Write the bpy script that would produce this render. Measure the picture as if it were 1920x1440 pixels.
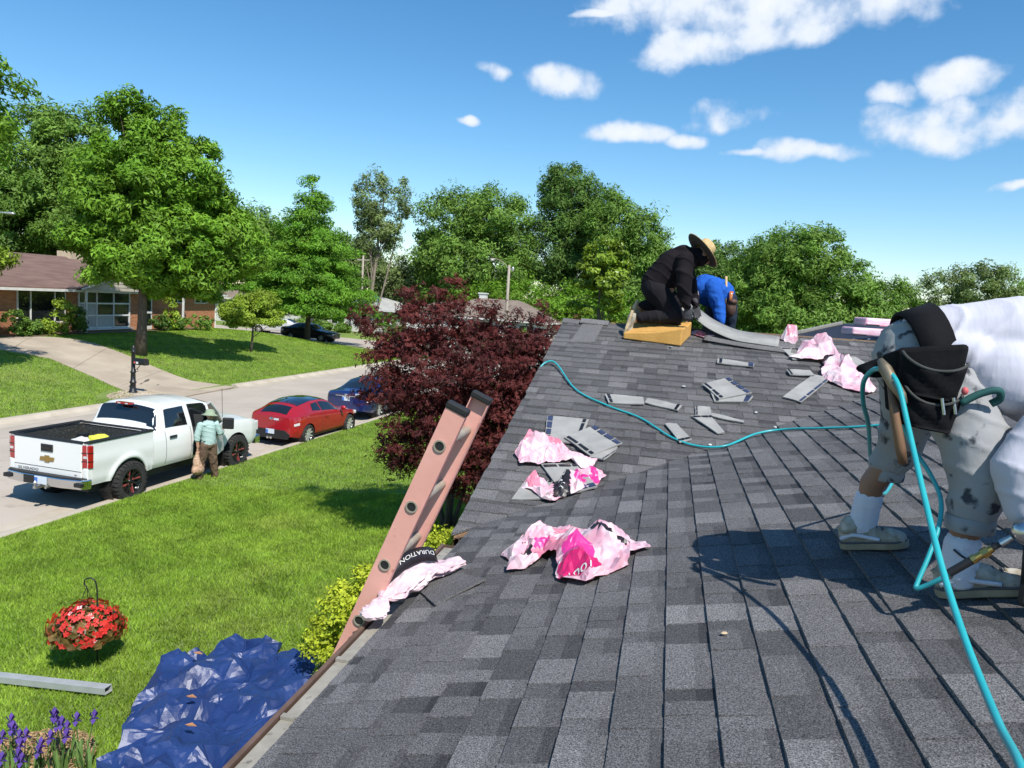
import bpy, bmesh, math, random
import numpy as np
from mathutils import Vector, Matrix, noise as mnoise
from mathutils.geometry import delaunay_2d_cdt
for o in list(bpy.data.objects): bpy.data.objects.remove(o)
SC = bpy.context.scene
COL = SC.collection
R = math.radians
rng = np.random.default_rng(7)
random.seed(7)
# ---------------------------------------------------------------- camera
CAM = np.array([1.170, 0.0, 4.842])
YAW, PITCH, ROLL, FPX = R(11.302), R(6.318), R(3.777), 1433.9
_f = np.array([-math.sin(YAW)*math.cos(PITCH), math.cos(YAW)*math.cos(PITCH), -math.sin(PITCH)])
_r = np.array([math.cos(YAW), math.sin(YAW), 0.0]); _u = np.cross(_r, _f)
CR = _r*math.cos(ROLL) + _u*math.sin(ROLL); CU = -_r*math.sin(ROLL) + _u*math.cos(ROLL)
cd = bpy.data.cameras.new('camera'); cam = bpy.data.objects.new('camera', cd); COL.objects.link(cam)
cam.matrix_world = Matrix(((CR[0], CU[0], -_f[0], CAM[0]), (CR[1], CU[1], -_f[1], CAM[1]), (CR[2], CU[2], -_f[2], CAM[2]), (0, 0, 0, 1)))
cd.sensor_fit = 'HORIZONTAL'; cd.sensor_width = 36.0; cd.lens = 36.0*FPX/1920.0
cd.clip_start = 0.05; cd.clip_end = 3000
SC.camera = cam
# ---------------------------------------------------------------- sun, sky, exposure
SUNV = Vector((0.52, -0.60, 1.0)).normalized()
EL = math.asin(SUNV.z); AZ = math.atan2(SUNV.x, SUNV.y)
sl = bpy.data.lights.new('sun', 'SUN'); sl.energy = 5.0; sl.angle = R(0.53); sl.color = (1.0, 0.955, 0.88)
so = bpy.data.objects.new('sun', sl); COL.objects.link(so)
so.rotation_euler = SUNV.to_track_quat('Z', 'Y').to_euler(); so.location = (10, -10, 40)
W = bpy.data.worlds.new('World'); SC.world = W; W.use_nodes = True
wn, wl = W.node_tree.nodes, W.node_tree.links
wn.clear()
def wnode(t, **k):
    n = wn.new(t)
    for a, v in k.items(): setattr(n, a, v)
    return n
def wmath(op, a, b=None, c=None):
    n = wnode('ShaderNodeMath', operation=op)
    for i, v in enumerate((a, b, c)):
        if v is None: continue
        if isinstance(v, (int, float)): n.inputs[i].default_value = v
        else: wl.new(v, n.inputs[i])
    return n.outputs[0]
def wdot(a, vec):
    n = wnode('ShaderNodeVectorMath', operation='DOT_PRODUCT'); wl.new(a, n.inputs[0]); n.inputs[1].default_value = tuple(vec); return n.outputs['Value']
sky = wnode('ShaderNodeTexSky', sky_type='NISHITA'); sky.sun_disc = False
sky.sun_elevation = EL; sky.sun_rotation = AZ; sky.altitude = 100; sky.air_density = 1.0; sky.dust_density = 0.15; sky.ozone_density = 3.0
hs = wnode('ShaderNodeHueSaturation'); hs.inputs['Saturation'].default_value = 1.27; hs.inputs['Hue'].default_value = 0.495; wl.new(sky.outputs[0], hs.inputs['Color'])
bg = wnode('ShaderNodeBackground'); wl.new(hs.outputs[0], bg.inputs[0]); bg.inputs[1].default_value = 0.135
tc = wnode('ShaderNodeTexCoord'); DIR = tc.outputs['Generated']
nz = wnode('ShaderNodeTexNoise'); nz.inputs['Scale'].default_value = 9; nz.inputs['Detail'].default_value = 3; wl.new(DIR, nz.inputs['Vector'])
wv = wnode('ShaderNodeVectorMath', operation='SUBTRACT'); wl.new(nz.outputs['Color'], wv.inputs[0]); wv.inputs[1].default_value = (.5, .5, .5)
ws = wnode('ShaderNodeVectorMath', operation='SCALE'); wl.new(wv.outputs[0], ws.inputs[0]); ws.inputs['Scale'].default_value = 0.06
wa = wnode('ShaderNodeVectorMath', operation='ADD'); wl.new(DIR, wa.inputs[0]); wl.new(ws.outputs[0], wa.inputs[1]); D2 = wa.outputs[0]
fb = wnode('ShaderNodeTexNoise'); fb.inputs['Scale'].default_value = 22; fb.inputs['Detail'].default_value = 7; fb.inputs['Roughness'].default_value = .52; wl.new(DIR, fb.inputs['Vector'])
def az_el(px, py):     # direction of a far cloud
    d = _f + CR*(px-960)/FPX - CU*(py-720)/FPX
    return d/np.linalg.norm(d)
# (azimuth/elevation direction, half width, half height) of the fair-weather clouds
clouds = [(az_el(1400, 15), .19, .042), (az_el(1290, 80), .085, .034), (az_el(1560, 15), .12, .03), (az_el(1200, 5), .07, .018), (az_el(1480, 55), .10, .03), (az_el(1040, 150), .055, .025), (az_el(918, 131), .025, .015), (az_el(866, 231), .016, .008),
          (az_el(1190, 240), .055, .018), (az_el(1290, 258), .032, .013), (az_el(1365, 225), .06, .019), (az_el(1510, 285), .068, .015), (az_el(1420, 290), .04, .007), (az_el(1800, 160), .055, .020),
          (az_el(1770, 235), .09, .028), (az_el(1870, 215), .09, .026), (az_el(1690, 182), .03, .012), (az_el(1905, 350), .028, .009), (az_el(1110, 18), .03, .006),
          (az_el(2150, 180), .09, .03), (az_el(2420, 60), .12, .04), (az_el(1200, -500), .16, .06), (az_el(-700, 0), .12, .04)]
mask = None
for c, a, b in clouds:
    c = np.array(c); rr = np.cross(c, (0, 0, 1)); rr /= np.linalg.norm(rr); uu = np.cross(rr, c)
    u = wdot(D2, rr/a); v = wdot(D2, uu/b)
    q = wmath('MULTIPLY_ADD', u, u, wmath('MULTIPLY', v, v))
    mask = q if mask is None else wmath('MINIMUM', mask, q)
mask = wmath('MAXIMUM', wmath('SUBTRACT', 1.0, mask), -1.2)
fz = wmath('MULTIPLY', wmath('SUBTRACT', fb.outputs['Fac'], 0.5), 2.9)
dens = wmath('ADD', mask, fz)
mr = wnode('ShaderNodeMapRange', interpolation_type='SMOOTHSTEP'); wl.new(dens, mr.inputs[0])
mr.inputs[1].default_value = 0.0; mr.inputs[2].default_value = 1.05
lit = wnode('ShaderNodeMapRange'); wl.new(dens, lit.inputs[0]); lit.inputs[1].default_value = 0.2; lit.inputs[2].default_value = 1.7
cm = wnode('ShaderNodeMix', data_type='RGBA'); wl.new(lit.outputs[0], cm.inputs['Factor'])
cm.inputs['A'].default_value = (.60, .71, .88, 1); cm.inputs['B'].default_value = (.93, .95, .98, 1)
bg2 = wnode('ShaderNodeBackground'); wl.new(cm.outputs['Result'], bg2.inputs[0]); bg2.inputs[1].default_value = 0.95
mx = wnode('ShaderNodeMixShader'); wl.new(wmath('MULTIPLY', mr.outputs[0], .96), mx.inputs[0]); wl.new(bg.outputs[0], mx.inputs[1]); wl.new(bg2.outputs[0], mx.inputs[2])
wo = wnode('ShaderNodeOutputWorld'); wl.new(mx.outputs[0], wo.inputs[0])
SC.view_settings.view_transform = 'Standard'; SC.view_settings.look = 'None'
SC.view_settings.exposure = 0.24; SC.view_settings.gamma = 1.0; SC.view_settings.use_curve_mapping = False
SC.render.engine = 'CYCLES'
W.cycles.sampling_method = 'MANUAL'; W.cycles.sample_map_resolution = 256
SC.cycles.use_denoising = True; SC.cycles.max_bounces = 4; SC.cycles.transparent_max_bounces = 6; SC.cycles.diffuse_bounces = 2
SC.cycles.caustics_reflective = False; SC.cycles.caustics_refractive = False
# ---------------------------------------------------------------- helpers
MATS = {}
def mat(name, col, col2=None, scale=4.0, detail=4, rough=.6, bump=0.0, bscale=None, metal=0.0, coat=0.0, spec=.5, tone=0.0, trans=0.0,
        stretch=None, contrast=(.35, .65), sheen=0.0, emit=None, world=False, col3=None, scale3=1.0, c3=(.5, .7), rvar=0.0, toncol=None):
    m = bpy.data.materials.new(name); m.use_nodes = True; MATS[name] = m
    n, l = m.node_tree.nodes, m.node_tree.links
    b = n['Principled BSDF']; out = n['Material Output']
    b.inputs['Roughness'].default_value = rough; b.inputs['Metallic'].default_value = metal
    b.inputs['Coat Weight'].default_value = coat; b.inputs['Coat Roughness'].default_value = .06; b.inputs['Specular IOR Level'].default_value = spec
    if sheen: b.inputs['Sheen Weight'].default_value = sheen
    t = n.new('ShaderNodeTexCoord'); vec = t.outputs['Object']
    if world: vec = n.new('ShaderNodeNewGeometry').outputs['Position']
    if stretch:
        mp = n.new('ShaderNodeMapping'); mp.inputs['Scale'].default_value = stretch; l.new(vec, mp.inputs['Vector']); vec = mp.outputs[0]
    def noise(s, d=detail):
        q = n.new('ShaderNodeTexNoise'); q.inputs['Scale'].default_value = s; q.inputs['Detail'].default_value = d; l.new(vec, q.inputs['Vector']); return q.outputs['Fac']
    def ramp(x, lo, hi):
        q = n.new('ShaderNodeMapRange'); q.inputs[1].default_value = lo; q.inputs[2].default_value = hi; l.new(x, q.inputs[0]); return q.outputs[0]
    def mixc(fac, a, c, blend='MIX'):
        q = n.new('ShaderNodeMix'); q.data_type = 'RGBA'; q.blend_type = blend
        for s, v in (('Factor', fac), ('A', a), ('B', c)):
            if isinstance(v, (float, int)): q.inputs[s].default_value = v
            elif isinstance(v, tuple): q.inputs[s].default_value = (*v[:3], 1)
            else: l.new(v, q.inputs[s])
        return q.outputs['Result']
    c = None
    if col2 is not None:
        nf = noise(scale); c = mixc(ramp(nf, *contrast), col, col2)
    if col3 is not None:
        c = mixc(ramp(noise(scale3, 6), *c3), c if c is not None else col, col3)
    if tone or toncol:
        at = n.new('ShaderNodeAttribute'); at.attribute_name = 'tone'
        if toncol: c = mixc(at.outputs['Fac'], c if c is not None else col, toncol)
        if tone:
            g = n.new('ShaderNodeMapRange'); g.inputs[3].default_value = 1-tone; g.inputs[4].default_value = 1+tone; l.new(at.outputs['Fac'], g.inputs[0])
            cmb = n.new('ShaderNodeCombineColor')
            for i in range(3): l.new(g.outputs[0], cmb.inputs[i])
            c = mixc(1.0, c if c is not None else col, cmb.outputs[0], 'MULTIPLY')
    if c is None: b.inputs['Base Color'].default_value = (*col, 1)
    else: l.new(c, b.inputs['Base Color'])
    if rvar:
        g = n.new('ShaderNodeMapRange'); g.inputs[3].default_value = max(.02, rough-rvar); g.inputs[4].default_value = rough+rvar
        l.new(noise((bscale or scale)*.6), g.inputs[0]); l.new(g.outputs[0], b.inputs['Roughness'])
    if bump:
        bp = n.new('ShaderNodeBump'); bp.inputs['Strength'].default_value = bump; bp.inputs['Distance'].default_value = .01
        l.new(noise(bscale or scale, 5), bp.inputs['Height']); l.new(bp.outputs[0], b.inputs['Normal'])
    if trans:
        tr = n.new('ShaderNodeBsdfTranslucent'); ms = n.new('ShaderNodeMixShader'); ms.inputs[0].default_value = trans
        if c is None: tr.inputs[0].default_value = (*col, 1)
        else:
            l.new(mixc(1.0, c, (1.15, 1.1, .55), 'MULTIPLY'), tr.inputs[0])
        l.new(b.outputs[0], ms.inputs[1]); l.new(tr.outputs[0], ms.inputs[2]); l.new(ms.outputs[0], out.inputs['Surface'])
    if emit: b.inputs['Emission Color'].default_value = (*emit[:3], 1); b.inputs['Emission Strength'].default_value = emit[3]
    return m
def tag(o, label=None, cat=None, group=None, kind=None):
    if label: o['label'] = label
    if cat: o['category'] = cat
    if group: o['group'] = group
    if kind: o['kind'] = kind
    return o
def empty(name, loc=(0, 0, 0), rz=0.0, label=None, cat=None, group=None, scale=None):
    o = bpy.data.objects.new(name, None); COL.objects.link(o); o.location = loc; o.rotation_euler = (0, 0, rz); o.empty_display_size = .1
    if scale: o.scale = (scale,)*3
    return tag(o, label, cat, group)
def link(name, me, mats, parent=None, smooth=False):
    for m in (mats if isinstance(mats, (list, tuple)) else [mats]): me.materials.append(m)
    me.polygons.foreach_set('use_smooth', [bool(smooth)]*len(me.polygons))
    o = bpy.data.objects.new(name, me); COL.objects.link(o)
    if parent: o.parent = parent
    return o
def np_mesh(name, V, F, mats, parent=None, smooth=False, tone=None, mi=None):
    V = np.asarray(V, dtype=np.float32); F = np.asarray(F, dtype=np.int32); k = F.shape[1]
    me = bpy.data.meshes.new(name); me.vertices.add(len(V)); me.vertices.foreach_set('co', V.ravel())
    me.loops.add(F.size); me.loops.foreach_set('vertex_index', F.ravel())
    me.polygons.add(len(F)); me.polygons.foreach_set('loop_start', np.arange(0, F.size, k, dtype=np.int32))
    if tone is not None:
        a = me.attributes.new('tone', 'FLOAT', 'FACE'); a.data.foreach_set('value', np.asarray(tone, dtype=np.float32))
    o = link(name, me, mats, parent, smooth)
    if mi is not None: me.polygons.foreach_set('material_index', np.asarray(mi, dtype=np.int32))
    me.update(calc_edges=True)
    return o
class MB:
    def __init__(s): s.v = []; s.f = []; s.m = []; s.t = []
    def add(s, vs, fs, mi=0, t=.5):
        b = len(s.v); s.v += [tuple(map(float, q)) for q in vs]
        for f in fs: s.f.append(tuple(b+i for i in f)); s.m.append(mi); s.t.append(t)
        return s
    def box(s, c, d, M=None, mi=0, t=.5):
        vs = [Vector(((i & 1)-.5, ((i >> 1) & 1)-.5, ((i >> 2) & 1)-.5)) for i in range(8)]
        vs = [Vector((p.x*d[0], p.y*d[1], p.z*d[2])) for p in vs]
        if M is not None: vs = [M @ p for p in vs]
        vs = [p+Vector(c) for p in vs]
        return s.add(vs, [(0, 2, 3, 1), (4, 5, 7, 6), (0, 1, 5, 4), (2, 6, 7, 3), (0, 4, 6, 2), (1, 3, 7, 5)], mi, t)
    def bbox(s, a, b, mi=0, t=.5):
        return s.box([(x+y)/2 for x, y in zip(a, b)], [abs(y-x) for x, y in zip(a, b)], None, mi, t)
    def tube(s, pts, r, n=8, mi=0, cap=True, t=.5):
        pts = [Vector(p) for p in pts]; N = len(pts); rr = r if isinstance(r, (list, tuple)) else [r]*N
        vs = []; up = None
        for i, p in enumerate(pts):
            d = (pts[min(i+1, N-1)]-pts[max(i-1, 0)]).normalized()
            if up is None:
                up = Vector((0, 0, 1)) if abs(d.z) < .9 else Vector((1, 0, 0))
            a = d.cross(up).normalized(); up = a.cross(d).normalized()
            for k in range(n):
                th = 2*math.pi*k/n; vs.append(p+(a*math.cos(th)+up*math.sin(th))*rr[i])
        fs = [(i*n+k, i*n+(k+1) % n, (i+1)*n+(k+1) % n, (i+1)*n+k) for i in range(N-1) for k in range(n)]
        if cap: fs += [tuple(range(n-1, -1, -1)), tuple((N-1)*n+k for k in range(n))]
        return s.add(vs, fs, mi, t)
    def lathe(s, prof, n=24, M=None, mi=0, close=False):
        vs = []
        for r, z in prof:
            for k in range(n):
                th = 2*math.pi*k/n; p = Vector((r*math.cos(th), r*math.sin(th), z)); vs.append(M @ p if M is not None else p)
        m = len(prof); fs = []
        for i in range(m if close else m-1):
            j = (i+1) % m
            fs += [(i*n+k, i*n+(k+1) % n, j*n+(k+1) % n, j*n+k) for k in range(n)]
        return s.add(vs, fs, mi)
    def prism(s, poly, h, M=None, mi=0, t=.5):      # polygon in xy extruded along z
        n = len(poly); vs = [Vector((p[0], p[1], 0)) for p in poly]+[Vector((p[0], p[1], h)) for p in poly]
        if M is not None: vs = [M @ p for p in vs]
        fs = [tuple(range(n-1, -1, -1)), tuple(range(n, 2*n))]+[(i, (i+1) % n, n+(i+1) % n, n+i) for i in range(n)]
        return s.add(vs, fs, mi, t)
    def ell(s, c, r, M=None, n=12, mi=0):
        vs = []; fs = []; m = n//2
        for i in range(m+1):
            ph = math.pi*i/m
            for k in range(n):
                th = 2*math.pi*k/n
                p = Vector((r[0]*math.sin(ph)*math.cos(th), r[1]*math.sin(ph)*math.sin(th), r[2]*math.cos(ph)))
                vs.append((M @ p if M is not None else p)+Vector(c))
        for i in range(m):
            for k in range(n): fs.append((i*n+k, (i+1)*n+k, (i+1)*n+(k+1) % n, i*n+(k+1) % n))
        return s.add(vs, fs, mi)
    def build(s, name, mats, parent=None, smooth=False, bevel=0.0, autosmooth=None, tone=False, seg=2, solid=0.0):
        me = bpy.data.meshes.new(name); me.from_pydata(s.v, [], s.f)
        if tone:
            a = me.attributes.new('tone', 'FLOAT', 'FACE'); a.data.foreach_set('value', s.t)
        o = link(name, me, mats, parent, smooth)
        me.polygons.foreach_set('material_index', s.m); me.validate(); me.update()
        if solid: md = o.modifiers.new('s', 'SOLIDIFY'); md.thickness = solid; md.offset = 0
        if bevel: md = o.modifiers.new('b', 'BEVEL'); md.width = bevel; md.segments = seg; md.limit_method = 'ANGLE'; md.angle_limit = R(38)
        return o
def rot(axis, a): return Matrix.Rotation(a, 3, axis)
def fnoise(P, s, o=4):
    P = np.asarray(P); return np.array([mnoise.fractal(Vector(p)*s, 1.0, 2.0, o) for p in P])
def _hash(i, j, k): 
    h = math.sin(i*127.1+j*311.7+k*74.7)*43758.5453; return h-math.floor(h)
def facet(x, y, sx, sy, a, seed):          # sharp-creased height field of random triangles
    c, s_ = math.cos(a), math.sin(a); u, v = (x*c-y*s_)*sx, (x*s_+y*c)*sy; i, j = math.floor(u), math.floor(v); f, g = u-i, v-j
    h00, h10, h01, h11 = _hash(i, j, seed), _hash(i+1, j, seed), _hash(i, j+1, seed), _hash(i+1, j+1, seed)
    if (i+j) % 2: return (h00+(h10-h00)*f+(h11-h10)*g if f > g else h00+(h01-h00)*g+(h11-h01)*f)
    return h00+(h10-h00)*f+(h01-h00)*g if f+g < 1 else h11+(h01-h11)*(1-f)+(h10-h11)*(1-g)
def inside(P, x, y):
    c = False; j = len(P)-1
    for i in range(len(P)):
        if ((P[i][1] > y) != (P[j][1] > y)) and x < (P[j][0]-P[i][0])*(y-P[i][1])/(P[j][1]-P[i][1]+1e-12)+P[i][0]: c = not c
        j = i
    return c
def crumple_sheet(outline, step, hf, seed, fine=.006, levels=2, edge=.35):
    """thin crumpled sheet: random triangulation of the outline with sharp folds; hf(x, y, rnd, border) gives the height. Returns verts, faces"""
    g = random.Random(seed); P = []; n = len(outline)
    for i in range(n):
        a, b_ = Vector(outline[i]), Vector(outline[(i+1) % n]); k = max(1, int((b_-a).length/step))
        for j in range(k): t = j/k; q = a+(b_-a)*t; P.append(Vector((q.x+g.uniform(-.22, .22)*step, q.y+g.uniform(-.22, .22)*step)))
    nb = len(P); xs = [q.x for q in P]; ys = [q.y for q in P]; y = min(ys)+step*.5; pts = list(P)
    while y < max(ys):
        x = min(xs)+step*g.uniform(.2, .8)
        while x < max(xs):
            q = Vector((x+g.uniform(-.42, .42)*step, y+g.uniform(-.42, .42)*step))
            if inside(P, q.x, q.y): pts.append(q)
            x += step
        y += step*.9
    V2, E2, F2, vo, *_ = delaunay_2d_cdt(pts, [(i, (i+1) % nb) for i in range(nb)], [], 1, 1e-5)
    V = []
    for k, q in enumerate(V2):
        border = any(o < nb for o in vo[k]); V.append(Vector((q.x, q.y, hf(q.x, q.y, g.random(), border))))
    F = [tuple(f) for f in F2]
    for lv in range(levels):
        mid = {}; F3 = []; s_ = step/2**(lv+1)
        def md(a, b_):
            k = (min(a, b_), max(a, b_))
            if k not in mid:
                m = (V[a]+V[b_])/2; mid[k] = len(V); V.append(m+Vector((g.uniform(-.12, .12)*s_, g.uniform(-.12, .12)*s_, g.uniform(-1, 1)*fine/(1.6**lv))))
            return mid[k]
        for f in F:
            if len(f) != 3: continue
            a, b_, c = f; d, e, h = md(a, b_), md(b_, c), md(c, a); F3 += [(a, d, h), (d, b_, e), (h, e, c), (d, e, h)]
        F = F3
    return V, F
def copy_tree(o, parent=None):
    c = o.copy(); COL.objects.link(c); c.parent = parent
    for ch in list(o.children): copy_tree(ch, c)
    return c
def cr_path(pts, n=8):               # Catmull-Rom through points
    P = [Vector(p) for p in pts]; P = [P[0]*2-P[1]]+P+[P[-1]*2-P[-2]]; out = []
    for i in range(1, len(P)-2):
        for k in range(n):
            t = k/n; a, b, c, d = P[i-1:i+3]
            out.append(.5*((2*b)+(c-a)*t+(2*a-5*b+4*c-d)*t*t+(3*b-a-3*c+d)*t**3))
    out.append(P[-2]); return out
def text_mesh(txt, size, extrude=0.0, font_shear=0.0):
    cu = bpy.data.curves.new('lettering', 'FONT'); cu.body = txt; cu.size = size; cu.extrude = extrude; cu.align_x = 'CENTER'; cu.align_y = 'CENTER'; cu.shear = font_shear; cu.resolution_u = 3
    o = bpy.data.objects.new('lettering', cu); COL.objects.link(o)
    dg = bpy.context.evaluated_depsgraph_get(); me = bpy.data.meshes.new_from_object(o.evaluated_get(dg))
    bpy.data.objects.remove(o); return me
# ================================================================ ground, street
def ss(a, b, x): t = np.clip((x-a)/(b-a), 0, 1); return t*t*(3-2*t)
def ground_z(x, y):
    x = np.asarray(x, float); y = np.asarray(y, float); xn = x-.056*y
    near = .12+.60*ss(-10.6, -.6, xn)
    k = ss(47, 57, y); H = 1.36*(1-k)+.45*k
    far = .12+H*ss(0, 10.8, -20.0-xn)
    cross = np.maximum(0, .02*(-20-xn))-.06
    cw = (ss(56.2, 57.2, y)*(1-ss(67.0, 68.0, y)))
    far = far*(1-cw)+np.minimum(cross, far)*cw
    z = np.where(xn > -10.62, near, np.where(xn < -20.0, far, -.05))
    return z+.9*ss(90, 400, np.hypot(x, y))
def gz(x, y): return float(ground_z(x, y))
mat('lawn', (.13, .19, .035), (.18, .25, .05), scale=1.1, rough=.9, bump=.6, bscale=60, col3=(.20, .21, .07), scale3=.35, c3=(.56, .76), world=True)
mat('grass_blade', (.215, .35, .035), (.29, .43, .05), scale=.55, rough=.55, tone=.55, trans=.35, world=True, spec=.25, col3=(.32, .36, .08), scale3=.28, c3=(.60, .80))
mat('road', (.40, .345, .285), (.46, .40, .335), scale=.5, rough=.85, bump=.25, bscale=140, world=True, col3=(.34, .29, .24), scale3=2.2, c3=(.58, .75))
mat('concrete', (.50, .435, .345), (.42, .36, .28), scale=1.3, rough=.85, bump=.3, bscale=70, world=True, col3=(.33, .28, .21), scale3=.8, c3=(.55, .8))
mat('driveway', (.46, .385, .295), (.38, .31, .235), scale=.7, rough=.85, bump=.3, bscale=70, world=True, col3=(.30, .245, .185), scale3=.5, c3=(.5, .75))
mat('joint', (.10, .085, .07), rough=.9)
gx = np.unique(np.concatenate([np.linspace(-500, -70, 18), np.linspace(-70, -34, 30), np.arange(-34, 4, .45), np.linspace(4, 60, 25), np.linspace(60, 500, 16)]))
gy = np.unique(np.concatenate([np.linspace(-200, -4, 16), np.arange(-4, 50, .6), np.arange(50, 72, .5), np.linspace(72, 120, 26), np.linspace(120, 700, 26)]))
# snap columns so that the kerb line is sharp: shear the grid with the street
GX, GY = np.meshgrid(gx, gy); 
for edge in (-10.61, -10.63, -19.99, -20.01): pass
SX = GX+.056*GY
ex = np.unique(np.concatenate([gx, [-10.6, -10.64, -19.98, -20.02]])); GX, GY = np.meshgrid(ex, gy); SX = GX+.056*np.clip(GY, -50, 140)
V = np.stack([SX, GY, ground_z(SX, GY)], -1).reshape(-1, 3)
ny, nx = GX.shape; I = np.arange(ny*nx).reshape(ny, nx)
F = np.stack([I[:-1, :-1], I[:-1, 1:], I[1:, 1:], I[1:, :-1]], -1).reshape(-1, 4)
tag(np_mesh('ground', V, F, MATS['lawn'], smooth=True), 'mown lawn and ground on both sides of the street', kind='structure')
def strip(name, m, prof, y0, y1, dy=1.0, kind='structure', lab=None, thick=None):
    ys = np.arange(y0, y1+.01, dy); V = []; 
    for y in ys:
        for xn, z in prof: V.append((xn+.056*y, y, z))
    n = len(prof); F = [(i*n+k, i*n+k+1, (i+1)*n+k+1, (i+1)*n+k) for i in range(len(ys)-1) for k in range(n-1)]
    mbk = MB(); mbk.add(V, F)
    if len(prof) > 4: mbk.add([V[k] for k in range(n)]+[(V[n-1][0], V[n-1][1], -.1), (V[0][0], V[0][1], -.1)], [tuple(range(n+2))]); e_ = (len(ys)-1)*n; mbk.add([V[e_+k] for k in range(n)]+[(V[e_+n-1][0], V[e_+n-1][1], -.1), (V[e_][0], V[e_][1], -.1)], [tuple(range(n+1, -1, -1))])
    o = mbk.build(name, m); tag(o, lab, kind=kind); return o
strip('street', MATS['road'], [(-19.6, 0.0), (-15.2, .05), (-11.0, 0.0)], -60, 180, 2.0, lab='pale worn asphalt street in front of the house')
def kerb(name, xs, y0, y1, lab):
    strip(name, MATS['concrete'], xs, y0, y1, 1.0, lab=lab)
kn = [(-10.55, .05), (-10.56, .125), (-10.70, .13), (-10.80, .115), (-10.95, .02), (-11.05, .006), (-11.42, .010)]
kerb('kerb', kn, -60, 180, 'low rolled concrete kerb along the near lawn')
kf = [(-20.05, .05), (-20.04, .125), (-19.90, .13), (-19.80, .115), (-19.66, .02), (-19.5, .006), (-19.1, .010)]
kerb('kerb', kf, -60, 24.6, 'concrete kerb across the street before the driveway')
kerb('kerb', kf, 31.6, 54.0, 'concrete kerb across the street past the driveway')
kerb('kerb', kf, 70.0, 180, 'far kerb beyond the side street')
V = []; F = []
for i, x in enumerate(np.arange(-19.4, -75, -1.5)):
    for j, y in enumerate((57.4, 62, 66.8)): V.append((x+.056*y*(1 if i == 0 else 1), y, max(0, .02*(-20-x))+.012+(.04 if j == 1 else 0)))
    if i: F += [((i-1)*3+j, (i-1)*3+j+1, i*3+j+1, i*3+j) for j in range(2)]
tag(np_mesh('side_street', V, F, MATS['road']), 'side street running off behind the trees', kind='structure')
# driveway across the street: slabs with recessed joints
def lerp_poly(P, n):
    P = np.array(P, float); d = np.r_[0, np.cumsum(np.linalg.norm(np.diff(P, axis=0), axis=1))]; t = np.linspace(0, d[-1], n)
    return np.stack([np.interp(t, d, P[:, 0]), np.interp(t, d, P[:, 1])], -1)
dl = lerp_poly([(-17.85, 25.2), (-19.6, 26.5), (-22, 27.5), (-24.8, 28.2), (-27, 27.2), (-28.0, 24.5), (-28.2, 16)], 29)
dr = lerp_poly([(-17.9, 31.3), (-19.6, 30.8), (-23.8, 32.2), (-27.2, 33.0), (-29.2, 32.2), (-29.75, 27), (-29.75, 16)], 29)
drv = empty('driveway', (0, 0, 0)); tag(drv, 'pale concrete driveway rising to the brick house', kind='structure')
for a in range(0, 28, 4):
    V = []; F = []; K = 7
    for i in range(a, a+5):
        for k in range(K):
            s = k/(K-1); e = (i-a-2)/2*.0
            p = dl[i]*(1-s)+dr[i]*s
            if i == a and a: q = dl[i+1]*(1-s)+dr[i+1]*s; p = p+(q-p)*.02/np.linalg.norm(q-p)
            V.append((p[0], p[1], gz(p[0], p[1])*1.0+.03 if p[0]-.056*p[1] < -20.1 else .035+.1*max(0, -19.3-(p[0]-.056*p[1]))))
    F = [(i*K+k, i*K+k+1, (i+1)*K+k+1, (i+1)*K+k) for i in range(4) for k in range(K-1)]
    o = np_mesh('slab', V, F, MATS['driveway'], drv)
    md = o.modifiers.new('s', 'SOLIDIFY'); md.thickness = .06; md.offset = -1
V = []
for i in range(29):
    for k in (0.02, .98):
        p = dl[i]*(1-k)+dr[i]*k; V.append((p[0], p[1], gz(*p)+.012 if p[0]-.056*p[1] < -20.1 else .015+.1*max(0, -19.3-(p[0]-.056*p[1]))))
np_mesh('joint_bed', V, [(2*i, 2*i+1, 2*i+3, 2*i+2) for i in range(28)], MATS['joint'], drv)
def in_drive(x, y):
    P = np.concatenate([dl, dr[::-1]]); c = np.zeros(len(x), bool); j = len(P)-1
    for i in range(len(P)):
        a, b = P[i], P[j]
        cond = ((a[1] > y) != (b[1] > y)) & (x < (b[0]-a[0])*(y-a[1])/(b[1]-a[1]+1e-9)+a[0]); c ^= cond; j = i
    return c
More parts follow.
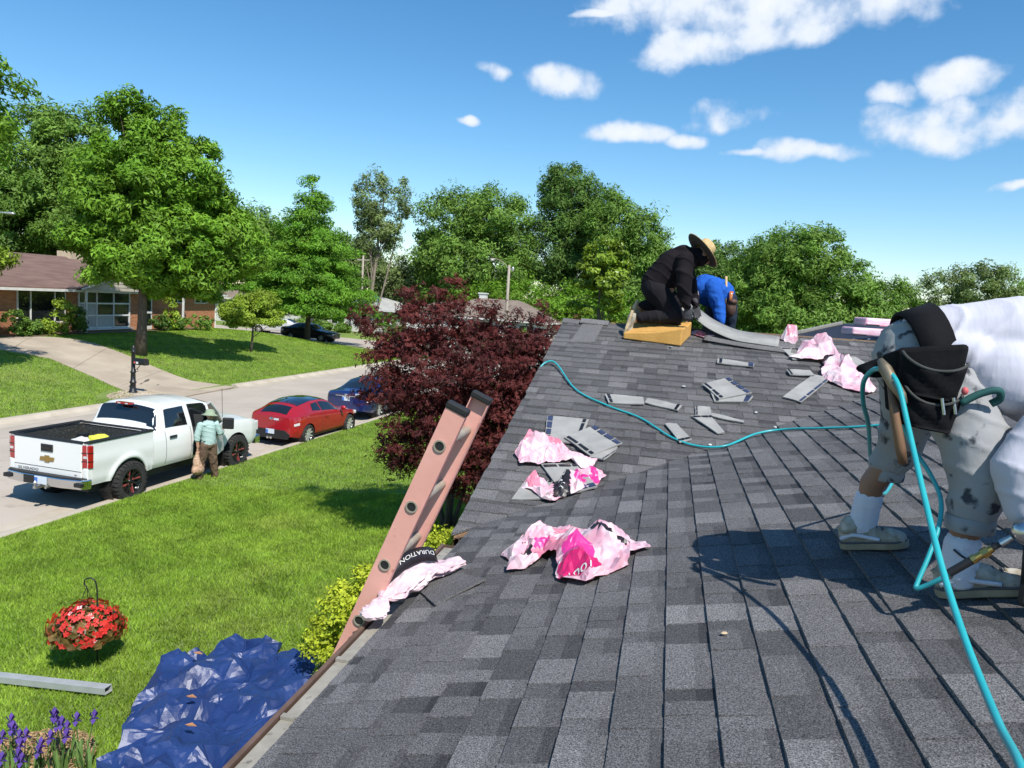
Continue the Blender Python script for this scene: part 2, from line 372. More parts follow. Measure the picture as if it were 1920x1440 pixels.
# blades of grass
def grass(name, n, xr, yr, h, w, lab, keep=None, seed=1, mt='grass_blade'):
    g = np.random.default_rng(seed); x = g.uniform(*xr, n); y = g.uniform(*yr, n)
    if keep is not None: k = keep(x, y); x, y = x[k], y[k]
    n = len(x); z = ground_z(x, y); a = g.uniform(0, 2*np.pi, n); hh = h*g.uniform(.55, 1.2, n)
    # tussock lean so that the lawn shows soft swirls
    sw = 1.5*np.sin(x*4.7+1.9*np.sin(y*3.1))+1.4*np.cos(y*5.3+x*2.8)+2.2*np.sin(x*11.3+y*3.7)*np.cos(y*13.1-x*4.1)
    la = sw+g.normal(0, 1.5, n); ln = hh*g.uniform(.3, 1.0, n)
    dx, dy = np.cos(a)*w*g.uniform(.6, 1.3, n), np.sin(a)*w*g.uniform(.6, 1.3, n)
    V = np.empty((n, 3, 3)); V[:, 0] = np.stack([x-dx, y-dy, z], -1); V[:, 1] = np.stack([x+dx, y+dy, z], -1)
    V[:, 2] = np.stack([x+np.cos(la)*ln, y+np.sin(la)*ln, z+hh], -1)
    tone = np.clip(.5+.10*np.sin(x*2.3+np.sin(y*1.7)*2)*np.cos(y*2.1+x)+.10*np.sin(x*6.1+y*2.3+2*np.sin(y*4))+g.normal(0, .2, n), 0, 1)
    o = np_mesh(name, V.reshape(-1, 3), np.arange(3*n).reshape(-1, 3), MATS[mt], tone=tone)
    return tag(o, lab, 'grass', kind='stuff')
xn_ = lambda x, y: x-.056*y
grass('lawn_grass', 340000, (-10.6, -.6), (4.6, 15.5), .055, .0068, 'short sunlit lawn grass between the house and the kerb', lambda x, y: (xn_(x, y) > -10.5), 3)
grass('lawn_grass', 150000, (-10.6, -.6), (15.5, 32), .055, .009, 'short sunlit lawn grass beyond the purple maple', lambda x, y: (xn_(x, y) > -10.5), 4)
grass('lawn_grass', 210000, (-31, -17), (15, 54), .07, .014, 'short lawn grass in front of the brick house', lambda x, y: (xn_(x, y) < -20.05) & ~in_drive(x, y) & (np.hypot(x+19.2, (y-26.2)*.6) > .95), 5)
# ================================================================ the house we stand on
SM, SW, UC, UR, EZ = .2727, .2864, 4.365, 8.704, 3.4
KV = SM/SW; EXP = .1436; EXM = EXP/math.sqrt(1+SM*SM); EXW = EXP/math.sqrt(1+SW*SW)
RZ = EZ+SW*(UR-UC)
XR = 4.9                                    # main ridge
def roof_z(x, y): return EZ+max(SM*x, SW*(min(y, 2*UR-y)-UC))
mat('shingle', (.034, .0335, .035), toncol=(.190, .183, .181), rough=.85, spec=.3)
m = MATS['shingle']; n, l = m.node_tree.nodes, m.node_tree.links; b = n['Principled BSDF']
src = b.inputs['Base Color'].links[0].from_socket
gp = n.new('ShaderNodeNewGeometry')
def _noise(s, d, r=.6):
    q = n.new('ShaderNodeTexNoise'); q.inputs['Scale'].default_value = s; q.inputs['Detail'].default_value = d; q.inputs['Roughness'].default_value = r; l.new(gp.outputs['Position'], q.inputs['Vector']); return q.outputs['Fac']
def _mr(x, a, b_, c, d):
    q = n.new('ShaderNodeMapRange'); l.new(x, q.inputs[0])
    for i, v in enumerate((a, b_, c, d)): q.inputs[i+1].default_value = v
    return q.outputs[0]
def _mul(a, f):
    q = n.new('ShaderNodeVectorMath'); q.operation = 'SCALE'; l.new(a, q.inputs[0]); l.new(f, q.inputs['Scale']); return q.outputs[0]
c = _mul(src, _mr(_noise(240, 3, .9), .38, .62, .08, 2.3))
c = _mul(c, _mr(_noise(150, 2, .7), .36, .64, .72, 1.3))
c = _mul(c, _mr(_noise(1.6, 4), .3, .7, .84, 1.14))
l.new(c, b.inputs['Base Color'])
bp = n.new('ShaderNodeBump'); bp.inputs['Strength'].default_value = .55; bp.inputs['Distance'].default_value = .003; l.new(_noise(430, 3, .8), bp.inputs['Height']); l.new(bp.outputs[0], b.inputs['Normal'])
mat('deck_wood', (.30, .19, .10), (.22, .13, .07), scale=8, rough=.8, stretch=(1, 8, 1))
mat('underlay', (.018, .021, .032), (.03, .034, .05), scale=3, rough=.5, bump=.2, bscale=10)
mat('fascia_brown', (.10, .062, .045), (.14, .09, .07), scale=9, rough=.5)
mat('gutter_grey', (.34, .32, .27), (.26, .24, .20), scale=14, rough=.6, bump=.1, col3=(.12, .10, .08), scale3=30, c3=(.6, .75))
mat('brick_wall', (.36, .15, .075), (.28, .11, .06), scale=20, rough=.85)
house = empty('shingled_house', (2.5, 2.0, .6), 0, 'house being re-roofed with charcoal laminated shingles under the workers', 'house')
def hchild(o): o.matrix_parent_inverse = house.matrix_world.inverted(); return o
bpy.context.view_layer.update()
HINV = Matrix.Translation((-2.5, -2.0, -.6))
def put(o, parent=None):
    o.parent = parent or house; o.matrix_parent_inverse = HINV; return o
mb = MB()
mb.bbox((.4, -6, -.2), (8.6, UC+.5, EZ-.12)); mb.bbox((.402, UC+.3, -.2), (8.6, 2*UR-UC-.35, EZ-.12))
put(mb.build('wall', MATS['brick_wall']))
mb = MB()   # gable infill of the wing
g = .36
mb.add([(g, UC+.2, EZ-.13), (g, 2*UR-UC-.2, EZ-.13), (g, UR, RZ-.12), (g+.12, UC+.2, EZ-.13), (g+.12, 2*UR-UC-.2, EZ-.13), (g+.12, UR, RZ-.12)], [(0, 2, 1), (3, 4, 5), (0, 3, 5, 2), (1, 2, 5, 4)])
put(mb.build('gable_siding', MATS['fascia_brown']))
# deck under the shingles (main slope, wing, backs)
mb = MB(); d = -.012
vx = (UR-UC)/KV
def deck(poly, mi=0):
    n = len(poly); b0 = [(x, y, z+d) for x, y, z in poly]; b1 = [(x, y, z-.02+d) for x, y, z in poly]
    mb.add(b0+b1, [tuple(range(n)), tuple(range(2*n-1, n-1, -1))]+[(i, n+i, n+(i+1) % n, (i+1) % n) for i in range(n)], mi)
deck([(.075, -6, EZ+SM*.075), (XR, -6, EZ+SM*XR), (XR, UC+KV*XR if XR < vx else UR, EZ+SM*XR), (min(vx, XR), UC+KV*min(vx, XR), EZ+SM*min(vx, XR)), (.075, UC+.07, EZ+SM*.075)])
deck([(0.0, UC, EZ), (min(vx, XR), UC+KV*min(vx, XR), EZ+SM*min(vx, XR)), (min(vx, XR), UR, RZ), (0.0, UR, RZ)])
deck([(0.0, UR, RZ), (5.2, UR, RZ), (5.2, 2*UR-UC, EZ), (0.0, 2*UR-UC, EZ)], 1)
deck([(XR, -6, EZ+SM*XR), (2*XR, -6, EZ), (2*XR, 13, EZ), (XR, 13, EZ+SM*XR)], 1)
roof = put(mb.build('roof', [MATS['deck_wood'], MATS['underlay']]))
bpy.context.view_layer.update()
# shingle tabs
def clip(poly, a, b_, c):          # keep a*x+b*y<=c
    out = []
    for i in range(len(poly)):
        p, q = poly[i], poly[(i+1) % len(poly)]; dp = a*p[0]+b_*p[1]-c; dq = a*q[0]+b_*q[1]-c
        if dp <= 0: out.append(p)
        if dp*dq < 0: t = dp/(dp-dq); out.append((p[0]+(q[0]-p[0])*t, p[1]+(q[1]-p[1])*t))
    return out
def pxl(P):
    v = np.asarray(P, float)-CAM; z = v@_f
    return np.array([960+FPX*(v@CR)/z, 720-FPX*(v@CU)/z, z])
rs = random.Random(11)
pieces = []
def piece(poly, zf, hf, tone, band=None):
    if len(poly) < 3: return
    ar = sum(poly[i][0]*poly[(i+1) % len(poly)][1]-poly[(i+1) % len(poly)][0]*poly[i][1] for i in range(len(poly)))/2
    if abs(ar) < 2e-4: return
    if ar < 0: poly = poly[::-1]
    n = len(poly); top = [(x, y, zf(x, y)+hf(x, y)) for x, y in poly]; bot = [(x, y, zf(x, y)-.004) for x, y in poly]
    fs = [tuple(range(n))]+[(i, n+i, n+(i+1) % n, (i+1) % n) for i in range(n)]
    tones = [tone]*len(fs)
    if band:           # the printed shadow band at the upslope end of a tab
        a, b_, c_ = band; lo, hi = clip(poly, a, b_, c_), clip(poly, -a, -b_, -c_)
        if len(lo) > 2 and len(hi) > 2:
            fs = fs[1:]; tones = tones[1:]; k0 = 2*n; ex_ = [(x, y, zf(x, y)+hf(x, y)) for x, y in lo+hi]; fs += [tuple(k0+i for i in range(len(lo))), tuple(k0+len(lo)+i for i in range(len(hi)))]; tones += [tone, max(0, tone-.17)]; bot = bot+ex_
    tone = tones
    c = np.mean(top, axis=0); q = pxl(c); size = -1
    if q[2] > .3 and -60 < q[0] < 1980 and 300 < q[1] < 1500:
        pp = [pxl(t) for t in top]
        size = abs(sum(pp[i][0]*pp[(i+1) % n][1]-pp[(i+1) % n][0]*pp[i][1] for i in range(n)))/2
    pieces.append((size, top+bot, fs, tone))
def courses(lo, hi, ncourse, exposure, fn):
    for i in range(ncourse):
        t = lo-rs.uniform(0, .3); raised = rs.random() < .5; off = rs.uniform(-.0015, .0015)
        while t < hi:
            w = rs.choice((.08, .12, .15, .18, .22, .28))*rs.uniform(.85, 1.1) if raised else rs.choice((.07, .10, .13, .17, .22))*rs.uniform(.85, 1.1)
            u = rs.random()
            tone = (.34+.32*u*u+.14*(rs.random() < .12)) if raised else (.18+.30*u)
            fn(i, t, t+w, raised, max(0, min(1, tone+rs.uniform(-.06, .06))), off); t += w; raised = not raised
def main_tab(i, y0, y1, raised, tone, off):
    xd = i*EXM-.012*(i == 0)+off; xu = (i+1)*EXM+.008; h = .0125 if raised else .0075
    g = .0009
    def one(xa, xb, tn, dh):
        poly = [(xa, y0+g), (xb, y0+g), (xb, y1-g), (xa, y1-g)]
        poly = clip(clip(poly, -KV, 1, UC-.002), -1, 0, -.084)
        piece(poly, lambda x, y: EZ+SM*x, lambda x, y: (h+dh)*max(0, 1-(x-xd)/(xu-xd))+.0012, tn, (1, 0, xd+EXM*rs.choice((.55, .62, .7, .76))) if rs.random() < .62 else None)
    one(xd, xu, tone, 0)
def wing_tab(i, x0, x1, raised, tone, off):
    yd = UC+i*EXW+off; yu = yd+EXW+.008; h = .0125 if raised else .0075
    poly = [(max(x0, -.015)+.0009, yd), (x1-.0009, yd), (x1-.0009, min(yu, UR)), (max(x0, -.015)+.0009, min(yu, UR))]
    if x1 < 0: return
    poly = clip(poly, KV, -1, -UC-.002)
    piece(poly, lambda x, y: EZ+SW*(y-UC), lambda x, y: h*max(0, 1-(y-yd)/(yu-yd))+.0012, tone*.92, (0, 1, yd+EXW*rs.choice((.6, .7, .78))) if rs.random() < .45 else None)
courses(-3.0, UC+KV*XR+.3, int(XR/EXM)+1, EXM, main_tab)
courses(-.1, min(vx, XR)+.2, int((UR-UC)/EXW)+1, EXW, wing_tab)
pieces.sort(key=lambda p: -p[0])
for size, vs, fs, tone in pieces[:300]:
    me = bpy.data.meshes.new('shingle'); me.from_pydata(vs, [], fs); a = me.attributes.new('tone', 'FLOAT', 'FACE'); a.data.foreach_set('value', tone)
    o = link('shingle', me, MATS['shingle']); o.parent = roof; o.matrix_parent_inverse = roof.matrix_world.inverted()
mb = MB()
for size, vs, fs, tone in pieces[300:]: mb.add(vs, fs, 0, 0); mb.t[-len(fs):] = tone
o = mb.build('shingle_courses', MATS['shingle'], tone=True); o.parent = roof; o.matrix_parent_inverse = roof.matrix_world.inverted(); o['kind'] = 'stuff'
# ridge caps and bare ridge board of the wing
mb = MB()
def cap(x0, x1, tone, lift=.012):
    for s in (-1, 1):
        y1 = UR+s*.14; z1 = RZ-SW*.14
        mb.add([(x0, UR, RZ+lift+.014), (x1, UR, RZ+lift+.004), (x1, y1, z1+lift+.004), (x0, y1, z1+lift+.014), (x0, UR, RZ+lift), (x1, UR, RZ+lift-.006), (x1, y1, z1+lift-.006), (x0, y1, z1+lift)],
               [(0, 1, 2, 3), (4, 7, 6, 5), (0, 3, 7, 4), (1, 5, 6, 2), (3, 2, 6, 7)], 0, tone)
for x0, tn in ((-.02, .45),): 
    mb = MB(); cap(x0, x0+.19, tn); o = mb.build('ridge_cap', MATS['shingle'], tone=True); o.parent = roof; o.matrix_parent_inverse = roof.matrix_world.inverted()
mb = MB(); cap(.185, .50, .62, .024); o = mb.build('ridge_cap', MATS['shingle'], tone=True); o.parent = roof; o.matrix_parent_inverse = roof.matrix_world.inverted()
# a long dark shingle laid up the slope near the gable
mb = MB()
def on_wing(x, y, h=0.0): return (x, y, EZ+SW*(y-UC)+h)
mb.add([on_wing(.17, 7.95, .016), on_wing(.42, 7.98, .02), on_wing(.45, 8.66, .018), on_wing(.22, 8.66, .016), on_wing(.17, 7.95, .008), on_wing(.42, 7.98, .008), on_wing(.45, 8.66, .008), on_wing(.22, 8.66, .008)], [(0, 1, 2, 3), (0, 4, 5, 1), (1, 5, 6, 2), (3, 2, 6, 7), (0, 3, 7, 4)], 0, .5)
tag(mb.build('loose_shingle', MATS['shingle'], tone=True), 'single dark grey shingle laid up the slope at the gable corner', 'shingle')
mb = MB(); mb.bbox((.52, UR-.03, RZ-.03), (4.6, UR+.03, RZ+.012)); o = mb.build('ridge_board', MATS['deck_wood']); put(o)
# rake trim along the gable
mb = MB()
for s in (1, -1):
    a = (-.004, UC if s > 0 else 2*UR-UC, EZ); b2 = (-.004, UR, RZ)
    mb.add([(a[0]-.0, a[1], a[2]-.02), (b2[0], b2[1], b2[2]-.02), (b2[0], b2[1], b2[2]-.17), (a[0], a[1], a[2]-.17), (.03, a[1], a[2]-.02), (.03, b2[1], b2[2]-.02), (.03, b2[1], b2[2]-.17), (.03, a[1], a[2]-.17)], [(0, 1, 2, 3), (4, 7, 6, 5), (0, 4, 5, 1), (3, 2, 6, 7)])
put(mb.build('rake_board', MATS['fascia_brown']))
# gutter along the main eave
mb = MB(); y0, y1 = -6, 4.22
prof = [(-.008, EZ-.03), (-.008, EZ-.115), (-.03, EZ-.125), (-.085, EZ-.125), (-.105, EZ-.06), (-.105, EZ-.028), (-.118, EZ-.022), (-.122, EZ-.045), (-.112, EZ-.07), (-.092, EZ-.135), (-.02, EZ-.14), (0.0, EZ-.12)]
def profile_run(prof, y0, y1, mi): 
    n = len(prof); mb.add([(x, y, z) for y in (y0, y1) for x, z in prof], [(i, i+1, n+i+1, n+i) for i in range(n-1)], mi)
prof = [(x+.090, z+.012) for x, z in prof]; profile_run(prof, y0, y1, 0)
mb.add([(x, y1, z) for x, z in prof[:6]], [(0, 1, 2, 3, 4, 5)], 0)
gut = put(mb.build('gutter', MATS['fascia_brown']))
mb = MB(); mb.bbox((-.008, -6, EZ-.038), (.082, 4.2, EZ-.028)); put(mb.build('gutter_guard', MATS['gutter_grey']))
for yy in (1.62, 2.28, 2.72, 3.35, 3.95):
    mb = MB(); mb.bbox((-.01, yy-.012, EZ-.027), (.078, yy+.012, EZ-.016)); mb.bbox((.052, yy-.02, EZ-.0155), (.075, yy+.02, EZ-.004)); put(mb.build('gutter_hanger', MATS['gutter_grey']))
# rear roof deck under dark underlayment, behind the wing ridge
mb = MB(); q = [(2.95, 9.05, 4.44), (6.2, 9.05, 4.62), (6.2, 13.0, 5.02), (3.84, 13.0, 4.80), (3.04, 13.0, 4.55)]
mb.add(q+[(x, y, z-.14) for x, y, z in q], [(0, 1, 2, 3, 4)]+[(i, 5+i, 5+(i+1) % 5, (i+1) % 5) for i in range(5)])
put(mb.build('rear_roof_deck', MATS['underlay']))
mb = MB(); mb.add([(3.0, 12.96, 4.565), (3.85, 12.96, 4.825), (3.85, 13.06, 4.84), (3.0, 13.06, 4.58), (3.0, 12.96, 4.50), (3.85, 12.96, 4.76)], [(0, 1, 2, 3), (0, 4, 5, 1)])
put(mb.build('edge_strip', MATS['gutter_grey']))
mat('chalk', (.35, .42, .55), rough=.8)
for (x0, y0_, x1, y1_) in ((3.3, 11.2, 4.6, 12.2), (3.3, 10.6, 4.4, 11.5), (3.25, 10.2, 3.9, 11.0), (3.6, 9.9, 4.5, 10.4), (3.9, 11.6, 4.3, 11.2)):
    mb = MB(); dz = lambda x, y: 4.44+(x-2.95)*.055+(y-9.05)*.028+.02*(x-2.95)*(y-9.05)/4+.012
    mb.tube([(x0, y0_, dz(x0, y0_)+.02), (x1, y1_, dz(x1, y1_)+.02)], .012, 5); put(mb.build('chalk_line', MATS['chalk']))
# ================================================================ trees and plants
mat('bark', (.13, .10, .075), (.075, .058, .045), scale=6, rough=.9, bump=.8, bscale=14, stretch=(3, 3, .6))
mat('bark_pale', (.30, .25, .19), (.18, .145, .11), scale=5, rough=.9, bump=.6, bscale=12, stretch=(3, 3, .6))
def leafmat(name, a, b_, tr=.24, tone=.48, rough=.55): return mat(name, a, b_, scale=.6, rough=rough, tone=tone, trans=tr, world=True, spec=.22)
leafmat('leaf_oak', (0.117, 0.254, 0.018), (0.192, 0.343, 0.033))
leafmat('leaf_dark', (0.083, 0.166, 0.030), (0.127, 0.217, 0.046))
leafmat('leaf_mid', (0.115, 0.222, 0.032), (0.176, 0.293, 0.051))
leafmat('leaf_pale', (0.147, 0.213, 0.067), (0.200, 0.263, 0.090))
leafmat('leaf_lime', (.22, .33, .03), (.28, .39, .045))
leafmat('leaf_pinoak', (0.102, 0.248, 0.018), (0.163, 0.328, 0.030))
leafmat('leaf_yellow', (.38, .46, .03), (.50, .56, .05))
leafmat('leaf_purple', (.078, .017, .017), (.135, .030, .027), tr=.22, tone=.55)
def rand_dirs(g, n):
    v = g.normal(size=(n, 3)); return v/np.linalg.norm(v, axis=1, keepdims=True)
def leaf_quads(g, P, Nrm, size, ratio=.62):
    n = len(P); t = np.cross(Nrm, g.normal(size=(n, 3))); t /= np.linalg.norm(t, axis=1, keepdims=True)+1e-9; b_ = np.cross(Nrm, t)
    s = size*g.uniform(.45, 1.4, n)[:, None]
    V = np.empty((n, 4, 3)); V[:, 0] = P-t*s; V[:, 1] = P-b_*s*ratio+Nrm*s*.12; V[:, 2] = P+t*s; V[:, 3] = P+b_*s*ratio+Nrm*s*.12
    if size >= .08: return V[:, [0, 1, 2]].reshape(-1, 3)+0, np.arange(3*n).reshape(-1, 3)
    return V.reshape(-1, 3), np.arange(4*n).reshape(-1, 4)
def crown_points(g, ells, nclump, leaves, csize, shell=.55, up=.5, flat=.6):
    vol = np.array([e[3]*e[4]*e[5] for e in ells])**.75; vol /= vol.sum()
    P, N, T, CC = [], [], [], []
    for e, v in zip(ells, vol):
        c = np.array(e[:3]); r = np.array(e[3:6]); k = max(4, int(nclump*v))
        d = rand_dirs(g, k); rad = (shell+(1-shell)*g.random(k)**.6)[:, None]
        cc = c+d*r*rad
        for i in range(k):
            m = max(8, int(leaves/nclump*g.uniform(.6, 1.4))); cs = csize*g.uniform(.65, 1.35)
            q = rand_dirs(g, m); q[:, 2] = np.where(q[:, 2] < 0, q[:, 2]*.7, q[:, 2]); rr = g.random(m)[:, None]**.45
            P.append(cc[i]+q*rr*np.array([cs, cs, cs*flat])); out = d[i]*.6+np.array([0, 0, up])
            nn = q*.8+out+g.normal(0, .7, (m, 3)); N.append(nn/np.linalg.norm(nn, axis=1, keepdims=True))
            T.append(np.clip(g.uniform(.22, .78)+g.normal(0, .13, m), 0, 1)); CC.append(cc[i])
    return np.concatenate(P), np.concatenate(N), np.concatenate(T), np.array(CC)
def limbs(mb, g, base, h0, targets, r0, lean=(0, 0), top=None, n=7):
    base = np.array(base, float); top = np.array(top if top is not None else base+np.array([lean[0], lean[1], h0]))
    trunk = [base+(top-base)*t+np.array([math.sin(t*5)*.04*r0*8, math.cos(t*4)*.03*r0*8, 0]) for t in np.linspace(0, 1, 7)]
    rad = [r0*1.35]+[r0*(1-.68*t) for t in np.linspace(0, 1, 7)[1:]]
    mb.tube(trunk, rad, n)
    for tg in targets:
        t = g.uniform(.28, .85); s = base+(top-base)*t; mid = (s+tg)/2+np.array([0, 0, .12*np.linalg.norm(tg-s)])
        rb = r0*(1-.68*t)*g.uniform(.3, .5); mb.tube([s, s*.6+mid*.4, mid, tg], [rb, rb*.8, rb*.55, rb*.15], 5, cap=False)
def tree(name, base, ells, leaves, size, m, label, cat='tree', clumps=90, csize=1.0, trunk_r=.22, seed=1, bark='bark', group=None, top=None, shell=.5, up=.5, flat=.6, nl=14, trunks=None, ratio=.62):
    g = np.random.default_rng(seed); base = np.array(base, float)
    if size > .09: leaves = int(leaves*(2.3 if base[1] > 65 else 2.9)); clumps = int(clumps*2.3); csize *= .90; flat = max(flat, .95) if flat > .45 else .6; shell *= .75; size *= .98
    root = empty(name, base, 0, label, cat, group)
    E = [np.array(e, float) for e in ells]
    P, N, T, CC = crown_points(g, E, clumps, leaves, csize, shell, up, flat)
    V, F = leaf_quads(g, P, N, size, ratio)
    np_mesh('crown', V-base, F, MATS[m], root, tone=T)
    mb = MB(); hz = max(e[2] for e in E)-base[2]
    tp = top if top is not None else np.array([np.mean([e[0] for e in E]), np.mean([e[1] for e in E]), base[2]+hz])
    idx = g.choice(len(CC), min(nl, len(CC)), replace=False)
    limbs(mb, g, (0, 0, -.15), hz, [CC[i]-base for i in idx], trunk_r, top=np.array(tp)-base)
    for tb in (trunks or []): limbs(mb, g, (tb[0], tb[1], -.1), hz, [], trunk_r*.6, top=np.array(tp)-base+np.array([tb[0]*4, tb[1]*4, 0]))
    mb.build('trunk', MATS[bark], root, smooth=True)
    return root
# --- the oak on the opposite lawn
ob = (-24.2, 33.1, gz(-24.2, 33.1))
tree('oak_tree', ob, [(-23.8, 33.5, 6.3, 3.6, 3.6, 2.2), (-24.4, 32.7, 8.4, 2.8, 2.8, 2.6), (-23.2, 33.8, 8.2, 3.0, 3.0, 2.6), (-24.2, 32.4, 11.0, 1.7, 1.7, 2.2), (-23.3, 33.0, 11.4, 1.2, 1.2, 1.8), (-21.8, 33.6, 9.6, 1.5, 1.5, 1.9), (-25.8, 31.2, 6.4, 1.2, 1.2, .8), (-20.6, 35.0, 6.6, 1.8, 1.8, 2.1), (-24.6, 32.2, 4.6, 1.6, 1.6, .6), (-22.6, 34.6, 4.6, 2.4, 2.4, 1.0)],
     46000, .145, 'leaf_oak', 'large green oak on the lawn in front of the brick house', clumps=230, csize=.66, trunk_r=.25, seed=3, top=(-23.9, 32.9, 11.5), nl=26, shell=.62)
# --- trees behind the brick house
tree('shade_tree', (-43, 48.5, 1.5), [(-44.5, 48.5, 13.0, 3.4, 3.4, 3.4), (-42.0, 49, 13.2, 2.8, 2.8, 3.2), (-40.2, 49.5, 11.2, 2.8, 2.8, 2.8), (-43, 48.5, 8.6, 4.5, 4.5, 3.6), (-40.5, 49, 7.4, 3.4, 3.4, 2.8)], 26000, .17, 'leaf_mid', 'tall green tree rising behind the brick house roof, next to the oak', clumps=190, csize=1.0, seed=4)
tree('shade_tree', (-50, 47, 1.5), [(-49.5, 47, 13.2, 3.8, 3.8, 4.2), (-48, 47.5, 9, 4.5, 4.5, 4.5), (-52, 46.5, 11, 4, 4, 4.5), (-47, 47, 6.5, 4, 4, 3)], 24000, .17, 'leaf_dark', 'dark green tree at the left edge above the brown roof', clumps=170, csize=1.0, seed=5)
tree('shade_tree', (-38, 48, 1.5), [(-37, 48, 8, 4, 4, 3.6), (-35, 50, 6, 4.5, 4.5, 3.2), (-36, 52, 9, 3, 3, 2.4)], 22000, .17, 'leaf_mid', 'round green tree at the far end of the brick house', clumps=140, csize=1.0, seed=6)
tree('sapling_tree', (-29, 27.5, gz(-29, 27.5)), [(-28.4, 27.6, 5.6, 1.2, 1.2, .9), (-28.6, 27.3, 4.6, 1.0, 1.0, .6), (-28, 28.4, 5.0, .9, .9, .7)], 3500, .13, 'leaf_lime', 'yellow green branches of a young tree over the brown roof edge', clumps=40, csize=.5, seed=7, trunk_r=.07)
tree('street_tree', (-22.0, 21.3, gz(-22.0, 21.3)), [(-22.0, 21.3, 10.2, 2.0, 2.0, 1.8), (-22.3, 21.0, 8.4, 1.7, 1.7, 1.3)], 4000, .15, 'leaf_oak', 'street tree on the far lawn beyond the left edge that shades the driveway', clumps=50, csize=.6, trunk_r=.14, seed=70)
# --- lawn trees past the oak
lb = (-22.9, 41.1, gz(-22.9, 41.1))
tree('lime_green_tree', lb, [(-22.9, 41.1, 3.0, 1.75, 1.75, .8), (-22.6, 41.4, 3.8, 1.1, 1.1, .6), (-23.5, 40.6, 2.7, 1.0, 1.0, .5), (-22.0, 41.8, 2.8, .9, .9, .5)], 7000, .10, 'leaf_lime', 'small lime green tree on the lawn beside the brick house', clumps=90, csize=.42, trunk_r=.08, seed=8, flat=.4)
pb = (-25.9, 54.2, gz(-25.9, 54.2))
pe = []
for i in range(9):
    t = i/8; zz = 3.2+t*9.0; rr = 5.2*(1-t)**.85+.55
    pe.append((-25.9+.2*math.sin(i*2), 54.2+.2*math.cos(i*2), zz, rr, rr, .8))
tree('pin_oak_tree', pb, pe, 34000, .13, 'leaf_pinoak', 'conical pin oak with layered branches above the parked black car', clumps=240, csize=.75, trunk_r=.20, seed=9, shell=.35, flat=.4, nl=26, top=(-25.8, 54.2, 12.4))
# --- thin tall trees and backdrop left of centre
tree('thin_tall_tree', (-28.5, 72, .6), [(-28.3, 72, 13.6, 1.9, 1.9, 2.9), (-28.4, 72.5, 9.8, 2.0, 2.0, 2.4), (-25.6, 72.6, 13.8, 1.1, 1.1, 1.9), (-26.4, 72, 10.4, 1.3, 1.3, 1.5)], 7500, .16, 'leaf_pale', 'thin tall airy tree with bare upper trunks behind the pin oak', clumps=75, csize=.75, trunk_r=.2, seed=10, bark='bark_pale', nl=30, trunks=[(.5, .2)])
tree('pale_tree', (-27.5, 88, .6), [(-27.5, 88, 10.0, 1.6, 1.6, 2.2), (-28, 88, 7.5, 1.8, 1.8, 1.6)], 3800, .16, 'leaf_pale', 'pale sparse small tree before the open gap of sky', clumps=50, csize=.7, trunk_r=.14, seed=11, bark='bark_pale', nl=24)
bt = tree('backdrop_tree', (-44, 78, .6), [(-44, 78, 8.0, 6, 5, 5.0), (-40, 78, 6.0, 5, 5, 4), (-47, 79, 9.5, 4, 4, 3.5)], 20000, .22, 'leaf_mid', 'rounded green tree in the gap between the oak and the pin oak', clumps=130, csize=1.3, seed=12)
tree('backdrop_tree', (-31.5, 84, .6), [(-32.5, 84, 6.0, 5, 4, 4.2), (-27, 85, 4.8, 4, 4, 3.6), (-36, 84, 7.5, 4, 4, 3.6)], 17000, .20, 'leaf_lime', 'light green bushy tree behind the grey hip roof', clumps=120, csize=1.2, seed=13).children[0].data.materials[0] = MATS['leaf_pale']
tree('backdrop_tree', (-60, 60, 1), [(-58, 62, 8, 7, 7, 6), (-54, 68, 7, 6, 6, 5), (-62, 56, 9, 6, 6, 5)], 14000, .28, 'leaf_dark', 'dense dark trees far behind the oak and the brick house', clumps=100, csize=1.6, seed=14)
# --- the big group in the centre
tree('broad_tree', (-20.5, 82, .6), [(-22.5, 82, 12.5, 4.6, 4.6, 4.0), (-18.0, 82, 13.0, 4.2, 4.2, 3.8), (-20.5, 81, 8.0, 6.4, 5.5, 4.0), (-24.5, 82, 8.5, 2.6, 2.6, 3.4), (-16.5, 80.5, 8.0, 3.5, 3.5, 3.6), (-20, 80, 4.2, 5.5, 4, 2.2)], 34000, .21, 'leaf_mid', 'broad rounded green tree behind the brown hip roof, left of the tallest tree', clumps=230, csize=1.25, trunk_r=.35, seed=15, nl=22)
tree('tall_dark_tree', (-10.5, 84, .6), [(-11.0, 84, 16.2, 3.4, 3.2, 3.6), (-8.0, 84, 14.4, 2.4, 2.4, 3.0), (-11.5, 83, 10.5, 4.4, 4, 4.2), (-8.0, 83, 8.0, 4.5, 4, 4.5), (-12.5, 85, 17.2, 1.6, 1.6, 2.2)], 30000, .20, 'leaf_dark', 'tallest dark green tree at the middle of the skyline', clumps=200, csize=1.15, trunk_r=.4, seed=16, nl=22)
tree('broad_tree', (-4.5, 80, .6), [(-5.5, 80, 12.8, 3.2, 3.2, 3.6), (-2.6, 80, 11.0, 3.2, 3.2, 4.0), (-3.5, 79, 7.0, 4.6, 4.0, 4.2), (-1.2, 80, 7.5, 2.2, 2.2, 3.0)], 26000, .20, 'leaf_mid', 'broad green tree sloping down behind the kneeling worker in black', clumps=180, csize=1.2, trunk_r=.32, seed=17, nl=18)
tree('under_tree', (-14, 74, .5), [(-14, 74, 4.0, 4, 3, 3.2), (-9, 73, 3.6, 4.2, 3, 3.0), (-4.5, 72, 3.6, 4, 3, 3.0), (-18, 75, 3.2, 3.5, 3, 2.6)], 20000, .17, 'leaf_oak', 'leafy understorey trees below the tallest tree, beside the street lamp', clumps=140, csize=1.0, seed=18)
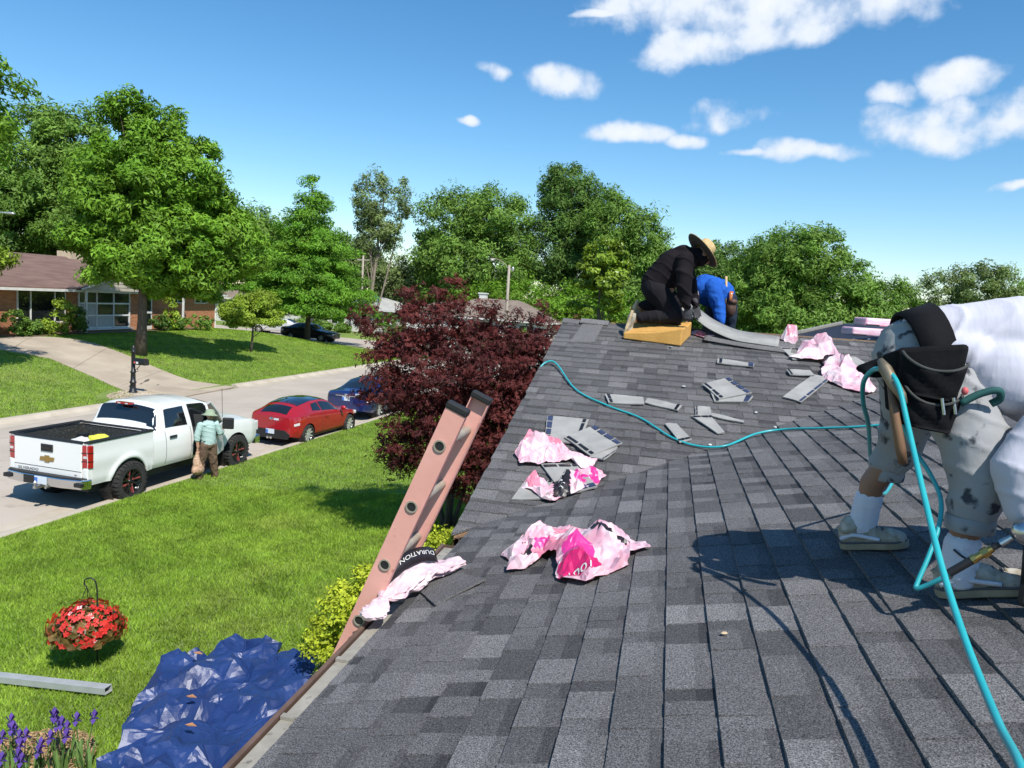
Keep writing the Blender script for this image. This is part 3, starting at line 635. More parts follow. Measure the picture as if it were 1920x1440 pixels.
tree('columnar_tree', (-1.4, 28, .7), [(-1.4, 28, 4.8, 1.05, 1.05, 2.0), (-1.35, 28, 6.4, .8, .8, 1.1), (-1.4, 28, 2.6, 1.1, 1.1, 1.6)], 30000, .072, 'leaf_lime', 'narrow upright glossy shrub left of the worker in black', clumps=150, csize=.3, trunk_r=.09, seed=19, shell=.6).children[0].data.materials[0] = leafmat('leaf_glossy', (.15, .235, .022), (.21, .30, .035), rough=.3)
# --- right of centre
tree('round_tree', (9.5, 52, .7), [(8.8, 52, 8.4, 3.3, 3.3, 2.3), (11.0, 52, 6.2, 3.0, 3.0, 2.6), (7.0, 52, 6.6, 2.8, 2.8, 2.8), (13.2, 52, 4.6, 2.2, 2.2, 2.0), (9.5, 50.6, 4.2, 4.4, 3, 2.4)], 36000, .145, 'leaf_oak', 'rounded green tree standing above the bare roof deck', clumps=230, csize=.85, trunk_r=.28, seed=20, nl=18).children[0].data.materials[0] = MATS['leaf_mid']
tree('round_tree', (4.6, 58, .7), [(5.2, 58, 8.0, 2.6, 2.6, 2.2), (3.4, 58, 6.6, 2.6, 2.6, 2.6), (6.0, 57, 5.0, 3.2, 3, 2.6), (1.8, 58, 5.2, 2.4, 2.4, 2.4)], 22000, .15, 'leaf_dark', 'dark green tree just behind the straw hat', clumps=150, csize=.85, trunk_r=.25, seed=21)
tree('far_tree', (24, 92, .8), [(24, 92, 7.2, 3.6, 3, 2.9), (21.0, 92, 5.4, 3, 3, 2.4)], 9000, .2, 'leaf_mid', 'distant rounded tree left of the white shirted back', clumps=70, csize=1.0, seed=22)
tree('far_tree', (33, 95, .8), [(31, 95, 8.2, 3.4, 3, 3.2), (35, 95, 9.2, 4, 4, 3.6), (33, 94, 5.2, 5, 4, 3)], 12000, .2, 'leaf_pale', 'distant pale trees at the right edge of the skyline', clumps=90, csize=1.0, seed=23)
tree('far_tree', (17, 98, .8), [(16, 98, 4.2, 3.5, 3, 2.6), (12, 98, 4.2, 4, 3, 2.8), (20, 98, 4.2, 4, 3, 2.4)], 8000, .22, 'leaf_dark', 'low distant tree between the round tree and the right skyline', clumps=60, csize=1.1, seed=24)
tree('far_tree', (44, 100, .8), [(42, 100, 8, 5, 4, 4.5), (48, 100, 9, 5, 4, 5)], 8000, .24, 'leaf_mid', 'distant trees beyond the right edge of the roof', clumps=60, csize=1.3, seed=25)
# a far wood that closes the horizon
g = np.random.default_rng(40); th = np.linspace(-1.35, .95, 70)
FE = [(150*math.sin(a)+g.normal(0, 6), 150*math.cos(a)+g.normal(0, 8), 3.6+g.uniform(-.4, 1.0), 6, 6, 4.2+g.uniform(0, 1.2)) for a in th]
P, N, T, CC = crown_points(g, FE, 420, 26000, 2.4, .45); Vv, Ff = leaf_quads(g, P, N, .55)
tag(np_mesh('far_wood', Vv, Ff, MATS['leaf_mid'], tone=T), 'far off line of woods along the horizon', 'woods', kind='stuff')
# --- the purple japanese maple against the eave
g = np.random.default_rng(31)
jb = np.array((-2.5, 13.2, gz(-2.5, 13.2)))
jroot = empty('purple_maple', jb, 0, 'dark purple leaved maple beside the eave, behind the ladder', 'tree')
je = [(-2.7, 13.0, 4.2, .85, .8, .45), (-1.5, 13.0, 4.1, .8, .8, .3), (-3.95, 13.2, 4.0, .4, .35, .22), (-4.35, 13.4, 4.35, .28, .25, .16), (-3.4, 12.8, 4.75, .2, .2, .3), (-2.5, 12.8, 4.98, .16, .16, .3), (-1.9, 12.9, 4.75, .15, .15, .3), (-1.1, 13, 4.62, .15, .15, .3), (-4.1, 12.9, 3.0, .35, .3, .18), (-2.1, 12.9, 1.75, 1.1, .9, .55), (-1.3, 12.8, 1.9, .9, .8, .7), (-2.3, 13.0, 3.2, 1.5, 1.3, 1.2), (-1.4, 13.0, 3.0, 1.1, 1.1, 1.0), (-2.6, 12.8, 2.0, 1.3, 1.0, .6), (-2.4, 13.1, 3.5, 1.75, 1.6, .95), (-1.5, 13.2, 3.6, 1.1, 1.2, .85), (-3.1, 13.0, 3.4, 1.05, 1.1, .8), (-3.0, 12.9, 4.35, .75, .75, .5), (-2.2, 12.6, 2.5, 1.4, 1.2, .7), (-1.1, 12.8, 2.7, .8, 1.0, .75), (-2.9, 12.7, 4.75, .35, .35, .30), (-2.2, 12.8, 4.6, .33, .33, .3), (-1.75, 12.9, 4.35, .22, .22, .32), (-1.35, 12.9, 4.4, .2, .2, .35), (-.95, 13, 4.45, .2, .2, .3), (-.5, 13.2, 4.3, .3, .3, .35), (-3.8, 13.2, 3.85, .35, .35, .22), (-4.25, 13.4, 4.15, .3, .3, .2), (-.7, 13, 3.7, .6, .6, .5), (-1.7, 11.9, 2.2, .7, .5, .4), (-3.1, 12.2, 2.1, .5, .4, .3)]
P, N, T, CC = crown_points(g, np.array(je), 1150, 44000, .24, .42, .5, .6)
n = len(P); t1 = np.cross(N, g.normal(size=(n, 3))); t1 /= np.linalg.norm(t1, axis=1, keepdims=True); b1 = np.cross(N, t1)
Vs, Fs, Ts = [], [], []
for k, an in enumerate((-.95, 0, .95)):
    d1 = t1*math.cos(an)+b1*math.sin(an); e1 = np.cross(N, d1); s = (g.uniform(.7, 1.25, n)*(.062 if k == 1 else .05))[:, None]
    V = np.empty((n, 4, 3)); V[:, 0] = P; V[:, 1] = P+d1*s*.55+e1*s*.2-N*s*.06; V[:, 2] = P+d1*s*1.25-N*s*.28; V[:, 3] = P+d1*s*.55-e1*s*.2-N*s*.06
    Vs.append(V.reshape(-1, 3)); Fs.append(np.arange(4*n).reshape(-1, 4)+4*n*k); Ts.append(T)
np_mesh('crown', np.concatenate(Vs)-jb, np.concatenate(Fs), MATS['leaf_purple'], jroot, tone=np.concatenate(Ts))
mb = MB()
for a in range(4):
    an = a*1.6; limbs(mb, g, (.06*math.cos(an), .06*math.sin(an), -.1), 2.5, [CC[i]-jb for i in g.choice(len(CC), 12)], .05, top=np.array((.7*math.cos(an), .6*math.sin(an), 2.6)), n=6)
mb.build('trunk', MATS['bark'], jroot, smooth=True)
# --- shrubs
def shrub(base, ells, leaves, size, m, label, seed, csize=.16, clumps=60, cat='shrub', name='shrub', group=None, trunk_r=.03):
    return tree(name, (base[0], base[1], gz(*base)), ells, leaves, size, m, label, cat, clumps, csize, trunk_r, seed, group=group, shell=.55, nl=10, flat=.8)
shrub((-1.72, 7.3), [(-1.75, 7.2, 1.15, .5, .55, .5), (-1.95, 7.85, 1.2, .5, .55, .5), (-2.0, 8.35, 1.15, .42, .45, .45)], 17000, .025, 'leaf_yellow', 'yellow green clipped shrub beside the foot of the ladder', 50, csize=.10, clumps=330)
shrub((-1.55, 9.3), [(-1.55, 9.5, 1.15, .55, .6, .45), (-1.5, 9.0, 1.1, .5, .4, .42), (-1.55, 10.2, 1.15, .55, .6, .45)], 16000, .025, 'leaf_yellow', 'yellow green clipped shrub behind the ladder near the roof valley', 51, csize=.10, clumps=320)
shrub((-1.8, 6.25), [(-1.8, 6.25, .85, .16, .16, .2)], 500, .03, 'leaf_lime', 'tiny leafy sprig at the base of the yellow green shrub', 52, csize=.08, clumps=14)
hz0 = 1.45
for i, (y, x, r, h, mm, lab) in enumerate([(31.2, -29.5, .55, 1.3, 'leaf_mid', 'bushy shrub at the left corner of the picture window'), (32.3, -29.6, .45, .8, 'leaf_mid', 'low shrub under the left part of the picture window'), (33.1, -29.6, .45, .8, 'leaf_lime', 'low yellowish shrub under the middle of the picture window'),
        (34.0, -29.4, .5, 1.9, 'leaf_lime', 'tall thin shrub in front of the picture window'), (35.1, -29.5, .45, 1.4, 'leaf_dark', 'dark shrub between the picture window and the entrance'), (41.6, -29.3, .6, .95, 'leaf_dark', 'round dark shrub on the sunny brick past the entrance'), (43.0, -29.3, .75, 1.0, 'leaf_mid', 'wider shrub near the right end of the brick wall'), (44.9, -28.8, .9, 1.1, 'leaf_mid', 'leafy shrub at the right corner of the brick house'), (42.4, -29.2, .35, 2.2, 'leaf_lime', 'slender young tree standing between two wall shrubs')]):
    shrub((x, y), [(x, y, hz0+h*.62, r, r, h*.40), (x+.1, y+.2, hz0+h*.35, r*.8, r*.8, h*.3)], 1500, .07, mm, lab, 60+i, csize=.2, clumps=36)
for i, (x, y, r, h, lab) in enumerate([(-22.5, 66, 1.1, 1.6, 'green hedge bush before the grey hip roof'), (-31.5, 69, .8, .9, 'round bush by the white far house'), (-29.5, 69, .8, .9, 'round bush right of the trash bin'), (-34, 69.5, .9, 1.0, 'low bush at the left of the white far house'), (-20.0, 68, 1.2, 1.9, 'dense bush beside the far side street corner'), (-15.5, 65.5, 1.9, 2.6, 'large bush before the wide taupe roof'), (-11.5, 66, 1.7, 2.4, 'bush at the right end of the wide taupe roof'), (-25.2, 70.5, 1.6, 2.4, 'bush between the grey and the taupe roofs'), (-33.5, 71.0, 1.2, 2.2, 'tall bush beside the grey trash bin')]):
    shrub((x, y), [(x, y, gz(x, y)+h*.5, r, r, h*.5)], 1400, .11, 'leaf_mid', lab, 80+i, csize=.3, clumps=34)
# ================================================================ brick house across the street
m = mat('brick', (.40, .16, .07), (.30, .115, .05), scale=9, rough=.85, world=True)
nn, ll = m.node_tree.nodes, m.node_tree.links
bt_ = nn.new('ShaderNodeTexBrick'); sp = nn.new('ShaderNodeSeparateXYZ'); cb = nn.new('ShaderNodeCombineXYZ'); gp_ = nn.new('ShaderNodeNewGeometry')
ll.new(gp_.outputs['Position'], sp.inputs[0]); ll.new(sp.outputs['Y'], cb.inputs['X']); ll.new(sp.outputs['Z'], cb.inputs['Y']); ll.new(cb.outputs[0], bt_.inputs['Vector'])
for k, v in (('Color1', (.50, .20, .085, 1)), ('Color2', (.33, .125, .055, 1)), ('Mortar', (.34, .27, .2, 1)), ('Scale', 4.2), ('Mortar Size', .018), ('Brick Width', .9), ('Row Height', .30)): bt_.inputs[k].default_value = v
ll.new(bt_.outputs['Color'], nn['Principled BSDF'].inputs['Base Color'])
mat('roof_brown', (.20, .125, .10), (.14, .085, .07), scale=2.2, rough=.9, bump=.5, bscale=9, stretch=(1, .35, 3), world=True)
mat('white_trim', (.74, .74, .72), (.66, .66, .63), scale=3, rough=.5)
mat('beige_siding', (.50, .44, .36), (.43, .38, .30), scale=2, rough=.7)
mat('glass_dark', (.012, .015, .018), rough=.06, spec=.7)
mat('curtain', (.50, .49, .46), (.36, .36, .34), scale=9, rough=.8, stretch=(1, 6, .3))
mat('chimney_cream', (.55, .45, .32), (.48, .38, .26), scale=6, rough=.8)
mat('soil', (.22, .16, .10), (.15, .10, .065), scale=5, rough=.95, bump=.8, bscale=20)
BX = -30.4; Z0 = 1.40; ZE = 3.84
bh = empty('brick_house', (BX, 38, Z0), 0, 'long single storey orange brick house with brown roof behind the oak', 'house')
BINV = Matrix.Translation((-BX, -38, -Z0))
def bput(o, p=None):
    o.parent = p or bh; o.matrix_parent_inverse = BINV; return o
mb = MB(); mb.bbox((-38.5, 20, Z0-.6), (BX, 49.1, ZE)); bput(mb.build('wall', MATS['brick']))
def window(y0, y1, z0, z1, cols, rows, fr=.05, curtain=None, panes=True, name='window'):
    mb = MB(); x0, x1 = BX+.004, BX+.075
    for k in range(cols+1):
        yy = y0+(y1-y0)*k/cols; mb.bbox((x0, yy-fr/2, z0), (x1, yy+fr/2, z1))
    for k in range(rows+1):
        zz = z0+(z1-z0)*k/rows
        for c in range(cols):
            a = y0+(y1-y0)*c/cols+fr/2+.001; e = y0+(y1-y0)*(c+1)/cols-fr/2-.001; mb.bbox((x0, a, zz-fr/2), (x1-.012, e, zz+fr/2))
    w = bput(mb.build(name, MATS['white_trim']))
    for c in range(cols):
        for r in range(rows):
            a = y0+(y1-y0)*c/cols+fr/2; e = y0+(y1-y0)*(c+1)/cols-fr/2; p = z0+(z1-z0)*r/rows+fr/2; q = z0+(z1-z0)*(r+1)/rows-fr/2
            mp = MB(); mp.bbox((BX-.02, a-.01, p-.01), (BX+.02, e+.01, q+.01)); o = mp.build('pane', MATS['curtain' if curtain and (c, r) in curtain else 'glass_dark']); o.parent = w; o.matrix_parent_inverse = Matrix.Identity(4)
            o.matrix_parent_inverse = (BINV if False else Matrix.Identity(4)) @ Matrix.Identity(4); o.matrix_basis = Matrix.Identity(4)
    return w
def sub(o, p):          # part below a part of the brick house, all drawn in world coordinates
    o.parent = p; o.matrix_parent_inverse = Matrix.Identity(4); return o
w1 = window(32.2, 35.25, 2.10, 3.70, 1, 1)
# picture window: wide centre, two side lights
for yy in (33.0, 34.55):
    mb = MB(); mb.bbox((BX+.004, yy-.03, 2.13), (BX+.07, yy+.03, 3.67)); sub(mb.build('mullion', MATS['white_trim']), w1)
mb = MB(); mb.bbox((BX+.002, 32.05, 1.93), (BX+.16, 35.4, 2.06)); sub(mb.build('sill', MATS['chimney_cream']), w1)
w2 = window(36.2, 40.2, 1.72, 3.76, 3, 3, .085, {(0, 0), (0, 1), (1, 0)})
mb = MB(); mb.bbox((BX+.002, 36.0, 1.60), (BX+.2, 40.4, 1.672)); sub(mb.build('sill', MATS['white_trim']), w2)
w3 = window(44.05, 45.45, 3.18, 3.72, 2, 1, .06)
w4 = window(46.6, 48.0, 3.18, 3.72, 2, 1, .06)
mb = MB(); mb.bbox((BX+.003, 41.3, 1.45), (BX+.09, 42.2, 3.74)); dr_ = bput(mb.build('door', MATS['white_trim'], bevel=.01))
for zz0, zz1 in ((1.75, 2.5), (2.65, 3.6)):
    mb = MB(); mb.bbox((BX+.06, 41.42, zz0), (BX+.096, 42.08, zz1)); sub(mb.build('pane', MATS['glass_dark']), dr_)
mb = MB(); mb.ell((BX+.12, 42.12, 2.5), (.03, .03, .03)); sub(mb.build('handle', MATS['gutter_grey']), dr_)
# roof: long gable with eaves, fascia and gutter
mb = MB(); xe, xr_, zr = BX+.46, -34.6, 5.62; zed = ZE+.06
for a, b_ in (((xe, zed), (xr_, zr)), ((-39.4, zed), (xr_, zr))):
    mb.add([(a[0], 19, a[1]), (a[0], 49.7, a[1]), (b_[0], 49.7, b_[1]), (b_[0], 19, b_[1]), (a[0], 19, a[1]-.07), (a[0], 49.7, a[1]-.07), (b_[0], 49.7, b_[1]-.07), (b_[0], 19, b_[1]-.07)], [(0, 1, 2, 3), (7, 6, 5, 4), (0, 4, 5, 1), (1, 5, 6, 2), (0, 3, 7, 4)])
rf = bput(mb.build('roof', MATS['roof_brown']))
mb = MB(); mb.bbox((xe-.01, 19, zed-.20), (xe+.09, 49.7, zed-.072)); sub(mb.build('gutter', MATS['white_trim']), rf)
mb = MB(); mb.bbox((BX-.1, 19.1, zed-.10), (xe-.012, 49.6, zed-.075)); bput(mb.build('soffit', MATS['beige_siding']))
for yg in (20.1, 49.0):
    mb = MB(); mb.add([(xe-.5, yg, ZE), (-39.0, yg, ZE), (xr_, yg, zr-.1)], [(0, 1, 2), (2, 1, 0)]); bput(mb.build('gable_siding', MATS['beige_siding']))
mb = MB(); mb.bbox((-35.2, 40.0, 5.2), (-34.3, 41.1, 5.95)); sub(mb.build('chimney', MATS['chimney_cream'], bevel=.02), rf)
# front gable over the entrance with siding boards and rake trim
y0, y1, yp, zp = 35.5, 44.8, 40.15, 5.15; xg = BX+.70
mb = MB()
for s, ya in ((1, y0), (-1, y1)):
    mb.add([(xg+.12, ya, zed), (xg+.12, yp, zp+.02), (-34.0, yp, zp+.02), (-34.0, ya, zed), (xg+.12, ya, zed-.08), (xg+.12, yp, zp-.06), (-34, yp, zp-.06), (-34, ya, zed-.08)], [(0, 1, 2, 3), (4, 7, 6, 5), (0, 4, 5, 1)])
bput(mb.build('entrance_roof', MATS['roof_brown']))
for k in range(6):
    zb = ZE-.02+k*.2; zt = zb+.2; f0 = max(0, (zb-zed)/(zp-zed)); f1 = min(1, max(0, (zt-zed)/(zp-zed)))
    ya0, yb0 = y0+.25+(yp-y0-.25)*f0, y1-.25-(y1-.25-yp)*f0; ya1, yb1 = y0+.25+(yp-y0-.25)*f1, y1-.25-(y1-.25-yp)*f1
    mb = MB(); mb.add([(xg+.02, ya0, zb), (xg+.02, yb0, zb), (xg, yb1, zt), (xg, ya1, zt), (xg-.05, ya0, zb), (xg-.05, yb0, zb), (xg-.05, yb1, zt), (xg-.05, ya1, zt)], [(0, 1, 2, 3), (4, 7, 6, 5), (0, 4, 5, 1)])
    bput(mb.build('siding_board', MATS['beige_siding']))
for s, ya in ((1, y0), (-1, y1)):
    mb = MB(); mb.add([(xg+.13, ya, zed-.09), (xg+.13, yp, zp-.07), (xg+.13, yp, zp+.03), (xg+.13, ya, zed+.01), (xg+.08, ya, zed-.09), (xg+.08, yp, zp-.07)], [(0, 1, 2, 3), (0, 4, 5, 1)]); bput(mb.build('rake_trim', MATS['white_trim']))
mb = MB(); mb.bbox((xg-.11, y1-.35, Z0), (xg-.01, y1-.25, ZE)); bput(mb.build('porch_post', MATS['white_trim']))
mb = MB(); mb.bbox((xg-.11, 36.0, Z0), (xg-.01, 36.1, ZE)); bput(mb.build('porch_post', MATS['white_trim']))
mb = MB(); mb.tube([(BX+.06, 49.0, Z0), (BX+.06, 49.0, ZE-.1)], .05, 8); mb.tube([(BX+.06, 49.0, ZE-.1), (xe, 49.0, zed-.15)], .045, 8); bput(mb.build('downspout', MATS['white_trim']))
# planting bed
V = []; ys = np.arange(30.5, 46.2, .5)
for y in ys:
    for x in (BX+.02, BX+.6, BX+1.25+.12*math.sin(y*2)): V.append((x, y, gz(x, y)+.06))
np_mesh_o = np_mesh('planting_bed', V, [(i*3+k, i*3+k+1, i*3+k+4, i*3+k+3) for i in range(len(ys)-1) for k in range(2)], MATS['soil']); tag(np_mesh_o, 'bare soil bed along the brick front wall', kind='structure')
# ================================================================ far houses
def hip_house(name, c, lx, ly, zw, zr_, rz, mroof, mwall, label, chimney=None, gable=False, z0=.4, over=.5, wins=3):
    root = empty(name, (c[0], c[1], z0), rz, label, 'house')
    h = zw-z0
    mb = MB(); mb.bbox((-lx/2, -ly/2, -.4), (lx/2, ly/2, h)); mb.build('wall', MATS[mwall], root)
    mb = MB(); a, b_ = lx/2+over, ly/2+over; rl = (a-b_) if not gable else a; zz = zr_-z0
    mb.add([(-a, -b_, h), (a, -b_, h), (a, b_, h), (-a, b_, h), (-rl, 0, zz), (rl, 0, zz)], [(0, 1, 5, 4), (2, 3, 4, 5), (1, 2, 5), (3, 0, 4), (3, 2, 1, 0)])
    rf = mb.build('roof', MATS[mroof], root)
    mb = MB()
    for s, (p, q, r_, t) in enumerate(((-a-.03, -b_-.04, a+.03, -b_), (-a-.03, b_, a+.03, b_+.04), (-a-.04, -b_, -a, b_), (a, -b_, a+.04, b_))): mb.bbox((p, q, h-.16), (r_, t, h-.012))
    mb.build('fascia', MATS['white_trim'], root)
    if chimney: mb = MB(); mb.bbox((chimney[0]-.35, chimney[1]-.35, h), (chimney[0]+.35, chimney[1]+.35, chimney[2]-z0)); mb.bbox((chimney[0]-.42, chimney[1]-.42, chimney[2]-z0), (chimney[0]+.42, chimney[1]+.42, chimney[2]-z0+.12)); o = mb.build('chimney', MATS['white_trim'], rf)
    for k in range(wins):
        xx = -lx/2+lx*(k+.5)/wins
        mb = MB(); mb.bbox((xx-.75, -ly/2-.05, .75), (xx+.75, -ly/2-.004, h-.35)); w = mb.build('window', MATS['white_trim'], root)
        for s in (-1, 1):
            mp = MB(); mp.bbox((xx+s*.36-.31, -ly/2-.07, .83), (xx+s*.36+.31, -ly/2-.03, h-.43)); mp.build('pane', MATS['glass_dark'], w)
    return root
mat('roof_grey', (.42, .42, .39), (.34, .34, .31), scale=1.5, rough=.9)
mat('roof_taupe', (.235, .185, .15), (.19, .15, .12), scale=1.4, rough=.9, bump=.4, bscale=8)
mat('roof_red', (.33, .13, .085), (.27, .10, .07), scale=1.8, rough=.9)
mat('wall_white', (.68, .68, .65), (.6, .6, .57), scale=2, rough=.7)
hip_house('hip_roof_house', (-29.0, 76), 7.5, 7.0, 2.95, 4.25, R(-4), 'roof_grey', 'wall_white', 'small house with pale grey hip roof left of the purple maple', z0=.45)
hip_house('hip_roof_house', (-14.8, 71), 11.5, 7.5, 3.0, 4.75, R(-4), 'roof_taupe', 'wall_white', 'house with wide taupe hip roof and white chimney behind the purple maple', chimney=(-1.9, 1.0, 5.15), z0=.45)
hip_house('hip_roof_house', (-19.3, 69.5), 5, 6, 3.0, 4.2, R(86), 'roof_taupe', 'wall_white', 'white gable end adjoining the wide taupe hip roof', gable=True, z0=.45, over=.35, wins=2)
hip_house('red_roof_house', (-26.8, 92), 8, 7, 3.2, 6.3, R(0), 'roof_red', 'wall_white', 'distant house with reddish brown roof above the maple top', z0=.5)
hip_house('white_house', (-39.5, 76), 13, 7, 3.1, 4.5, R(-4), 'roof_taupe', 'wall_white', 'white far house seen under the pin oak branches', z0=.55, wins=4)
# ================================================================ street lamp, poles, mailbox, bin
mat('wood_grey', (.40, .35, .28), (.30, .26, .21), scale=4, rough=.85, stretch=(4, 4, .5), bump=.4)
mat('metal_pale', (.55, .56, .55), rough=.4, metal=.7)
mat('black_metal', (.012, .012, .014), (.02, .02, .022), scale=6, rough=.38, spec=.5)
lp = empty('street_lamp', (-11.65, 60, .2), 0, 'street lamp on a pale wooden pole rising above the purple maple', 'street lamp')
mb = MB(); mb.tube([(0, 0, -.3), (0, 0, 3.5), (-.02, 0, 7.3)], [.15, .13, .10], 10); mb.build('pole', MATS['wood_grey'], lp, smooth=True)
mb = MB(); mb.tube(cr_path([(-.02, 0, 6.9), (-.25, 0, 7.25), (-.7, 0, 7.6), (-1.15, 0, 7.75)], 5), .028, 6); mb.build('arm', MATS['wood_grey'], lp, smooth=True)
mb = MB(); mb.ell((-1.4, 0, 7.72), (.26, .11, .07)); mb.build('lamp_head', MATS['wood_grey'], lp, smooth=True)
mb = MB(); mb.ell((-1.42, 0, 7.65), (.18, .11, .09)); mb.build('lens', MATS['white_trim'], lp, smooth=True)
mb = MB(); mb.tube([(.1, 0, 6.95), (.28, 0, 7.15)], .03, 6); mb.ell((.30, 0, 7.0), (.1, .1, .2)); mb.build('bracket', MATS['metal_pale'], lp)
pl = empty('utility_pole', (-28.2, 70, .4), 0, 'thin pale utility pole between the pin oak and the grey hip roof', 'pole')
mb = MB(); mb.tube([(0, 0, -.3), (0, 0, 7.7)], [.13, .09], 8); mb.build('pole', MATS['wood_grey'], pl, smooth=True)
mb = MB(); mb.bbox((-.6, -.05, 7.2), (.6, .05, 7.32)); mb.build('crossarm', MATS['wood_grey'], pl)
sp_ = empty('street_lamp', (-40.5, 38.4, 1.4), 0, 'street lamp arm showing among leaves at the left edge of the trees', 'street lamp')
mb = MB(); mb.tube([(0, 0, -.3), (0, 0, 6.2)], [.1, .07], 8); mb.build('pole', MATS['metal_pale'], sp_, smooth=True)
mb = MB(); mb.tube(cr_path([(0, 0, 6.0), (.6, 0, 6.35), (2.2, 0, 6.5), (3.4, 0, 6.5)], 5), .05, 6); mb.build('arm', MATS['metal_pale'], sp_, smooth=True)
mb = MB(); mb.ell((3.6, 0, 6.48), (.35, .15, .09)); mb.build('lamp_head', MATS['metal_pale'], sp_, smooth=True)
# mailbox
MX, MY = -19.45, 26.55
mz0 = gz(MX, MY)
mbx = empty('mailbox', (MX, MY, mz0), R(-4), 'black mailbox on a turned black post in a gravel patch', 'mailbox')
mb = MB(); mb.lathe([(.0, -.1), (.17, -.1), (.17, .06), (.14, .09), (.14, .13), (.11, .16), (.105, .40), (.13, .42), (.13, .46), (.10, .48), (.085, .80), (.11, .83), (.11, .87), (.075, .90), (.075, 1.62), (.095, 1.64), (.095, 1.68), (.06, 1.71), (.08, 1.78), (.055, 1.86), (0.0, 1.93)], 14); mb.build('post', MATS['black_metal'], mbx, smooth=True, bevel=0)
bxp = [(-.12, 0), (.12, 0), (.12, .14)]+[(.12*math.cos(a), .14+.12*math.sin(a)) for a in np.linspace(.2, math.pi-.2, 7)]+[(-.12, .14)]
Mx = Matrix(((0, 0, 1, .07), (1, 0, 0, 0), (0, 1, 0, 1.16), (0, 0, 0, 1)))
mb = MB(); mb.prism(bxp, .55, Mx); bd = mb.build('box', MATS['black_metal'], mbx, bevel=.008)
bxd = [(p[0]*1.06, p[1]*1.04-.004) for p in bxp]; Mx2 = Mx.copy(); Mx2[0][3] = .622
mb = MB(); mb.prism(bxd, .02, Mx2); mb.build('door', MATS['black_metal'], mbx, bevel=.004)
mb = MB(); mb.tube(cr_path([(.07, 0, .95), (.2, 0, 1.0), (.33, 0, 1.15)], 5), .014, 6); mb.lathe([(.05, -.008), (.065, -.008), (.065, .008), (.05, .008)], 12, Matrix.Translation((.17, 0, .93)) @ Matrix.Rotation(R(90), 4, 'X'), close=True); mb.build('scroll_bracket', MATS['black_metal'], mbx)
mat('sticker_red', (.55, .10, .10), rough=.6); mat('sticker_white', (.75, .75, .78), rough=.6)
mb = MB(); mb.lathe([(0, 0), (.045, 0), (.045, .004), (0, .004)], 14, Matrix.Translation((.17, -.121, 1.25)) @ Matrix.Rotation(R(90), 4, 'X')); mb.build('red_sticker', MATS['sticker_red'], mbx)
mb = MB(); mb.bbox((.24, -.127, 1.205), (.34, -.1215, 1.285)); mb.build('white_sticker', MATS['sticker_white'], mbx)
mb = MB(); mb.bbox((.40, .125, 1.2), (.5, .135, 1.42)); mb.build('flag', MATS['sticker_red'], mbx)
# gravel patch round the post
mat('gravel', (.50, .42, .31), (.33, .26, .18), scale=3, rough=.9, tone=.35)
mb = MB(); gg = random.Random(3)
for k in range(700):
    a = gg.uniform(0, 6.28); q = math.sqrt(gg.random()); x = -19.1+q*.95*math.cos(a)*.85; y = 26.3+q*1.35*math.sin(a); s = gg.uniform(.02, .055)
    zz = gz(x, y) if x-.056*y < -20.02 else .12
    mb.ell((x, y, zz+.012), (s, s*gg.uniform(.7, 1.2), s*.6), rot('Z', gg.uniform(0, 3)), 6)
    for j in range(18): mb.t[-1-j] = gg.random()
tag(mb.build('gravel', MATS['gravel'], smooth=True, tone=True), 'pale gravel patch around the mailbox post', 'gravel', kind='stuff')
# trash bin and another mailbox post by the side street
mat('bin_grey', (.10, .10, .10), rough=.6)
tb = empty('trash_bin', (-33.6, 70.4, .55), R(8), 'grey wheeled trash bin on the far kerb behind the black car', 'trash bin')
mb = MB(); mb.add([(-.24, -.26, .08), (.24, -.26, .08), (.24, .26, .08), (-.24, .26, .08), (-.30, -.34, 1.0), (.30, -.34, 1.0), (.30, .34, 1.0), (-.30, .34, 1.0)], [(0, 3, 2, 1), (4, 5, 6, 7), (0, 1, 5, 4), (1, 2, 6, 5), (2, 3, 7, 6), (3, 0, 4, 7)]); mb.build('body', MATS['bin_grey'], tb, bevel=.03)
mb = MB(); mb.bbox((-.32, -.36, 1.003), (.32, .36, 1.08)); mb.build('lid', MATS['bin_grey'], tb, bevel=.03)
for s in (-1, 1): mb = MB(); mb.tube([(s*.27, .3, .1), (s*.33, .3, .1)], .1, 12); mb.build('wheel', MATS['black_metal'], tb)
mpost = empty('mailbox', (-30.1, 69.6, .5), R(86), 'dark mailbox post by the far kerb, right of the black car', 'mailbox')
mb = MB(); mb.tube([(0, 0, -.1), (0, 0, 1.15)], .05, 8); mb.build('post', MATS['black_metal'], mpost)
mb = MB(); mb.prism(bxp, .5, Matrix.Translation((-.2, 0, -.02)) @ Mx); mb.build('box', MATS['black_metal'], mpost)
# ================================================================ vehicles
def paint(name, c, metal=0.0, rough=.32): return mat(name, c, rough=rough, metal=metal, coat=.9, spec=.5)
paint('paint_white', (.80, .80, .78)); paint('paint_red', (.42, .012, .022), .25); paint('paint_blue', (.010, .024, .13), .3); paint('paint_black', (.010, .012, .018), .2); paint('paint_silver', (.62, .63, .64), .1)
mat('truck_dirt', (.72, .72, .70), (.50, .42, .30), scale=3, rough=.5, contrast=(.45, .7))
mat('chrome', (.70, .70, .70), rough=.10, metal=1.0); mat('chrome_dull', (.55, .55, .55), rough=.28, metal=1.0)
mat('tyre', (.018, .018, .018), (.035, .033, .03), scale=12, rough=.9, bump=.5, bscale=40)
mat('black_plastic', (.014, .014, .015), rough=.55); mat('rim_black', (.012, .012, .013), rough=.25, spec=.6); mat('rim_red', (.28, .06, .06), rough=.35); mat('rim_silver', (.60, .58, .55), rough=.3, metal=.5)
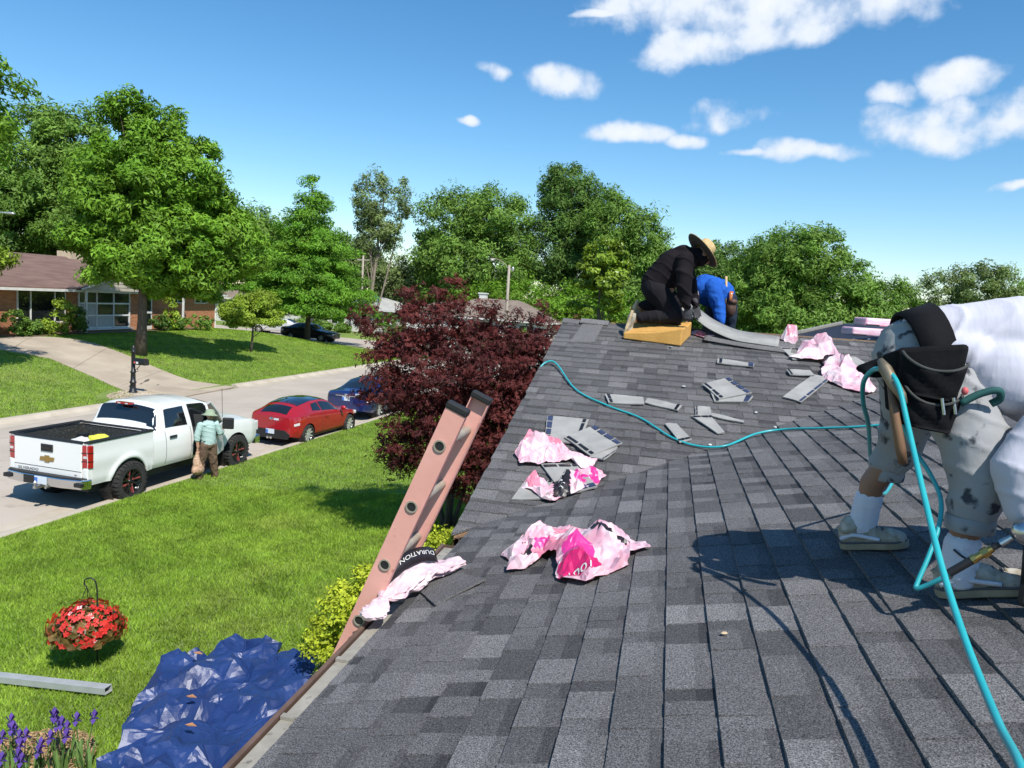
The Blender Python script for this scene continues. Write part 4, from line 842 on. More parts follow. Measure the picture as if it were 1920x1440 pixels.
mat('car_glass', (.010, .012, .014), rough=.03, spec=.9, coat=.6); mat('roof_glass', (.012, .016, .026), rough=.04, spec=.9, coat=1.0)
mat('lamp_red', (.42, .010, .014), (.30, .006, .01), scale=8, rough=.12, coat=1.0, stretch=(1, 1, 8)); mat('lamp_clear', (.62, .60, .60), rough=.12, coat=1.0); mat('lamp_orange', (.55, .16, .03), rough=.15, coat=1)
mat('plate', (.62, .68, .74), rough=.5); mat('plate_blue', (.06, .17, .55), rough=.5); mat('gold', (.45, .30, .10), rough=.3, metal=.8)
mat('bed_liner', (.03, .032, .03), (.10, .098, .085), scale=20, rough=.7, bump=.5, contrast=(.5, .75)); mat('seat_and_cab_shade', (.03, .03, .032), rough=.8)
mat('letter_dark', (.06, .06, .06), rough=.4)
def wheel(parent, c, r, w, rr, side, spokes=10, rimm='rim_silver', lugs=False, accent=None, steer=0.0):
    # axis along x, outer face towards side
    Mw = Matrix.Translation(c) @ Matrix.Rotation(steer, 4, 'Z') @ Matrix.Rotation(R(90)*side, 4, 'Y')
    h = w/2
    mb = MB(); mb.lathe([(rr-.01, -h*.9), (rr+.02, -h), (r-.06, -h*1.02), (r-.018, -h*.88), (r, -h*.6), (r, h*.6), (r-.018, h*.88), (r-.06, h*1.02), (rr+.02, h), (rr-.012, h*.86), (rr-.02, h*.3), (rr-.02, -h*.8)], 36, Mw, close=True)
    if lugs:
        for k in range(30):
            for s in (-1, 1):
                a = 2*math.pi*(k+.5*(s > 0))/30; MM = Mw @ Matrix.Rotation(a, 4, 'Z')
                mb.prism([(r-.012, s*h*.25), (r+.010, s*h*.25), (r+.010, s*h*.95), (r-.03, s*h*1.06)] if s > 0 else [(r-.03, s*h*1.06), (r+.010, s*h*.95), (r+.010, s*h*.25), (r-.012, s*h*.25)], .045, MM @ Matrix(((1, 0, 0, 0), (0, 0, 1, -.022), (0, 1, 0, 0), (0, 0, 0, 1))))
    wh = mb.build('wheel', MATS['tyre'], parent, smooth=False)
    for p in wh.data.polygons: p.use_smooth = len(p.vertices) == 4 and not lugs
    mb = MB(); mb.lathe([(0, h*.35), (rr*.25, h*.35), (rr-.02, h*.05), (rr-.02, h*.8), (rr+.006, h*.98), (rr+.012, h*.93)], 32, Mw)
    rm = mb.build('rim', MATS['rim_black' if rimm != 'rim_black' else rimm], wh, smooth=True)
    for k in range(spokes):
        a = 2*math.pi*k/spokes; mb = MB()
        for dx in ((-.10, .10) if accent else (0,)):
            wd = .026 if accent else .04
            mb.add([Mw @ (Matrix.Rotation(a, 4, 'Z') @ Vector(q)) for q in [(rr*.16, dx*.4-wd*.6, h*.62), (rr*.16, dx*.4+wd*.6, h*.62), (rr*.96, dx*rr*2+wd*.5, h*.88), (rr*.96, dx*rr*2-wd*.5, h*.88), (rr*.16, dx*.4-wd*.6, h*.3), (rr*.16, dx*.4+wd*.6, h*.3), (rr*.96, dx*rr*2+wd*.5, h*.5), (rr*.96, dx*rr*2-wd*.5, h*.5)]],
                   [(0, 1, 2, 3), (0, 4, 5, 1), (1, 5, 6, 2), (3, 2, 6, 7), (0, 3, 7, 4)], 1 if accent and dx > 0 and k % 2 == 0 else 0)
        mb.build('spoke', [MATS[rimm], MATS[accent or rimm]], wh)
    mb = MB(); mb.lathe([(0, h*.72), (rr*.17, h*.70), (rr*.2, h*.5)], 16, Mw); mb.build('hub_cap', MATS[rimm], wh, smooth=True)
    return wh
def pchip(x, xp, fp):
    xp = np.array(xp, float); fp = np.array(fp, float); dd = np.linspace(xp[0], xp[-1], 600); y = np.interp(dd, xp, fp)
    k = max(3, int(600*.035)); ker = np.hanning(k+2)[1:-1]; ker /= ker.sum(); pad = np.pad(y, k, mode='reflect', reflect_type='odd'); y = np.convolve(pad, ker, 'same')[k:-k]
    return np.interp(x, dd, y)
class Body:
    """car skin S(l, s): l along the car from the tail, s from sill (0) over belt (1) and roof edge (2) to the centre line (3)"""
    def __init__(b, w, zb, belt, top, wr, crown, bulge=.02): b.w, b.zb, b.belt, b.top, b.wr, b.crown, b.bulge = w, zb, belt, top, wr, crown, bulge
    def S(b, l, s):
        w = pchip(l, *b.w); zb = pchip(l, *b.zb); be = pchip(l, *b.belt); tp = pchip(l, *b.top); wr = np.minimum(pchip(l, *b.wr), w-.04); cr = pchip(l, *b.crown)
        ze = np.maximum(tp-cr, be+.004)
        t0 = np.clip(s, 0, 1); prof = np.interp(t0, [0, .12, .3, .55, .78, .92, 1], [.93, .975, .995, 1.0, .985, .965, .945])
        x0 = w*prof; z0 = zb+(be-zb)*t0
        t1 = np.clip(s-1, 0, 1); x1 = w*.945+(wr-w*.945)*(t1**1.15); z1 = be+(ze-be)*t1
        t2 = np.clip(s-2, 0, 1); x2 = wr*(1-t2); z2 = ze+(tp-ze)*np.sin(t2*np.pi/2)**.75
        x = np.where(s <= 1, x0, np.where(s <= 2, x1, x2)); z = np.where(s <= 1, z0, np.where(s <= 2, z1, z2))
        return np.stack([x, l+0*s, z], -1)
    def grid(b, l0, l1, nl, arches, name, m, parent, caps=(True, True), srows=None):
        ls = np.linspace(l0, l1, nl); sr = np.array(srows if srows is not None else list(np.linspace(0, 1, 15))+list(np.linspace(1, 2, 8))[1:]+list(np.linspace(2, 3, 7))[1:])
        L, Sg = np.meshgrid(ls, sr, indexing='ij'); P = b.S(L, Sg); n = len(sr)
        V = P.copy(); dead = np.zeros((nl, n), bool)
        for (lc, zc, ra) in arches:
            dl = V[:, :, 1]-lc; dz = V[:, :, 2]-zc; d = np.hypot(dl, dz); ins = (d < ra) & (Sg <= 1); dead |= ins
            near = (d < ra) & (Sg <= 1) & (d > ra-.085)
            k = np.where(near, ra/np.maximum(d, 1e-6), 1); V[:, :, 1] = np.where(near, lc+dl*k, V[:, :, 1]); V[:, :, 2] = np.where(near, zc+dz*k, V[:, :, 2]); dead &= ~near
        fs = []; idx = np.arange(nl*n).reshape(nl, n); VR = V.reshape(-1, 3); VL = VR*np.array([-1, 1, 1]); off = nl*n
        for i in range(nl-1):
            for j in range(n-1):
                if dead[i, j] or dead[i+1, j] or dead[i, j+1] or dead[i+1, j+1]: continue
                a, b2, c, d = idx[i, j], idx[i+1, j], idx[i+1, j+1], idx[i, j+1]
                fs.append((a, b2, c, d)); fs.append((off+a, off+d, off+c, off+b2))
        for ci, on in ((0, caps[0]), (nl-1, caps[1])):
            if on:
                ring = [int(q) for q in idx[ci]]+[int(off+q) for q in idx[ci][::-1][1:]]; fs.append(tuple(ring if ci else ring[::-1]))
        me = bpy.data.meshes.new(name); me.from_pydata(np.concatenate([VR, VL]).tolist(), [], fs); me.validate()
        bm = bmesh.new(); bm.from_mesh(me); bmesh.ops.remove_doubles(bm, verts=bm.verts, dist=.0005); bmesh.ops.recalc_face_normals(bm, faces=bm.faces); bm.to_mesh(me); bm.free()
        o = link(name, me, m, parent, smooth=True)
        md = o.modifiers.new('e', 'EDGE_SPLIT'); md.split_angle = R(42)
        return o
    def patch(b, corners, name, m, parent, off=.006, nu=10, nv=5, side=1, rnd=0.0, both=False):
        """four (l, s) corners, bottom rear, bottom front, top front, top rear"""
        c = np.array(corners, float); u = np.linspace(0, 1, nu); v = np.linspace(0, 1, nv); U, Vv = np.meshgrid(u, v, indexing='ij')
        q = (c[0]*((1-U)*(1-Vv))[..., None]+c[1]*(U*(1-Vv))[..., None]+c[2]*(U*Vv)[..., None]+c[3]*((1-U)*Vv)[..., None])
        P = b.S(q[..., 0], q[..., 1]); e = 1e-3; dl = b.S(q[..., 0]+e, q[..., 1])-b.S(q[..., 0]-e, q[..., 1]); ds = b.S(q[..., 0], q[..., 1]+e)-b.S(q[..., 0], q[..., 1]-e)
        N = np.cross(dl, ds); N /= np.linalg.norm(N, axis=-1, keepdims=True)+1e-9
        ctr = np.array([0, P[..., 1].mean(), .6]); sg = np.sign(((P-ctr)*N).sum(-1).mean()); P = P+N*sg*off
        P[..., 0] *= side
        idx = np.arange(nu*nv).reshape(nu, nv); F = np.stack([idx[:-1, :-1], idx[1:, :-1], idx[1:, 1:], idx[:-1, 1:]], -1).reshape(-1, 4)
        return np_mesh(name, P.reshape(-1, 3), F, m, parent, smooth=True)
    def top_patch(b, l0, l1, frac, name, m, parent, off=.006, frac1=None):
        """centre glass over both halves, between l0 and l1, out to a share of the roof width"""
        nu, nv = 10, 15; u = np.linspace(0, 1, nu); v = np.linspace(-1, 1, nv); U, Vv = np.meshgrid(u, v, indexing='ij'); f1 = frac1 or frac
        fr = frac+(f1-frac)*U; L = l0+(l1-l0)*U; s = 3-np.abs(Vv)*fr
        P = b.S(L, s); e = 1e-3; dl = b.S(L+e, s)-b.S(L-e, s); N = np.stack([0*L, -dl[..., 2], dl[..., 1]], -1); N /= np.linalg.norm(N, axis=-1, keepdims=True)+1e-9
        P = P+N*off; P[..., 0] *= np.sign(Vv)
        idx = np.arange(nu*nv).reshape(nu, nv); F = np.stack([idx[:-1, :-1], idx[:-1, 1:], idx[1:, 1:], idx[1:, :-1]], -1).reshape(-1, 4)
        return np_mesh(name, P.reshape(-1, 3), F, m, parent, smooth=True)
def wells(root, arches, w):
    for (lc, zc, ra) in arches:
        for s in (-1, 1):
            mb = MB(); Mw = Matrix.Translation((s*(w-.02), lc, zc)) @ Matrix.Rotation(R(-90)*s, 4, 'Y'); mb.lathe([(ra+.02, 0), (ra+.01, .32), (0, .33)], 24, Mw); mb.build('wheel_well', MATS['black_plastic'], root)
def letters(txt, size, M, m, parent, name='lettering'):
    me = text_mesh(txt, size, .002); me.transform(M); o = link(name, me, m, parent); return o
def plate(root, x, y, z, sc=1.0):
    mb = MB(); mb.bbox((x-.15, y-.012, z-.075), (x+.15, y, z+.075)); p = mb.build('licence_plate', MATS['plate'], root)
    mb = MB(); mb.bbox((x-.145, y-.016, z-.07), (x-.07, y-.013, z+.05)); mb.build('emblem', MATS['plate_blue'], p)
# ---------------------------------------------------------------- white pickup
TR = empty('pickup_truck', (-10.83, 14.17, 0.06), R(-4.3), 'white crew cab pickup with chrome rear bumper parked at the near kerb', 'pickup truck', scale=1.01)
RA, FA = 0.0, 3.645                       # axles, l measured from the rear axle, +y forward
cab = Body(w=([.7, 1.0, 2.0, 3.2, 3.9, 4.35, 4.62, 4.70], [1.0, 1.0, 1.0, 1.0, .995, .97, .90, .84]),
           zb=([.7, 2.9, 3.9, 4.3, 4.7], [.50, .50, .48, .45, .50]),
           belt=([.7, 2.75, 3.35, 4.2, 4.55, 4.7], [1.26, 1.25, 1.22, 1.16, 1.10, .98]),
           top=([.7, .82, 1.0, 1.25, 2.0, 2.5, 2.78, 3.12, 3.28, 3.45, 4.2, 4.55, 4.70], [1.30, 1.34, 1.80, 1.885, 1.905, 1.88, 1.80, 1.48, 1.32, 1.285, 1.24, 1.16, 1.02]),
           wr=([.7, .95, 1.2, 2.55, 3.15, 3.45, 4.7], [.86, .76, .74, .74, .80, .82, .74]),
           crown=([.7, .95, 1.2, 2.65, 3.15, 3.45, 4.7], [.04, .07, .085, .085, .07, .06, .06]))
AR = [(FA, .38, .50)]
cab.grid(.70, 4.70, 110, AR, 'body', MATS['paint_white'], TR)
wells(TR, [(RA, .38, .50), (FA, .38, .50)], 1.0)
# bed
mb = MB()
def side_sheet(s):
    ls = np.linspace(-1.10, .68, 46); zs = np.linspace(.50, 1.36, 18); n = len(zs); V = []; dead = []
    for a in ls:
        for z in zs:
            x = .985+.02*math.exp(-((z-.98)/.16)**2)-.03*max(0, (.62-z)/.12)-.03*max(0, (-1.0-a)/.1)
            x += .035*math.exp(-((math.hypot(a, z-.38)-.53)/.06)**2)*(z > .42)
            d = math.hypot(a, z-.38); ins = d < .50
            if ins and d > .42: k = .50/d; a2, z2 = a*k, .38+(z-.38)*k; V.append((s*x, a2, z2)); dead.append(False)
            else: V.append((s*x, a, z)); dead.append(ins)
    fs = []
    for i in range(len(ls)-1):
        for j in range(n-1):
            q = (i*n+j, (i+1)*n+j, (i+1)*n+j+1, i*n+j+1)
            if not any(dead[k] for k in q): fs.append(q if s > 0 else q[::-1])
    b0 = MB(); b0.add(V, fs); o = b0.build('bed_side', MATS['paint_white'], TR, smooth=True); return o
side_sheet(1); side_sheet(-1)
mb = MB()
mb.bbox((-.90, -1.02, .62), (.90, .66, .66)); mb.bbox((-.93, -1.03, .62), (-.90, .66, 1.33)); mb.bbox((.90, -1.03, .62), (.93, .66, 1.33)); mb.bbox((-.93, .61, .62), (.93, .68, 1.33))
for k in range(12): mb.bbox((-.85+k*.15, -1.0, .66), (-.78+k*.15, .62, .672))
for s in (-1, 1): mb.bbox((s*.66, -.42, .66), (s*.90, .42, .92))
mb.build('bed_liner', MATS['bed_liner'], TR, bevel=.01)
for a, b_ in (((-1.005, -1.10, 1.355), (-.875, .70, 1.395)), ((.875, -1.10, 1.355), (1.005, .70, 1.395)), ((-.874, .58, 1.356), (.874, .695, 1.390))):
    mb = MB(); mb.bbox(a, b_); mb.build('bed_rail_cap', MATS['black_plastic'], TR, bevel=.015)
# tailgate
mb = MB(); mb.prism([(-.845, .60), (.845, .60), (.845, 1.345), (-.845, 1.345)], .07, Matrix(((1, 0, 0, 0), (0, 0, -1, -1.045), (0, 1, 0, 0), (0, 0, 0, 1)))); tg = mb.build('tailgate', MATS['paint_white'], TR, bevel=.018)
mb = MB(); mb.bbox((-.86, -1.13, 1.348), (.86, -1.035, 1.385)); mb.build('cap', MATS['black_plastic'], tg, bevel=.012)
mb = MB(); mb.bbox((-.845, -1.121, .775), (.845, -1.1155, .783)); mb.build('crease', MATS['letter_dark'], tg)
mb = MB(); mb.bbox((-.15, -1.135, 1.10), (.15, -1.117, 1.25)); hd = mb.build('handle', MATS['black_plastic'], tg, bevel=.02)
mb = MB(); mb.bbox((-.10, -1.145, 1.15), (.10, -1.132, 1.20)); mb.build('grip', MATS['rim_black'], tg, bevel=.01)
bow = [(-.17, .015), (-.185, -.045), (-.06, -.045), (-.06, -.075), (.06, -.075), (.06, -.045), (.165, -.045), (.185, .035), (.06, .035), (.06, .065), (-.06, .065), (-.06, .035), (-.165, .035)]
mb = MB(); mb.prism(bow, .014, Matrix(((1, 0, 0, 0), (0, 0, -1, -1.117), (0, 1, 0, .955), (0, 0, 0, 1)))); mb.build('emblem', MATS['gold'], tg, bevel=.004)
letters('SILVERADO', .075, Matrix(((1.35, 0, 0, -.48), (0, 0, -1, -1.1175), (0, 1, 0, .70), (0, 0, 0, 1))), MATS['letter_dark'], tg)
mb = MB(); mb.bbox((.68, -1.12, .69), (.74, -1.1165, .715)); mb.build('badge', MATS['chrome'], tg)
for s in (-1, 1):      # tail lamps wrap the corners
    mb = MB(); mb.prism([(s*.85, -1.108), (s*1.0, -1.085), (s*1.022, -.99), (s*.99, -.985), (s*.86, -1.02)][::s], .45, Matrix.Translation((0, 0, .86))); tl = mb.build('tail_lamp', MATS['lamp_red'], TR, bevel=.012)
    for zz in (.99, 1.16): mb = MB(); mb.prism([(s*.845, -1.114), (s*1.005, -1.09), (s*1.026, -.995), (s*1.0, -.99), (s*.86, -1.02)][::s], .014, Matrix.Translation((0, 0, zz))); mb.build('rib', MATS['rim_black'], tl)
    mb = MB(); mb.bbox((s*.92-.04, -1.108, 1.055), (s*.92+.04, -1.094, 1.105)); mb.build('reverse_lamp', MATS['lamp_clear'], tl)
    mb = MB(); mb.bbox((s*.86, -1.1, .52), (s*.98, -1.0, .86)); mb.build('corner_panel', MATS['paint_white'], TR, bevel=.02)
    mb = MB(); mb.prism([(s*.85, -1.09), (s*.985, -1.07), (s*.985, -1.0), (s*.85, -1.0)][::s], .05, Matrix.Translation((0, 0, 1.312))); mb.build('corner_cap', MATS['paint_white'], TR, bevel=.01)
# bumper
bump = [(-1.0, -1.0), (-1.0, -1.12), (-.93, -1.20), (-.5, -1.27), (.5, -1.27), (.93, -1.20), (1.0, -1.12), (1.0, -1.0), (.9, -1.02), (-.9, -1.02)]
mb = MB(); mb.prism(bump, .20, Matrix.Translation((0, 0, .44))); bu = mb.build('rear_bumper', MATS['chrome'], TR, bevel=.025)
mb = MB(); mb.prism([(p[0]*.97, p[1]+.012) for p in bump], .03, Matrix.Translation((0, 0, .632))); mb.build('step_pad', MATS['black_plastic'], bu, bevel=.01)
mb = MB(); mb.bbox((-.42, -1.285, .46), (-.17, -1.262, .62)); mb.build('recess', MATS['black_plastic'], bu)
for s in (-1, 1): mb = MB(); mb.bbox((s*.80, -1.262, .50), (s*.97, -1.17, .58)); mb.build('corner_step', MATS['black_plastic'], bu, bevel=.01)
plate(TR, -.0, -1.268, .545)
mb = MB(); mb.bbox((-.035, -1.42, .40), (.035, -1.1, .45)); mb.lathe([(.02, .45), (.018, .49), (.03, .50), (.034, .53), (.02, .555), (0, .56)], 12, Matrix.Translation((0, -1.40, 0))); mb.tube([(.15, -1.2, .42), (.15, -1.3, .42)], .03, 8); mb.build('tow_hitch', MATS['chrome_dull'], TR)
# glass
cab.top_patch(.88, 1.06, .93, 'rear_window', MATS['car_glass'], TR, .008)
cab.patch([(.86, 1.35), (.99, 1.88), (.99, 2.25), (.86, 2.2)], 'rear_window_corner', MATS['car_glass'], TR, .003)
cab.patch([(1.12, 1.18), (1.84, 1.14), (1.84, 1.90), (1.22, 1.90)], 'side_window', MATS['car_glass'], TR, .006)
cab.patch([(1.12, 1.18), (1.84, 1.14), (1.84, 1.90), (1.22, 1.90)], 'side_window', MATS['car_glass'], TR, .006, side=-1)
cab.patch([(1.98, 1.14), (2.98, 1.12), (2.56, 1.90), (1.98, 1.90)], 'side_window', MATS['car_glass'], TR, .006, side=-1)
cab.top_patch(2.68, 3.24, .95, 'windshield', MATS['car_glass'], TR, .006, .96)
# front doorway: dark patches painted as the shaded cab inside, seat, swung door
cab.patch([(1.99, .10), (3.04, .10), (3.04, 1.0), (1.99, 1.0)], 'opening_shade_patch', MATS['seat_and_cab_shade'], TR, .004, nv=8)
cab.patch([(1.99, 1.0), (3.04, 1.0), (2.58, 1.93), (1.99, 1.93)], 'opening_shade_patch', MATS['car_glass'], TR, .004)  # dark glass material reused here as the shade of the open upper doorway
cab.patch([(2.05, .55), (2.5, .50), (2.40, 1.45), (2.12, 1.5)], 'front_seat', MATS['seat_and_cab_shade'], TR, .012)
for l in (1.08, 1.91): cab.patch([(l, .06), (l+.012, .06), (l+.012, 1.05), (l, 1.05)], 'door_seam', MATS['letter_dark'], TR, .003, nu=2, nv=14)
for l in (1.08, 1.91, 3.06): cab.patch([(l, .06), (l+.012, .06), (l+.012, 1.0), (l, 1.0)], 'door_seam', MATS['letter_dark'], TR, .003, nu=2, nv=14, side=-1)
cab.patch([(1.18, .80), (1.42, .80), (1.42, .88), (1.18, .88)], 'door_handle', MATS['black_plastic'], TR, .03, nu=6, nv=4)
dm = empty('front_door', (1.01, 3.06, 0), R(24)); dm.parent = TR
mb = MB(); mb.prism([(-.98, .52), (0, .52), (0, 1.24), (-.98, 1.26)], .09, Matrix(((0, 0, 1, -.06), (1, 0, 0, 0), (0, 1, 0, 0), (0, 0, 0, 1)))); mb.build('door_panel', MATS['paint_white'], dm, bevel=.03)
mb = MB(); mb.tube([(-.01, -.96, 1.25), (-.10, -.96, 1.5), (-.20, -.94, 1.80), (-.20, -.55, 1.80), (-.08, -.20, 1.5), (0, -.04, 1.26)], .028, 6); mb.build('window_frame', MATS['paint_white'], dm)
mb = MB(); mb.add([(-.01, -.94, 1.26), (0, -.06, 1.26), (-.08, -.21, 1.49), (-.20, -.55, 1.79), (-.20, -.93, 1.79)], [(0, 1, 2, 3, 4)]); mb.build('window_pane', MATS['car_glass'], dm)
mb = MB(); mb.bbox((.05, -.36, 1.12), (.32, -.28, 1.40)); mb.build('mirror', MATS['black_plastic'], dm, bevel=.03)
mb = MB(); mb.bbox((.03, -.92, 1.05), (.06, -.70, 1.12)); mb.build('handle', MATS['black_plastic'], dm, bevel=.01)
mb = MB(); mb.bbox((-.075, -.9, .62), (-.061, -.1, 1.15)); mb.build('door_card', MATS['bin_grey'], dm)
mb = MB(); mb.bbox((-1.27, 2.90, 1.12), (-1.02, 2.98, 1.40)); mb.build('mirror', MATS['black_plastic'], TR, bevel=.03)
# roof lamp, antenna, front end
mb = MB(); mb.bbox((-.20, .86, 1.83), (.20, .99, 1.875)); bl = mb.build('brake_lamp', MATS['lamp_red'], TR, bevel=.01)
for s in (-1, 1): mb = MB(); mb.bbox((s*.10-.035, .850, 1.842), (s*.10+.035, .862, 1.868)); mb.build('lens', MATS['lamp_clear'], bl)
mb = MB(); mb.tube([(.62, 3.55, 1.2), (.62, 3.5, 2.0)], .006, 5); mb.build('antenna', MATS['black_metal'], TR)
mb = MB(); mb.bbox((-.92, 4.55, .42), (.92, 4.80, .66)); mb.build('front_bumper', MATS['chrome'], TR, bevel=.05)
mb = MB(); mb.bbox((-.62, 4.64, .70), (.62, 4.74, 1.05)); mb.build('grille', MATS['black_plastic'], TR, bevel=.02)
for s in (-1, 1): mb = MB(); mb.bbox((s*.64, 4.52, .78), (s*.90, 4.71, 1.05)); mb.build('headlamp', MATS['lamp_clear'], TR, bevel=.03)
mb = MB(); mb.bbox((-.8, -.9, .32), (.8, 4.2, .52)); mb.tube([(-.75, 0, .4), (.75, 0, .4)], .07, 8); mb.build('chassis', MATS['black_plastic'], TR)
for (l, s) in ((RA, 1), (RA, -1), (FA, 1), (FA, -1)): wheel(TR, (s*.92, l, .375), .430, .29, .265, s, 8, 'rim_black', True, 'rim_red')
# clutter in the bed, each a thing of its own
def in_truck(o): o.matrix_world = TR.matrix_world @ o.matrix_world; return o
bpy.context.view_layer.update()
TM = Matrix.Translation(TR.location) @ Matrix.Rotation(R(-4.3), 4, 'Z') @ Matrix.Scale(1.01, 4)
def crumple(name, c, r, m, label, cat, seed, M=TM, sub=3, amp=.35):
    bm = bmesh.new(); bmesh.ops.create_icosphere(bm, subdivisions=sub, radius=1)
    for v in bm.verts:
        k = 1+amp*mnoise.fractal(v.co*1.7+Vector((seed*3.1, 0, 0)), 1, 2, 4); v.co = Vector((v.co.x*r[0]*k, v.co.y*r[1]*k, max(-.9, v.co.z)*r[2]*k))
    me = bpy.data.meshes.new(name); bm.to_mesh(me); bm.free(); me.transform(M @ Matrix.Translation(c)); o = link(name, me, MATS[m], smooth=True)
    return tag(o, label, cat)
mat('safety_yellow', (.62, .62, .06), rough=.7); mat('rag_white', (.62, .62, .60), rough=.8); mat('fuel_red', (.45, .03, .03), rough=.5)
crumple('safety_vest', (.42, -.25, 1.24), (.24, .20, .12), 'safety_yellow', 'crumpled bright yellow vest in the truck bed', 'vest', 1)
crumple('plastic_bag', (.16, -.40, 1.19), (.26, .16, .10), 'rag_white', 'white plastic bag lying in the truck bed by the tailgate', 'bag', 2)
crumple('work_rags', (.66, -.18, 1.19), (.20, .18, .09), 'fuel_red', 'heap of reddish rags beside the yellow vest in the truck bed', 'rags', 3)
mb = MB(); mb.bbox((-.13, -.09, 0), (.13, .09, .26)); mb.tube([(-.07, 0, .26), (-.07, 0, .32), (.07, 0, .32), (.07, 0, .26)], .018, 6); mb.tube([(.09, 0, .25), (.13, 0, .33)], .02, 6)
o = mb.build('fuel_can', MATS['fuel_red'], bevel=.02); o.matrix_world = TM @ Matrix.Translation((.70, .30, .93)); tag(o, 'small red fuel can on the wheel arch in the truck bed', 'fuel can')
mb = MB(); mb.bbox((-.12, -.75, .675), (.84, .12, 1.12)); mb.bbox((-.15, -.78, 1.10), (.87, .15, 1.145)); o = mb.build('storage_tote', MATS['black_plastic'], bevel=.03); o.matrix_world = TM; tag(o, 'black storage tote under the clutter in the truck bed', 'tote')
mb = MB(); mb.tube([(-.45, -.35, .70), (-.32, .1, 1.12)], .03, 8); mb.bbox((-.40, .0, 1.0), (-.24, .18, 1.25)); o = mb.build('hand_tool', MATS['black_plastic']); o.matrix_world = TM; tag(o, 'dark long handled tool leaning in the truck bed', 'tool')
